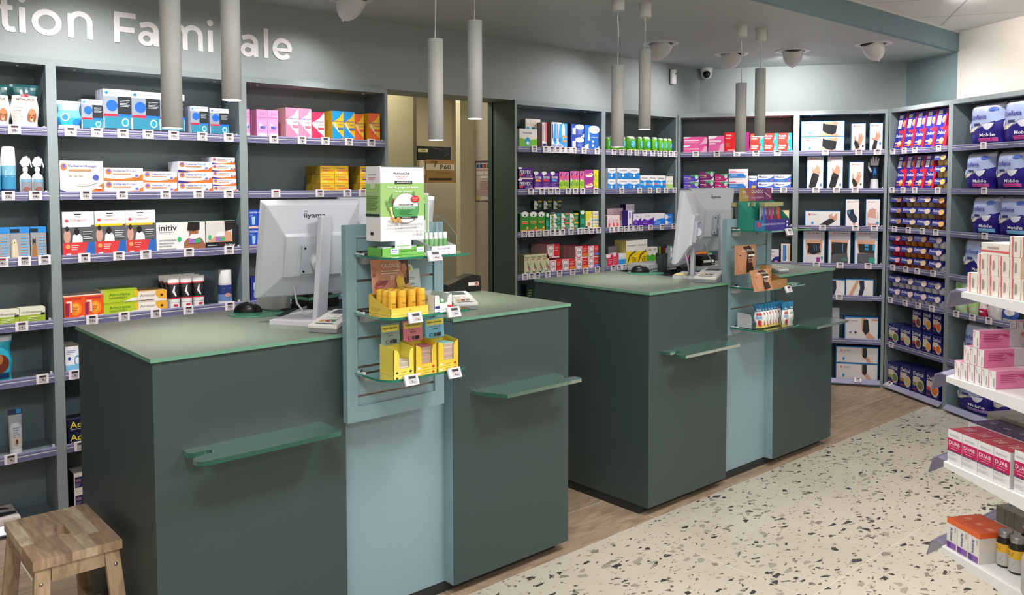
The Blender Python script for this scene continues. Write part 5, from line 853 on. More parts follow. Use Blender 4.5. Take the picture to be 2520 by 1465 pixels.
# sixth bay
P('G', 1, 'sterP', 1682, 1741, 337, st=2); P('G', 1, 'sterS', 1743, 1782, 334); P('G', 1, 'redbig', 1782, 1844, 326); P('G', 1, 'rennie', 1846, 1951, 328, n=3, st=2)
P('G', 2, 'smV', 1682, 1720, 431, st=2); P('G', 2, 'smP', 1722, 1757, 423, st=2); P('G', 2, 'smM', 1759, 1791, 429, st=2); P('G', 2, 'wpb', 1793, 1841, 416, st=2); P('G', 2, 'maaS', 1842, 1863, 433); P('G', 2, 'maax', 1864, 1950, 430, n=2, st=2)
P('G', 3, 'yelsm', 1924, 1942, 518); P('G', 4, 'pinkm', 1684, 1708, 616); P('G', 4, 'orgm', 1709, 1739, 618); P('G', 4, 'grnm', 1740, 1752, 622); P('G', 4, 'ecto', 1893, 1917, 614); P('G', 4, 'tubx', 1922, 1947, 600)
# seventh bay
P('H', 1, 'neck', 1972, 2079, 298, st=2); P('H', 1, 'thumb', 2095, 2131, 303); P('H', 1, 'wrist', 2140, 2176, 302)
P('H', 2, 'wristL', 1986, 2027, 384); P('H', 2, 'wristL', 2036, 2075, 384); P('H', 2, 'thumb', 2090, 2126, 398)
P('H', 3, 'wristW', 1981, 2069, 519); P('H', 3, 'elbow', 2081, 2115, 490); P('H', 3, 'sling', 2131, 2166, 490)
P('H', 4, 'belt1', 1976, 2030, 567); P('H', 4, 'belt2', 2038, 2094, 567); P('H', 4, 'belt3', 2103, 2161, 568)
P('H', 5, 'knee', 2014, 2080, 688); P('H', 5, 'knee', 2081, 2150, 688); P('H', 6, 'greyo', 2038, 2066, 758); P('H', 6, 'ankle', 2078, 2162, 781)
P('H', 7, 'ankW', 2057, 2162, 854, st=2)
# eighth bay
q = P('I', 1, 'del', 2199, 2328, 316, n=5, t=.02, gap=.004); P('I', 1, 'delc', 2208, 2329, 283, n=5, t=.045, zb=ztop(q), h=2.150-ztop(q), d=.07, gap=.004)
q = P('I', 2, 'del', 2203, 2299, 416, n=4, t=.02, gap=.004); P('I', 2, 'delc', 2208, 2299, 382, n=4, t=.045, zb=ztop(q), h=1.825-ztop(q), d=.07, gap=.004)
P('I', 2, 'cpY', 2302, 2331, 378, st=3)
P('I', 3, 'cpB', 2190, 2222, 483, st=3); P('I', 3, 'cpC', 2223, 2258, 482, st=3); P('I', 3, 'cpC', 2259, 2294, 482, st=3, d=.091); P('I', 3, 'cpT', 2296, 2328, 484, st=3)
P('I', 4, 'cpR', 2187, 2219, 577, st=3); P('I', 4, 'cpO', 2220, 2250, 578, st=3); P('I', 4, 'cpO', 2251, 2284, 579, st=3, d=.091); P('I', 4, 'cpW', 2288, 2322, 582, st=3)
P('I', 5, 'cpW', 2184, 2320, 684, n=4, st=2)
P('I', 6, 'spG', 2186, 2212, 798); P('I', 6, 'spT', 2215, 2242, 806); q = P('I', 6, 'spR', 2244, 2268, 812); q += P('I', 6, 'spY', 2270, 2292, 820); q += P('I', 6, 'spO', 2294, 2318, 828); zq = ztop(q)
P('I', 6, 'spR', 2245, 2268, 764, t=.03, zb=zq, h=.675-zq); P('I', 6, 'spY', 2271, 2292, 775, t=.03, zb=zq, h=.675-zq); P('I', 6, 'spO', 2295, 2318, 780, t=.03, zb=zq, h=.675-zq)
P('I', 7, 'spG', 2185, 2211, 893); P('I', 7, 'spT', 2214, 2243, 900); P('I', 7, 'spG', 2245, 2276, 909, d=.141); P('I', 7, 'spO', 2279, 2312, 920)
for d_, k_ in (('spR', 6), ('spY', 6), ('spO', 6)):
    L = REC[('I', 6, K[d_]['desc'])]; L[:] = [(L[0][0], 1 if o.location.z > .45 else 0, j, o) for s, _q, j, o in L]
for lv in (1, 2): pass
# ninth bay
P('J', 1, 'cfP', 2377, 2455, 254); P('J', 1, 'cfP', 2459, 2545, 242); P('J', 2, 'cfP', 2367, 2432, 374); P('J', 2, 'cfP', 2442, 2512, 371); P('J', 3, 'cfL', 2382, 2446, 483); P('J', 3, 'cfL', 2448, 2522, 483)
P('J', 4, 'cfL', 2362, 2432, 582); P('J', 5, 'grnbag', 2343, 2376, 685); P('J', 5, 'grnbag', 2378, 2402, 700); P('J', 5, 'pinkbag', 2405, 2424, 738); P('J', 5, 'whtbag', 2424, 2458, 728); P('J', 5, 'blubag', 2460, 2500, 742)
P('J', 6, 'cfL', 2362, 2430, 797); P('J', 7, 'cfV', 2345, 2430, 930, t=.03); P('J', 7, 'cfV', 2432, 2530, 940, t=.03)

ptag('A', 1, [(35, '28')]); ptag('A', 2, [(20, '15'), (87, '14')]); ptag('A', 3, [(4, '%14'), (60, '17'), (109, '20')]); ptag('A', 4, [(53, '14')]); ptag('A', 5, [(104, '9')]); ptag('A', 6, [(26, '9')])
ptag('B', 1, list(zip((173, 238, 302, 364, 427, 497, 562), '8 13 21 19 19 9 6'.split()))); ptag('B', 2, list(zip((211, 300, 407, 488, 562), '15 11 11 11 9'.split())))
ptag('B', 3, list(zip((207, 292, 358, 464, 563), '8 12 16 16 16'.split()))); ptag('B', 4, list(zip((226, 305, 383, 463, 565), '13 7 5 10 10'.split()))); ptag('B', 5, [(183, '9')]); ptag('B', 6, [(197, '')])
ptag('C', 1, list(zip((673, 742, 800, 858, 913), '2 3 3 3 3'.split()))); ptag('C', 2, list(zip((678, 786, 854, 892), '% 2 2 %'.split()))); ptag('C', 3, [(838, '2')]); ptag('C', 4, [(660, '')])
for b, l, xs in (('D', 1, (1314, 1342, 1357, 1371, 1384, 1397, 1411, 1436, 1468)), ('D', 2, (1305, 1333, 1354, 1371, 1397, 1415, 1433, 1465)), ('D', 3, (1289, 1306, 1325, 1342, 1358, 1370, 1383, 1404, 1426, 1441, 1454, 1472)), ('D', 4, (1291, 1307, 1321, 1347, 1376, 1408, 1440, 1469)),
    ('E', 1, (1510, 1529, 1548, 1566, 1585, 1605, 1622, 1636, 1650, 1661)), ('E', 2, (1529, 1573, 1598, 1619, 1638, 1659)), ('E', 3, (1504, 1515, 1526, 1540, 1551, 1563, 1576, 1600, 1628, 1657)), ('E', 4, (1508, 1523, 1535)),
    ('G', 1, (1712, 1764, 1813, 1860, 1913)), ('G', 2, (1893, 1928)), ('H', 1, (2031, 2113, 2159)), ('H', 2, (2008, 2058, 2104)), ('H', 3, (2024, 2105, 2151)), ('H', 4, (2009, 2067, 2136)), ('H', 5, (2065,)), ('H', 7, (2111,)),
    ('I', 1, (2198, 2226, 2252, 2311)), ('I', 2, (2196, 2223, 2252, 2309)), ('I', 3, (2202, 2236, 2270, 2304)), ('I', 4, (2198, 2230, 2258, 2297)), ('I', 5, (2192, 2228, 2260, 2294)), ('I', 6, (2194,)), ('I', 7, (2188,)),
    ('J', 1, (2421,)), ('J', 2, (2423,)), ('J', 3, (2424,)), ('J', 5, (2354, 2394, 2434))):
    ptag(b, l, [(x, ('' if b in 'HIJ' else str(2+(i*3+l) % 8))) for i, x in enumerate(xs)])
finish()

# ------------------------------------------------------------------ things on the counters and display shelves
def zat(x, y, py):
    """height of the point above (x, y) that the photograph shows in row py"""
    a, b = 0.0, 3.0
    for _ in range(40):
        c = (a+b)/2; d = Vector((x, y, c-EYE)); yy = CY-F*d.dot(UP)/d.dot(fw)
        if yy > py: a = c
        else: b = c
    return a
MON = mat('#c4c9d2', .4); MON2 = mat('#b4bac4', .42)
def monitor(cx, cy, z0, z1, wd, yaw, tilt, label, base, post, logo=True, basepoly=None):
    """base of the stand on the counter; housing centre (cx, cy); its back faces local -y"""
    root = empty('computer_monitor', (base[0], base[1], CT)); tag(root, label, 'monitor', 'white computer monitors on the counters')
    h = z1-z0; T = Matrix.Translation((cx-base[0], cy-base[1], (z0+z1)/2-CT)) @ Matrix.Rotation(yaw, 4, 'Z') @ Matrix.Rotation(tilt, 4, 'X')
    m = MB(); w2, h2 = wd/2, h/2; a, b = .30*wd, .22*h
    def ring(x, z, y, dz=0): return [(-x, y, -z+dz), (x, y, -z+dz), (x, y, z+dz), (-x, y, z+dz)]
    rs = [ring(w2, h2, .02), ring(w2, h2, .0), ring(w2-.012, h2-.01, -.012), ring(a, b, -.05, -.01), ring(a-.004, b-.004, -.062, -.01)]
    vs = [T @ Vector(v) for r in rs for v in r]; fs = [(0, 3, 2, 1)[::-1]]
    for j in range(4):
        for i in range(4): fs.append((j*4+i, (j+1)*4+i, (j+1)*4+(i+1) % 4, j*4+(i+1) % 4))
    fs.append((16, 19, 18, 17)); m.add(vs, fs, MON); hs = m.build('housing', root, .003)
    m = MB(); m.add([T @ Vector(v) for v in ring(w2-.014, h2-.014, .0212)], [(0, 1, 2, 3)], BLACK); m.build('screen', root)
    m = MB(); m.add([T @ Vector(v) for v in ring(.055, .055, -.075, -.02)+ring(.055, .055, -.062, -.02)], [(0, 1, 2, 3)[::-1], (0, 1, 5, 4), (1, 2, 6, 5), (2, 3, 7, 6), (3, 0, 4, 7)], MON2)
    for sx in (-1, 1):
        for sz in (-1, 1): m.lathe([(.004, 0), (.004, .002)], BLACK, n=10, M=(T.to_3x3() @ Matrix.Rotation(PI/2, 3, 'X')), c=T @ Vector((sx*.045, -.0755, -.02+sz*.045)))
    m.build('mount_plate', root)
    m = MB(); p0 = T @ Vector((0, -.07, -.02)); p1 = Vector((post[0]-base[0], post[1]-base[1], p0.z-.02)); m.tube([p0, p0.lerp(p1, .5), p1], .024, MON, 14); m.build('arm', root)
    m = MB(); q = Vector((post[0]-base[0], post[1]-base[1], 0)); tx, ty = post[2]; zt = post[3]-CT; u = Vector((math.cos(post[4]), math.sin(post[4]), 0)); n = Vector((-u.y, u.x, 0))
    lo = [q+u*x+n*y+Vector((0, 0, .014)) for x, y in ((-.03, -.012), (.03, -.012), (.03, .012), (-.03, .012))]; hi = [p+Vector((tx, ty, zt)) for p in lo]
    m.add(lo+hi, [(3, 2, 1, 0), (4, 5, 6, 7), (0, 1, 5, 4), (1, 2, 6, 5), (2, 3, 7, 6), (3, 0, 4, 7)], MON); m.build('post', root, .006)
    m = MB(); m.prism([(x-base[0], y-base[1]) for x, y in basepoly], 0.0005, .016, mat('#d9d8e2', .35)); m.build('base', root, .004)
    if logo:
        def PL(u_, v_, l):
            x = -.04+.085*u_; t_ = .50+.26*v_; z = (b-.01)*(1-t_)+(h2-.01)*t_; y = -.05*(1-t_)-.012*t_; return T @ Vector((x, y-.0015-EPS*l, z))
        m = MB(); art(m, [('t', 'iiyama', 0, 0, 1, .8, '#33363c'), ('e', .06, 1.05, .03, .07, '#55585e'), ('e', .14, 1.05, .03, .07, '#55585e')], PL); m.build('logo', hs)
    m = MB(); pts = [T @ Vector((-.06, -.03, -h2*.72)), T @ Vector((-.05, -.05, -h2-.01))]; e = Vector((q.x+.01, q.y+.02, .03)); pts += [pts[-1].lerp(e, .4)+Vector((0, 0, -.03)), pts[-1].lerp(e, .8)+Vector((0, 0, .0)), e]
    m.tube(pts, .004, mat('#b9b9bd', .5)); m.build('cable', root)
    return root
monitor(1.535, 2.90, 1.178, 1.552, .385, math.radians(-6), math.radians(14), 'white monitor seen from behind, left on the nearer counter', (1.53, 2.83), (1.522, 2.797, (.028, .0), 1.478, .35), True,
        [(1.37, 2.90), (1.46, 2.755), (1.70, 2.90), (1.61, 3.07)])
monitor(1.945, 3.00, 1.16, 1.556, .47, 0, math.radians(8), 'white monitor mostly hidden behind the slatwall panel on the nearer counter', (1.95, 2.92), (1.95, 2.90, (0, 0), 1.42, 0), False,
        [(1.83, 2.82), (2.07, 2.82), (2.07, 3.02), (1.83, 3.02)])
CA = Vector((0, 0, EYE))+ray(1684, 555)*4.52; bA = math.radians(29)
monitor(CA.x, CA.y, 1.19, 1.572, .36, bA, math.radians(6), 'white monitor seen edge-on beside the pen cup on the farther counter', (3.80, 2.80), (3.80, 2.80, (.025, .015), 1.48, .5), False,
        [(3.70, 2.86), (3.77, 2.74), (3.98, 2.84), (3.92, 2.96)])
monitor(4.27, 3.02, 1.20, 1.585, .40, math.radians(-4), math.radians(6), 'white monitor seen from behind on the farther counter, behind purple tray', (4.27, 2.93), (4.27, 2.93, (0, 0), 1.42, 0), True,
        [(4.16, 2.84), (4.38, 2.84), (4.38, 3.04), (4.16, 3.04)])
def mouse(x, y, a, label, pad):
    r = empty('mouse_pad', (pad[0], pad[1], CT)); m = MB(); m.lathe([(pad[2], 0), (pad[2], .003), (pad[2]*.985, .0036)], mat('#4f9a7c', .25), n=48); bpy.data.objects.remove(r)
    o = m.build('mouse_pad'); o.location = (pad[0], pad[1], CT+.0005); tag(o, 'round green glass mouse pad '+label, 'mouse pad', 'round green mouse pads')
    root = empty('computer_mouse', (x, y, CT+.0045), a); tag(root, 'black computer mouse on the round pad '+label, 'mouse', 'black computer mice')
    m = MB(); n = 20; vs = []; prof = [(0, 0), (.2, .5), (.55, .92), (.85, 1), (1, .93)]
    for j in range(9):
        t = j/8; zz = .036*math.sin(t*PI/2); q = math.cos(t*PI/2)**.62
        for k in range(n): an = 2*PI*k/n; vs.append((.056*q*math.cos(an)+.004*t, .031*q*math.sin(an)*(1-.08*math.cos(2*an)), zz*(1+.12*math.cos(an)*(-1))))
    m.add(vs, [(j*n+k, j*n+(k+1) % n, (j+1)*n+(k+1) % n, (j+1)*n+k) for j in range(8) for k in range(n)], mat('#1a1b1d', .3), True); m.add(vs[:n], [list(range(n))[::-1]], BLACK); m.build('shell', root)
    m = MB(); m.lathe([(.004, -.003), (.006, 0), (.004, .003)], mat('#3a3b3e', .4), n=12, M=Matrix.Rotation(PI/2, 3, 'X'), c=(.03, 0, .028)); m.build('wheel', root)
    m = MB(); m.tube([(.055, 0, .01), (.085, .005, .003), (.12, -.01, .003), (.15, .01, .003), (.17, .05, .003)], .0018, BLACK, 6); m.build('cord', root)
mouse(1.435, 3.225, math.radians(-35), 'on the nearer counter', (1.452, 3.19, .108)); mouse(3.80, 3.17, math.radians(-40), 'on the farther counter', (3.81, 3.14, .105))
def terminal(x, y, a, label, screen=True, sc=1, z=CT):
    root = empty('payment_terminal', (x, y, z+.0005), a); tag(root, label, 'payment terminal'); W2, L, H = .05*sc, .2*sc, .034*sc
    m = MB(); m.prism([(0, 0), (L, .004), (L, H*1.5), (L*.62, H*1.35), (0, H*.8)], -W2, W2, mat('#8f9296', .35), axis='y'); o = m.build('body', root, .004)
    m = MB(); m.prism([(-.001, H*.45), (-.001, H*.82), (L*.62, H*1.38), (L+.001, H*1.54), (L+.001, H*1.2), (L*.6, H*1.0)], -W2-.001, W2+.001, mat('#e4e3de', .35), axis='y'); m.build('cover', root, .003)
    def PT(u, v, l): # u across, v away
        xx = L*(.04+.9*v); zz = H*.82+(H*.56)*(xx/(L*.62)) if xx < L*.62 else H*1.38+(H*.16)*((xx-L*.62)/(L*.38)); return (xx, W2*(.82-1.64*u), zz+.0012+EPS*l)
    m = MB(); art(m, [('r', .1, .02, .9, .05, '#4a4b4e')], PT); art(m, [('r', .12+.26*i, .14+.1*j, .32+.26*i, .21+.1*j, '#f0efe9' if j else ['#d8a83a', '#c84a34', '#3a8a58'][i]) for i in range(3) for j in range(4)], PT); m.build('keypad', root)
    m = MB(); art(m, [('r', .1, .64, .9, .97, '#70767a'), ('r', .16, .68, .84, .93, '#4a5054')], PT); m.build('screen', root)
terminal(1.424, 2.598, math.radians(34), 'white card payment terminal with coloured keys, at front of the nearer counter', sc=1.05)
terminal(2.135, 2.70, math.radians(66), 'white card payment terminal on the nearer counter, right of the slatwall panel')
terminal(3.655, 2.615, math.radians(20), 'white card payment terminal at front of the farther counter', sc=1.1)
terminal(4.40, 2.60, math.radians(80), 'white card payment terminal on the farther counter, behind the cardboard tray', sc=.8)
root = empty('cheque_reader', (2.50, 3.20, CT+.0005), math.radians(-12)); tag(root, 'black chunky receipt reader at the back edge of the nearer counter', 'card reader')
m = MB(); m.prism([(-.09, 0), (.085, 0), (.09, .02), (.085, .075), (.04, .08), (-.02, .062), (-.09, .035)], -.04, .04, mat('#141416', .25), axis='y'); m.build('body', root, .006)
m = MB(); m.box(.02, -.0412, .028, .075, -.0402, .046, mat('#e6d8d6', .4)); m.box(.055, -.0416, .030, .072, -.0411, .044, mat('#b06a60', .4)); m.build('sticker', root)
root = empty('receipt_printer', (1.72, 3.19, CT+.0005), math.radians(10)); tag(root, 'black and mint green label printer behind the nearer monitor', 'printer')
m = MB(); m.box(-.08, -.05, 0, .08, .06, .075, BLACK); m.build('body', root, .004)
m = MB(); MINT = mat('#7cc4a4', .4); m.box(-.085, -.055, .04, .085, -.05, .052, MINT); m.box(-.085, -.055, .04, -.08, .06, .052, MINT); m.box(-.082, -.03, .0755, .082, .06, .088, MINT); m.build('trim', root)
o = MB(); o.box(-.055, -.04, 0, .055, .04, .06, mat('#dfe2e0', .45)); o = o.build('adapter_box', None, .005); o.location = (1.575, 3.285, CT+.0005); tag(o, 'small white box at the back of the nearer counter, left of the printer', 'box')
o = MB(); o.tube([(-.07, 0, .006), (.05, 0, .008), (.07, 0, .007)], [.003, .006, .004], mat('#d0d0cc', .3)); o = o.build('stylus_pen'); o.location = (1.60, 3.11, CT+.001); o.rotation_euler = (0, -.06, .55); tag(o, 'pale grey pen lying on the nearer counter behind the monitor base', 'pen')
def pencup(x, y, label, cols):
    root = empty('pen_cup', (x, y, CT+.0005)); tag(root, label, 'pen cup'); m = MB(); m.lathe([(.032, 0), (.036, .105), (.033, .105), (.030, .003)], mat('#8a9a98', .08, trans=.85, ior=1.15), n=24); m.build('cup', root)
    for i, (c, a, b, l) in enumerate(cols):
        p = empty('pen', (x+a*.3, y+b*.3, CT+.006)); bpy.data.objects.remove(p); m = MB(); m.tube([(a*.25, b*.25, 0), (a, b, l)], .0048, mat(c, .35), 8); m.tube([(a, b, l), (a*1.06, b*1.06, l*1.12)], .0036, BLACK, 8)
        o = m.build('pen'); o.location = (x, y, CT+.006); o['category'] = 'pen'; o['label'] = ['red', 'white', 'dark green', 'black', 'lime green', 'dark red'][i % 6]+' pen standing in the clear cup '+('on the farther counter' if x > 3 else 'on the nearer counter'); o['group'] = 'pens in the clear cups'
pencup(3.985, 3.16, 'clear pen cup full of pens on the farther counter', [('#c81e24', .022, .0, .135), ('#d8dcdc', .028, -.01, .13), ('#1f4a30', .012, -.016, .125), ('#17181a', -.012, -.014, .13), ('#a8cc30', -.012, .006, .14), ('#5a1414', 0, .01, .12)])
pencup(1.975, 3.22, 'clear pen cup half hidden behind the nearer slatwall panel', [('#c81e24', .016, .0, .12), ('#d8dcdc', .02, -.01, .125), ('#1f6a40', .012, -.016, .12)])
root = empty('cash_drawer', (4.06, 3.245, CT+.0005)); tag(root, 'flat white drawer unit at the back of the farther counter', 'drawer unit')
m = MB(); m.box(-.19, -.08, 0, .19, .08, .042, mat('#d4d6d8', .4)); m.build('body', root, .004); m = MB(); m.box(-.17, -.0815, .012, .17, -.08, .016, BLACK); m.build('slot', root)
root = empty('barcode_scanner', (4.045, 3.04, CT+.0005), .3); tag(root, 'black handheld scanner lying on the farther counter beside the cup', 'scanner')
m = MB(); m.tube([(-.09, 0, .022), (-.03, 0, .03), (.02, 0, .026), (.075, 0, .02)], [.018, .016, .022, .026], BLACK, 12); m.build('body', root)
m = MB(); m.tube([(-.09, 0, .02), (-.11, -.03, .006), (-.07, -.07, .005), (0, -.05, .005)], .003, BLACK, 6); m.build('cord', root)
root = empty('label_printer', (4.47, 3.22, CT+.0005)); tag(root, 'small black printer at the back of the farther counter', 'printer')
m = MB(); m.box(-.07, -.05, 0, .07, .05, .065, BLACK); m.build('body', root, .004); m = MB(); m.box(-.055, -.0515, .02, .055, -.05, .035, mat('#dfe0e0', .4)); m.build('slot', root)
o = MB(); o.prism([(-.045, -.03), (.04, -.035), (.05, .03), (-.04, .035)], 0, .004, mat('#e8e29a', .6)); o = o.build('sticky_note_pad'); o.location = (3.765, 2.85, CT+.017); o.rotation_euler = (0, 0, .5); tag(o, 'pale yellow note pad on the monitor base of the farther counter', 'note pad')

# ---- display stands
def tray(name, label, C, wd, dp, hf, hb, col, cut=None, th=.0016, front_art=(), side_art=(), inner=None, notch=None, cat='display tray'):
    """open card tray: C = front-left bottom corner, fronts along +x"""
    root = empty(name, C); tag(root, label, cat); m = MB(); cm = mat(col, .45)
    m.box(0, 0, 0, wd, dp, th, cm); m.prism([(0, th), (dp, th), (dp, hb), (cut if cut else 0, hf if cut is None else hf), (0, hf)], 0, th, cm, axis='x'); m.prism([(0, th), (dp, th), (dp, hb), (cut if cut else 0, hf), (0, hf)], wd-th, wd, cm, axis='x')
    m.box(th, dp-th, th, wd-th, dp, hb, cm)
    if notch:
        a, b, z = notch; R_ = .012
        cp = lambda x0, x1, s: [(x0, th), (x1, th), (x1, hf-R_ if s > 0 else hf)]+([(x1-R_*(1-math.cos(t*PI/8)), hf-R_+R_*math.sin(t*PI/8)) for t in range(1, 5)] if s > 0 else [])
        m.prism([(0, th), (a, th), (a, hf-.02), (a-.005, hf-.006), (a-.016, hf), (0, hf)], 0, th, cm, axis='y'); m.prism([(b, th), (wd, th), (wd, hf), (b+.016, hf), (b+.005, hf-.006), (b, hf-.02)], 0, th, cm, axis='y'); m.box(a, 0, th, b, th, z, cm)
    else: m.box(0, 0, th, wd, th, hf, cm)
    m.build('tray', root)
    if front_art: m = MB(); art(m, front_art, lambda u, v, l: (wd*u, -EPS*(l+1), hf*v)); m.build('print', root)
    if side_art: m = MB(); art(m, side_art, lambda u, v, l: (-EPS*(l+1), dp*(1-u), hb*v)); m.build('side_print', root)
    return root
def card(root, name, x0, x1, y, z0, z1, items, lean=0, th=.0015, back='#d8d8d8', r=0):
    m = MB(); f_ = lambda u, v, l: (x0+(x1-x0)*u, y+lean*v-EPS*(l+1), z0+(z1-z0)*v)
    m.add([(x0, y, z0), (x1, y, z0), (x1, y+lean, z1), (x0, y+lean, z1), (x0, y+th, z0), (x1, y+th, z0), (x1, y+lean+th, z1), (x0, y+lean+th, z1)], [(0, 1, 2, 3), (5, 4, 7, 6), (4, 0, 3, 7), (1, 5, 6, 2), (3, 2, 6, 7)], mat(back, .5))
    art(m, items, f_); return m.build(name, root)
Z1, Z2, Z3 = 1.3695, 1.1695, .9635
# tall green and white lozenge display
C = atz(940, 631, Z1); x1 = aty(1045, 620, C.y).x; wd = x1-C.x; dp = .088; zt = zat(C.x, C.y, 409); zb = zat(C.x, C.y, 595)
dp = min(dp, 2.50-C.y)
pr = tray('lozenge_display', 'tall white and green lozenge display box on the nearer top glass shelf', C, wd, dp, .026, .026, '#6cb04e', front_art=[('r', .2, .2, .38, .85, '#eef0f4'), ('t', 'Menthe', .22, .58, .13, .2, '#3a4ab0'), ('t', 'Eucalyptus', .22, .3, .14, .2, '#3a4ab0'), ('t', 'GOMMES ADOUCISSANTES', .42, .42, .36, .2, '#3f7a34'), ('r', .8, .3, .97, .9, '#eef0f4'), ('t', 'CITRON', .82, .5, .13, .2, '#3a4ab0')])
hh = zt-zb; m = MB(); BW = mat('#e6e7ea', .45); m.box(-.004, 0, zb-Z1, wd-.002, dp, zt-Z1, BW, top=mat('#3f6a4c', .5))
m.prism([(0, 0), (.0, -.003), (wd-.006, -.003), (wd-.006, 0)], zt-Z1-.001, zt-Z1, mat('#3f6a4c', .5))
G1 = '#9cc478'
fa = [('r', 0, .33, 1, .78, G1), ('t', 'PRANARÔM', .3, .89, .36, .035, '#5a5c60'), ('t', 'AROMATHÉRAPIE', .34, .855, .28, .018, '#d88a94'), ('t', 'SCIENTIFIQUE', .37, .825, .22, .018, '#d88a94'), ('r', .32, .765, .72, .805, '#22342c'), ('t', 'AROMAFORCE', .36, .776, .32, .02, '#f0f2f0'),
      ('t', 'Pour la gorge qui pique', .14, .70, .72, .038, '#f2f6ee'), ('t', 'et qui gratte*', .32, .645, .4, .038, '#f2f6ee'),
      ('p', [(.14, .45), (.2, .58), (.27, .65), (.24, .5), (.28, .42)], '#5c8a4c'), ('p', [(.1, .55), (.2, .5), (.28, .36), (.16, .42)], '#6a9a58'), ('p', [(.72, .62), (.76, .68), (.78, .58)], '#5c9a50'), ('e', .27, .52, .03, .05, '#6a4a30'),
      ('p', [(.18, .45), (.24, .32), (.3, .27), (.34, .28), (.26, .36), (.24, .46)], '#efe8a0'), ('e', .56, .44, .3, .2, '#4a3a5c'), ('e', .55, .44, .295, .2, '#dcdde2'), ('p', [(.255, .46), (.85, .46), (.83, .36), (.8, .32), (.3, .32), (.27, .38)], '#4f9e5c'), ('t', 'PRANARÔM', .4, .475, .32, .026, '#5a5c62'), ('t', 'GOMMES ADOUCISSANTES', .31, .43, .46, .02, '#e8f0e4'), ('l', .4, .41, .3, 4, .018, '#347a44'), ('r', .29, .3, .82, .325, '#1f3a2c'), ('t', 'AROMAFORCE', .46, .306, .2, .013, '#e8ece8'),
      ('e', .76, .56, .1, .046, '#cf2a30'), ('t', 'NOUVEAU', .69, .565, .14, .014, '#fff'), ('t', 'GOUT', .72, .54, .08, .014, '#fff'),
      ('e', .23, .3, .045, .022, '#cf9450'), ('e', .3, .275, .045, .022, '#d89c58'), ('e', .36, .3, .045, .022, '#c88a48'), ('e', .4, .265, .04, .02, '#d09450'),
      ('t', "A base d'huiles essentielles d'EUCALYPTUS", .1, .2, .82, .03, '#7f8288'), ('t', 'et de MENTHE POIVRÉE', .28, .16, .5, .026, '#6a6d72'), ('e', .79, .12, .03, .018, '#c8cad0'), ('e', .87, .12, .03, .018, '#c8cad0'), ('e', .95, .12, .03, .018, '#c8cad0')]
art(m, fa, lambda u, v, l: (-.004+(wd+.002)*u, -EPS*(l+1), zb-Z1+hh*v))
art(m, [('r', 0, .37, 1, .77, G1), ('t', 'PRANARÔM', .2, .88, .5, .02, '#7a7c80'), ('l', .2, .85, .5, 2, .02, '#d88a94'), ('e', .5, .74, .18, .045, '#c4d8b0'), ('l', .08, .66, .7, 2, .025, '#dfe8d4'), ('l', .08, .6, .85, 9, .022, '#6a8a58'), ('r', 0, .33, 1, .365, '#1f3a2c'), ('r', .35, .08, .55, .12, '#2c2c30')], lambda u, v, l: (-.004-EPS*(l+1), dp*(1-u), zb-Z1+hh*v))
m.build('header_box', pr)
m = MB(); m.box(wd*.30, -.001, .02, wd*.68, .0, zb-Z1+.004, BW); art(m, [('e', .5, .72, .16, .16, '#c8cace'), ('e', .5, .72, .14, .14, '#e6e7ea'), ('r', .1, .3, .9, .36, '#8fc46c'), ('t', 'SERVEZ-VOUS', .3, .1, .4, .09, '#8a8c90')], lambda u, v, l: (wd*(.30+.38*u), -.001-EPS*(l+1), .02+(zb-Z1-.016)*v)); m.build('front_tongue', pr)
TIN = mat('#c8cbd4', .3, metal=.4)
for i, (fx, z) in enumerate(((.2, 0), (.2, 1), (.8, 0), (.8, 1))):
    m = MB(); r = .026; m.lathe([(r, 0), (r+.001, .002), (r+.001, .009), (r-.001, .0105), (r, .013)], TIN, n=28); o = m.build('lozenge_tin'); o.location = (C.x+wd*fx+(0 if fx < .5 else -.006), C.y+.034, Z1+.0022+z*.0136)
    tag(o, 'round silver lozenge tin in the green display base, %s %s' % (('left pile', 'right pile')[i//2], ('lower', 'upper')[i % 2]), 'tin', 'round tins in the green display base')
# lip balm display
C = atz(1061, 621, Z1); x1 = aty(1123, 612, C.y).x; wd = x1-C.x; lb = tray('lip_balm_display', 'small white lip balm display with green card beside the tall lozenge box', C, wd, min(.11, 2.498-C.y), .020, .045, '#e4e5e8', cut=.004, front_art=[('t', 'PRANARÔM', .25, .35, .48, .35, '#6a6c70')])
dp = min(.11, 2.498-C.y); zc1 = zat(C.x, C.y+dp, 476)-Z1
card(lb, 'back_card', -.012, wd*.62, dp-.003, .045, zc1, [('r', .03, .05, .95, .97, '#9cc880'), ('t', 'PRANARÔM', .1, .86, .66, .05, '#5a7a50'), ('r', .60, .12, .82, .8, '#dfe2e4'), ('r', .64, .4, .80, .78, '#3f8a4c'), ('r', .42, .4, .6, .5, '#cc3a34'), ('t', '1.3', .46, .42, .1, .05, '#fff'), ('l', .1, .5, .3, 3, .06, '#e8f0e0')], back='#e4e5e8')
for i in range(5):
    m = MB(); m.lathe([(.0075, 0), (.0075, .048)], mat('#7fb878', .4), n=14); m.lathe([(.0076, .0), (.0076, .010)], mat('#9a6a58', .4), n=14); m.lathe([(.0078, .040), (.0078, .062), (.0068, .0635)], mat('#e4e8e6', .4), n=14); o = m.build('lip_balm')
    o.location = (C.x+.013+i*(wd-.026)/4, C.y+.05-.0*i, Z1+.0022); tag(o, 'green and white lip balm stick, %s from left in the small display' % ORD[i+1], 'lip balm', 'lip balm sticks in the small display')
m = MB(); m.prism([(-.001, .02), (dp, .02), (dp, .12), (.055, .10), (-.001, .055)], wd, wd+.0015, ACRYL, axis='x'); m.build('clear_side', lb)
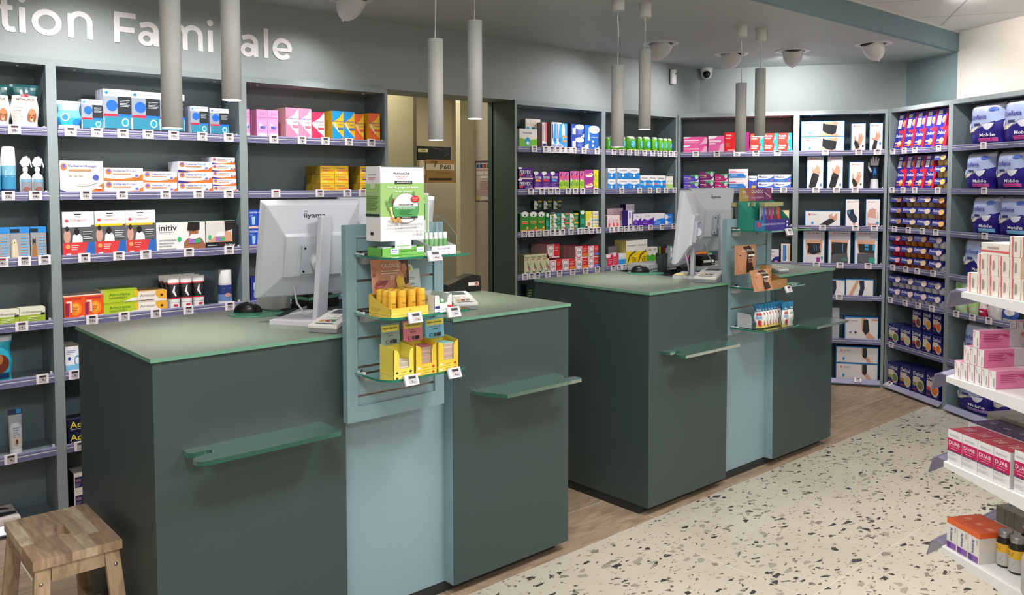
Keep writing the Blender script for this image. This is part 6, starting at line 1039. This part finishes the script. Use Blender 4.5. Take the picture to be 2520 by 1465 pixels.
# beauty display with yellow sticks
C = atz(962, 779, Z2); x1 = aty(1056, 770, C.y).x; wd = x1-C.x; dp = min(.135, 2.50-C.y)
ct = tray('skincare_display', 'yellow skincare stick display with portrait card on nearer middle glass shelf', C, wd, dp, .024, .062, '#eccb52', cut=.02, front_art=[('e', .5, .6, .012, .12, '#8a7430')], side_art=[('l', .1, .3, .5, 3, .08, '#c8aa48')])
FACE = [('r', 0, 0, 1, 1, '#c98a70'), ('p', [(.72, 0), (1, .1), (1, 1), (.68, 1), (.86, .8), (.9, .5), (.8, .2)], '#4c2e24'), ('p', [(0, .55), (.12, .62), (.16, .7), (.1, .78), (0, .8)], '#b07660'), ('p', [(0, .5), (.08, .5), (.12, .57), (.04, .6)], '#8a5446'), ('p', [(.05, .2), (.1, .34), (.2, .4), (.28, .37), (.44, .38), (.36, .24), (.22, .13), (.1, .12)], '#9a4c4c'), ('p', [(.06, .26), (.2, .3), (.43, .375), (.22, .26)], '#6e3030'), ('e', .2, .2, .08, .03, '#b86c68'),
        ('e', .87, .7, .07, .14, '#c08068'), ('e', .89, .5, .03, .06, '#c8a860'), ('e', .89, .5, .018, .04, '#4c2e24'), ('t', 'CAUDALÍE', .26, .74, .48, .15, '#f0e4dc'), ('l', .24, .66, .5, 2, .07, '#e8cdbf'), ('t', '50', .48, .38, .1, .13, '#f2e6dc'), ('p', [(.66, .1), (.62, .4), (.7, .5), (.82, .42), (.88, .12), (.76, .02)], '#e3b84a'), ('p', [(.78, .0), (.84, .2), (1, .26), (1, 0)], '#dba488')]
card(ct, 'portrait_card', .0, wd*.98, dp*.82, .062, zat(C.x+.02, C.y+dp*.8, 640)-Z2, FACE, lean=.012, back='#d9cfc8')
n = 0
for j in range(3):
    for i in range(4):
        m = MB(); r = .0145; YL = mat('#eeb83c', .35); m.lathe([(r, 0), (r, .058)], mat('#ecb53a', .35), n=20); m.lathe([(r*.99, .0585), (r*.99, .076), (r*.86, .079)], YL, n=20)
        art_curved(m, [('t', 'CAUDALÍE', .22, .56, .56, .12, '#6a5a28'), ('l', .25, .5, .4, 3, .08, '#a8882c')], lambda u, v, l: (.0149*math.sin((u-.5)*2), -.0149*math.cos((u-.5)*2)-EPS*l, v*.06))
        o = m.build('skincare_stick'); o.location = (C.x+.018+i*(wd-.036)/3, C.y+.022+j*.034, Z2+.0022); tag(o, 'yellow skincare stick in the yellow tray, %s row, %s from left' % (('front', 'middle', 'back')[j], ORD[i+1]), 'stick', 'yellow sticks in the skincare display')
# white tray with green rolls
C = atz(1069, 765, Z2); x1 = aty(1113, 758, C.y).x; wd = x1-C.x; dp = min(.12, 2.50-C.y)
wt = tray('balm_display', 'white card tray with green sticks and standing leaflet, middle glass shelf', C, wd, dp, .052, .055, '#e3e4e3', notch=(wd*.3, wd*.72, .024), front_art=[('r', .04, .1, .3, .28, '#24307c'), ('r', .72, .1, .98, .28, '#d0303c')], side_art=[('t', 'AVOIR DES LEVRES', .1, .55, .6, .1, '#6a6c6e')])
card(wt, 'leaflet', -.055, wd*.42, dp+.006, .064, zat(C.x-.02, C.y+dp, 664)-Z2, [('r', 0, 0, 1, 1, '#ced8dc'), ('l', .2, .6, .6, 2, .07, '#6a7478'), ('t', 'AIXLAB', .28, .22, .44, .09, '#7a848a'), ('l', .15, .14, .7, 2, .05, '#9aa4a8')], lean=.01, back='#dfe2e4')
m = MB(); lx = -.055+(wd*.42+.055)*.42; m.lathe([(.016, 0), (.016, .0015)], mat('#e4e8ea', .4), n=24, M=Matrix.Rotation(PI/2, 3, 'X'), c=(lx, dp+.008, zat(C.x-.02, C.y+dp, 662)-Z2)); m.lathe([(.009, 0), (.009, .0008)], mat('#c8b25a', .4), n=20, M=Matrix.Rotation(PI/2, 3, 'X'), c=(lx, dp+.0062, zat(C.x-.02, C.y+dp, 662)-Z2)); m.build('leaflet_badge', wt)
for j in range(3):
    m = MB(); m.tube([(-.016, 0, 0), (.018, 0, 0)], .0105, mat('#3fa848', .35), 16); m.tube([(.018, 0, 0), (.03, 0, 0)], .010, mat('#e8eeea', .35), 16); o = m.build('balm_stick'); o.location = (C.x+wd*.5, C.y+.02+j*.026, Z2+.013+j*.009); tag(o, 'green balm stick lying in the white tray, '+('front', 'middle', 'back')[j], 'stick', 'green sticks in the white tray')
# incense paper trays
pa = [((969, 927), (1020, 917), 798, '#e9d65a', '#8fa69a', 'grey-green', .5), ((1023, 915), (1076, 905), 790, '#e4c13a', '#e58a9c', 'pink', .95), ((1078, 905), (1129, 895), 783, '#e6c63e', '#7cbad8', 'light blue', .95)]
for i, (a, b, yt, col, hc, cn, fill) in enumerate(pa):
    C = atz(a[0], a[1], Z3); x1 = aty(b[0], b[1], C.y).x; wd = x1-C.x-.001; dp = .085
    tr = tray('incense_paper_display', 'yellow incense paper tray with %s header card, %s of three on lowest glass shelf' % (cn, ('left', 'middle', 'right')[i]), C, wd, dp, .088, .098, col, notch=(wd*.28, wd*.76, .022), front_art=[('e', .16, .1, .06, .045, '#3a3a2c' if not i else '#e8e8f0'), ('l', .36, .12, .28, 2, .03, '#b89c30'), ('e', .82, .1, .06, .045, '#b83a30' if i else '#2c2c24')])
    card(tr, 'header_card', .004, wd-.004, dp-.006, .09, zat(C.x+wd*.3, C.y+dp, yt)-Z3, [('r', 0, 0, 1, 1, hc), ('r', .04, .64, .96, .92, '#f0dc58'), ('t', "Papier d'Arménie", .12, .72, .76, .13, '#3a3420'), ('l', .2, .56, .6, 1, .04, '#4a4a48'), ('t', 'ROSE' if i == 1 else ('TRADITION', '', 'LAVANDE')[i], .34, .42, .32, .06, '#3a3a3a'), ('e', .3, .16, .08, .09, '#2c2c2c'), ('e', .3, .16, .06, .07, hc), ('r', .45, .08, .52, .25, '#2c2c2c'), ('r', .58, .08, .8, .25, '#2c2c2c')], lean=.004, back=hc)
    nb = int(20*fill)
    for k in range(nb):
        m = MB(); c = ['#cdbfae', '#b89c88', '#c4aa9a'][i] if k % 5 else ['#e8e0d0', '#d8a090', '#d8c8b0'][i]; m.box(0, 0, 0, wd-.010, dp-.012, .0036, mat(c, .7)); 
        if k == nb-1: m.box(.002, .002, .0036, wd-.012, dp-.014, .0038, mat(['#ddd6c8', '#d87a84', '#a8d0cc'][i], .6))
        o = m.build('paper_booklet'); o.location = (C.x+.005+random.uniform(-.0008, .0008), C.y+.004+random.uniform(0, .002), Z3+.0023+k*.0040); tag(o, 'thin incense paper booklet stacked in the tray with %s header card' % cn, 'booklet', 'booklets stacked in the %s-header tray' % cn)
def edge_tag(px, py, zs, num, label, yfront):
    P_ = aty(px, py, yfront-.012); root = empty('shelf_price_tag', (P_.x, yfront-.014, P_.z)); tag(root, label, 'price tag', 'angled price tags on the glass shelves')
    R_ = Matrix.Rotation(math.radians(-24), 4, 'X') @ Matrix.Rotation(math.radians(0), 4, 'Z')
    def tr(m): m.v = [tuple(R_ @ Vector(v)) for v in m.v]; return m
    m = MB(); m.box(-.026, -.005, -.018, .026, .004, .018, mat('#e9e7ee', .35)); tr(m).build('housing', root, .002)
    m = MB(); m.box(-.013, -.0058, -.014, .019, -.0048, .014, mat('#bcb9bc', .35)); m.box(-.011, -.0064, .004, .016, -.0056, .012, mat('#3a3436', .4))
    if num: art(m, [('t', num, .3, .14, .2, .4, '#26262a' if num != '11' else '#b03038'), ('t', '90', .56, .14, .24, .22, '#26262a')], lambda u, v, l: (-.013+.032*u, -.0062-EPS*l, -.014+.02*v))
    tr(m).build('screen', root)
    m = MB(); m.box(-.03, .004, -.026, .026, .007, .016, ACRYL); m.box(-.02, .004, .010, .02, .010, .013, ACRYL); tr(m).build('clip', root)
edge_tag(1068, 630, Z1, '4', 'angled white price tag on the topmost glass shelf, nearer counter', 2.277)
edge_tag(1020, 782, Z2, '11', 'angled price tag with red reading, below yellow skincare tray', 2.302); edge_tag(1115, 768, Z2, '3', 'angled price tag reading 3, below the white balm tray', 2.302)
edge_tag(1011, 936, Z3, '3', 'angled price tag reading 3, below left incense paper tray', 2.307); edge_tag(1117, 918, Z3, '4', 'angled price tag reading 4, below right incense paper tray', 2.307)
edge_tag(1941, 571, 1.366, '', 'angled price tag on the topmost glass shelf, farther counter', 2.355); edge_tag(1939, 712, 1.062, '', 'angled price tag below the cardboard tray, farther counter', 2.375)

# farther slatwall panel
Y1, Y2, Y3 = 1.3665, 1.0625, .8465
C = atz(1856, 566, Y1); x1 = aty(1942, 560, C.y).x; wd = x1-C.x; dp = min(.19, 2.57-C.y)
hw = tray('hand_warmer_display', 'green and purple hand warmer display tray on the farther top glass shelf', C, wd, dp, .05, .15, '#2a8a78', cut=.0, front_art=[('r', 0, 0, .5, 1, '#256a94'), ('r', .3, 0, 1, 1, '#3a2c84'), ('e', .12, .5, .05, .3, '#b03a5c'), ('t', 'LE CHAUD PARTOUT AVEC VOUS', .2, .4, .66, .2, '#c8c4e0'), ('e', .93, .7, .025, .14, '#d8d4e4'), ('e', .93, .3, .025, .14, '#d8d4e4')])
card(hw, 'header_card', -.0, wd*.92, dp-.004, .148, zat(C.x, C.y+dp, 463)-Y1, [('r', 0, 0, 1, 1, '#7a3a6c'), ('p', [(0, 0), (.3, 0), (.16, 1), (0, 1)], '#a08a4c'), ('p', [(.16, 1), (.3, 0), (.5, 0), (.42, 1)], '#9a5a58'), ('t', 'EN', .1, .6, .1, .2, '#e0d0c8'), ('t', '1 CLIC', .12, .25, .16, .18, '#e0d0c8'), ('t', 'CALINDOO', .36, .6, .36, .26, '#e4d4d8'), ('t', 'CHAUFFERETTE', .36, .2, .38, .13, '#d8c0cc'), ('e', .86, .5, .07, .36, '#a8709a'), ('e', .86, .5, .06, .3, '#7a3a6c'), ('p', [(.76, .7), (.96, .3), (.95, .24), (.75, .64)], '#d8b8d0')], back='#7a3a6c')
cols = ['#1c2030', '#1f2c4c', '#20386c', '#2a4a9c', '#3a5ab8', '#7a2a5c', '#b02a7c', '#5a3a34', '#d83a2c']
for i, c in enumerate(cols):
    root = empty('hand_warmer', (C.x+.02+i*(wd-.045)/8.0, C.y+.02+(8-i)*.012 if i < 4 else C.y+.03, Y1+.0022)); tag(root, '%s boxed hand warmer in the green and purple tray, %s from left' % (['black', 'dark navy', 'navy', 'dark blue', 'blue', 'plum', 'magenta', 'brown', 'red'][i], ORD[i+1]), 'hand warmer', 'boxed hand warmers')
    w2 = .016 if i > 3 else .006; m = MB(); m.lathe([(w2*.9, 0), (w2, .01), (w2, .055), (w2*.5, .075), (w2*.45, .11)], mat(c, .4), n=14, sy=.6, c=(0, .02, 0)); m.build('pouch', root)
    m = MB(); m.box(-w2-.002, .034, 0, w2+.002, .036, .138, mat('#c9cdc6', .4)); m.box(-w2-.002, .004, .118, w2+.002, .034, .139, mat('#a9a878', .4)); m.build('pack', root)
C = atz(1898, 712, Y2); x1 = aty(1937, 705, C.y).x; wd = x1-C.x; dp = .12
cb = tray('serum_display', 'brown cardboard serum display with portrait cards on the farther middle shelf', C, wd, dp, .045, .075, '#9c7448', cut=.03, front_art=[('e', .5, .5, .015, .08, '#e8dcc8')])
PF = [('r', 0, 0, 1, 1, '#b5825e'), ('p', [(.55, .02), (.9, .1), (.8, .5), (.95, .7), (.7, .98), (.35, .95), (.6, .7), (.55, .4)], '#3a2018'), ('p', [(.1, .5), (.2, .85), (.5, .8), (.52, .4), (.4, .1), (.2, .1)], '#c28c68'), ('e', .24, .66, .05, .02, '#4a2c20'), ('t', 'CAUDALÍE', .3, .78, .6, .1, '#f0e8e0'), ('r', .62, .6, .92, .67, '#f0e8e0'), ('l', .6, .54, .3, 3, .06, '#d8b8a0')]
xa = aty(1852, 690, C.y).x-C.x; card(cb, 'portrait_card', xa, -.002, -.012, .0, zat(C.x-.04, C.y, 663)-Y2, PF, lean=.03, back='#cdb090')
card(cb, 'portrait_card', xa*.9, -xa*.2, dp-.004, .075, zat(C.x-.02, C.y+dp, 603)-Y2, PF, back='#cdb090')
o = MB(); o.box(0, 0, 0, .05, .04, .115, mat('#a47c4e', .5)); art(o, [('t', 'CAUDALÍE', .2, .8, .6, .06, '#dccbb0'), ('e', .5, .6, .04, .03, '#e8dcc8')], lambda u, v, l: (.05*u, -EPS*(l+1), .115*v)); art(o, [('r', .35, .5, .65, .68, '#dfe0e0'), ('r', .44, .68, .56, .84, '#dfe0e0')], lambda u, v, l: (-EPS*(l+1), .04*(1-u), .115*v))
o = o.build('serum_box'); o.location = (C.x+.008, C.y+.035, Y2+.0022); tag(o, 'brown serum box standing in the cardboard display tray', 'box')
C = atz(1890, 812, Y3-.0); C = Vector((C.x, min(C.y, 2.36), Y3)); C.x = aty(1892, 812, C.y).x-.02; xr = aty(1962, 800, C.y).x; xl = max(aty(1822, 805, 2.47).x, 3.852); wd = xr-xl
gb = empty('candy_display', (xl, C.y, Y3)); tag(gb, 'clear acrylic tray holding sweets bags on the farther lowest glass shelf', 'display tray'); m = MB(); dp = 2.545-C.y
m.box(0, 0, 0, wd, dp, .002, ACRYL); m.prism([(.10, .002), (dp, .002), (dp, .08), (.11, .075), (.10, .06)], 0, .002, mat('#d5d8da', .3, trans=.3), axis='x'); m.prism([(0, .002), (dp, .002), (dp, .17), (0, .05)], wd-.002, wd, ACRYL, axis='x'); m.box(0, 0, .002, wd, .002, .045, ACRYL); m.build('tray', gb)
kind('gumbag', 'sweets_bag', 'x', '#e8e6e0', d=.028, shape='pouch', cat='bag', bands=[(0, '#e8d070'), (.12, '#ecebe8'), (.66, '#1f6f9c')], a=[('t', 'Optis', .18, .7, .6, .1, '#eef2f6'), ('r', .2, .52, .8, .62, '#c05a5a'), ('r', .15, .38, .75, .48, '#8ab0d8'), ('e', .5, .2, .26, .13, '#b83a34'), ('e', .66, .14, .1, .08, '#d8503c')])
kind('gumbagG', 'sweets_bag', 'x', '#e8e6e0', d=.028, shape='pouch', cat='bag', bands=[(0, '#e8e6e0'), (.66, '#1f6f9c')], a=[('t', 'Optis', .18, .7, .6, .1, '#eef2f6'), ('r', .2, .5, .8, .58, '#7ab0a0'), ('e', .5, .26, .26, .16, '#b8c8b8'), ('e', .6, .16, .12, .08, '#4a7a4c')])
for i in range(8):
    o = place('gumbag', Vector((xl+.03+i*(wd-.09)/7.0, C.y+.066, Y3+.0066)), math.radians(-60), .050, .125, .012, roll=math.radians(-5)); tag(o, 'white and blue sweets bag with red fruit, %s from left in acrylic tray' % ORD[i+1], 'sweets bag', 'sweets bags in the acrylic tray')
for i, k_ in enumerate(('gumbag', 'gumbagG')):
    o = place(k_, Vector((xl+wd-.094+i*.057, C.y+.012, Y3+.0026)), 0, .056, .13, .026); tag(o, ('white and blue sweets bag with cherries, front', 'white and blue sweets bag with green leaves, front')[i]+' of the acrylic tray', 'sweets bag', 'sweets bags in the acrylic tray')
# mannequin hand with a blue brace on the second shelf of the brace bay
B = BAYS['H']; s0, _ = B.sz(2152, 440, .08); zb = LV[2]-.0115; root = empty('display_hand', B.w(s0, .09, zb), B.ang); tag(root, 'white mannequin hand wearing a black and blue wrist brace', 'mannequin hand')
H = .29*.98; m = MB(); HW = mat('#e6e4e6', .4); sk = [(.034, 0), (.033, .01), (.026, .09), (.024, .12), (.030, .16), (.033, .185), (.028, .205), (.006, .212)]; m.lathe(sk, HW, n=20, sy=.62)
for i, (dx, l, a) in enumerate(((-.024, .05, -.10), (-.009, .068, -.03), (.007, .066, .04), (.021, .052, .12))):
    b0 = Vector((dx, 0, .195)); m.tube([b0, b0+Vector((a*.02, -.006, l*.45)), b0+Vector((a*l*.8, -.016, l*.8)), b0+Vector((a*l, -.024, l))], [.0085, .0078, .0068, .004], HW, 10)
m.tube([(-.022, -.004, .14), (-.044, -.012, .175), (-.046, -.018, .215)], [.011, .009, .005], HW, 10); m.build('hand', root)
m = MB(); m.lathe([(.0285, .085), (.028, .11), (.0325, .15), (.036, .178), (.0335, .19)], mat('#16203c', .6), n=20, sy=.66, cap=False); m.build('brace', root)
m = MB(); art_curved(m, [('p', [(.3, .2), (.45, .85), (.55, .85), (.7, .2), (.58, .2), (.5, .5), (.42, .2)], '#1f7ad0')], lambda u, v, l: ((.034+EPS*l)*math.sin((u-.5)*2), -(.0245+EPS*l)*math.cos((u-.5)*2), .10+.085*v)); m.build('brace_stripe', root)

# ------------------------------------------------------------------ corridor storage
def pbox(name, x0, y0, z0, x1, y1, z1, mt, label, cat, artf=(), top=None):
    m = MB(); m.box(0, 0, 0, x1-x0, y1-y0, z1-z0, mt, top=top); art(m, artf, lambda u, v, l: ((x1-x0)*u, -EPS*2*(l+1), (z1-z0)*v)); o = m.build(name); o.location = (x0, y0, z0); return tag(o, label, cat)
root = empty('storage_cabinet', (3.86, 5.6, 0)); tag(root, 'cream storage cabinet in the corridor carrying cardboard boxes', 'cabinet')
CB = mat('#c6bfa2', .6, noise=.01); m = MB(); m.box(0, .012, 0, .86, .5, 1.627, CB); m.build('body', root); m = MB(); m.box(.005, 0, .06, .855, .011, 1.62, CB); m.build('door', root)
pbox('cardboard_box', 3.94, 5.62, 1.6275, 4.03, 5.95, 1.81, mat('#a88658', .7), 'narrow taped cardboard box left of the carton marked P60', 'box', [('r', .35, 0, .55, 1, '#cfc8b4'), ('r', .55, .7, .8, 1, '#d8cfba'), ('r', 0, .35, 1, .6, '#c2b48e')])
pbox('cardboard_box', 4.036, 5.62, 1.6275, 4.325, 5.95, 1.815, mat('#a07a44', .7), 'brown cardboard box marked P60 on the corridor cabinet', 'box', [('r', 0, .55, 1, .82, '#cdc0a0'), ('t', 'P60', .5, .6, .38, .2, '#4a463c'), ('r', .1, .12, .9, .2, '#2c2620'), ('t', 'SAINT-GOBAIN', .35, .4, .5, .06, '#6a5030'), ('p', [(.15, .95), (.4, .95), (.3, .7), (.26, .7), (.34, .91), (.15, .91)], '#6a5030')])
o = pbox('black_parcel', 3.965, 5.63, 1.816, 4.30, 5.93, 1.925, mat('#2b2d2c', .3), 'black plastic-wrapped parcel on top of the cardboard boxes', 'parcel', [('r', 0, .55, .3, .8, '#cfc48c'), ('t', 'P48', .1, .6, .12, .14, '#5a5640'), ('p', [(.4, .9), (.7, .7), (.72, .74), (.44, .96)], '#4a4d4c'), ('p', [(.8, .3), (.96, .5), (.95, .55), (.8, .36)], '#4a4d4c')])
m = MB(); art(m, [('r', 0, 0, 1, 1, '#4c4548'), ('r', .03, .02, .97, .98, '#cbbfae'), ('r', .03, .95, .97, .985, '#2e2a2c'), ('t', 'ORDONNANCES VOUS ATTENDENT', .06, .957, .86, .018, '#b8b0ac')]+[('r', .06+i*.18, .83, .2+i*.18, .92, c) for i, c in enumerate(('#2a5a94', '#2a3454', '#b03440', '#2e7a4c', '#3a94b4'))]+[('r', .06, .66, .46, .73, '#ded6c8'), ('r', .52, .66, .94, .73, '#ded6c8'), ('l', .06, .79, .6, 1, .03, '#b0606a'), ('r', .3, .57, .94, .62, '#e0dacc'), ('l', .25, .52, .5, 5, .045, '#c08a84'), ('l', .06, .3, .86, 6, .025, '#c08a9a'), ('p', [(.06, .05), (.22, .05), (.14, .16)], '#d8b83a'), ('r', .3, .05, .75, .13, '#d8c8c4'), ('e', .86, .1, .08, .04, '#8a3030')],
    lambda u, v, l: (-EPS*(l+1), -.217*u, .30*v)); o = m.build('wall_poster'); o.location = (3.951, 4.873, 1.484); tag(o, 'framed notice with coloured squares on the corridor wall', 'poster')

# ------------------------------------------------------------------ gondola in the right foreground
GA = Vector((2.070, .797)); GANG = math.radians(-119.5); GZ = [None, 1.3555, 1.1500, .9455, .7400]
BAYS['W'] = Bay(GA, GANG, 'white gondola', lv=GZ, depth=.44, sh=('', 'highest tier', 'second tier', 'third tier', 'lowest tier'))
root = empty('gondola_shelf', (GA.x, GA.y, 0), GANG); tag(root, 'white tiered gondola stand in the right foreground', 'gondola'); GW = mat('#ecebea', .35)
for i, z in enumerate(GZ[1:]):
    s0 = .044 if i == 0 else 0; m = MB(); m.prism([(s0, -.0), (1.25, 0), (1.25, .44), (s0-.198, .44)], z-.012, z-.0005, GW); m.prism([(s0, z-.013), (s0+.0, z-.012), (1.25, z-.012), (1.25, z-.034), (s0+.25, z-.030)], 0.0, .012, GW, axis='y'); m.build('shelf', root, .0012)
    m = MB(); m.prism([(s0, z-.001), (s0-.022, z+.001), (s0-.038, z-.008), (s0-.052, z-.045), (s0-.055, z-.044), (s0-.040, z-.004), (s0-.022, z+.003), (s0, z+.001)], .004, .43, mat('#a9a6c0', .15, trans=.55, ior=1.2), axis='y'); m.v = [(x-.45*y, y, z_) for x, y, z_ in m.v]; m.build('price_rail', root)
m = MB(); m.box(.25, .44, 0, 1.25, .46, 1.75, GW); m.build('back_panel', root); m = MB(); m.box(.3, .03, 0, 1.25, .439, .10, GW); m.build('base', root)
for s in (.65,): m = MB(); m.box(s, .4, .1, s+.03, .4395, 1.7, GW); m.build('upright', root)
REC.clear(); K['gpk2'] = dict(K['gpk'], desc='pink-sided carton of the rear pile'); K['gwr2'] = dict(K['gwr'], desc='white red-strip carton near frame edge')
hb = .0452
P('W', 1, 'gwr', 2381, 2513, 674, n=5, t=.012, h=hb); P('W', 1, 'gwr', 2513, 2580, 690, n=2, t=.012, h=hb, d=.101)
P('W', 1, 'gwr', 2405, 2513, 630, n=4, t=.014, zb=GZ[1]+hb, h=hb); P('W', 1, 'gwr', 2485, 2540, 586, n=2, t=.014, zb=GZ[1]+2*hb, h=hb); P('W', 1, 'glie', 2414, 2484, 604, t=.016, zb=GZ[1]+2*hb, h=.026, d=.07)
L = REC[('W', 1, K['gwr']['desc'])]; L[:] = [(s, int(round((o.location.z-GZ[1])/hb)), 0, o) for s, q, j, o in L]
hp = .0402
P('W', 2, 'gpk', 2348, 2452, 897, n=6, t=.012, h=hp); P('W', 2, 'gpk', 2371, 2422, 856, n=3, t=.014, zb=GZ[2]+hp, h=hp); P('W', 2, 'gpk', 2394, 2411, 812, n=1, t=.016, zb=GZ[2]+2*hp, h=hp)
P('W', 2, 'gpk2', 2494, 2545, 880, n=3, t=.207, h=hp); P('W', 2, 'gpk2', 2494, 2545, 840, n=3, t=.207, zb=GZ[2]+hp, h=hp); P('W', 2, 'gpk2', 2484, 2536, 800, n=3, t=.207, zb=GZ[2]+2*hp, h=hp)
for kk_ in ('gpk', 'gpk2'): L = REC[('W', 2, K[kk_]['desc'])]; L[:] = [(s, int(round((o.location.z-GZ[2])/hp)), 0, o) for s, q, j, o in L]
P('W', 3, 'duab', 2330, 2488, 1084, n=4, t=.010); P('W', 3, 'duab', 2496, 2575, 1120, n=2, t=.010); P('W', 3, 'gpur', 2367, 2536, 1062, n=4, t=.1); P('W', 3, 'ggrey', 2412, 2575, 1034, n=4, t=.19)
P('W', 4, 'gact', 2330, 2411, 1294, n=3, t=.012); P('W', 4, 'jar', 2443, 2504, 1314, n=2, t=.05, dp=3, j0=0); P('W', 4, 'ggrn', 2418, 2520, 1250, n=3, t=.245, d=.07)
finish()
m = MB(); m.lathe([(.034, 0), (.036, .004), (.036, .075), (.03, .088), (.016, .094)], mat('#b9b6b2', .35), n=28); B = BAYS['W']; s0 = B.sz(2512, 1385, .0)[0]; root = empty('large_bottle', B.w(s0+.022, .03, GZ[4])); tag(root, 'large grey rounded bottle at the right edge of the lowest gondola tier', 'bottle'); m.build('body', root); m = MB(); m.lathe([(.017, .094), (.017, .118), (.015, .12)], BLACK, n=20); m.build('cap', root)
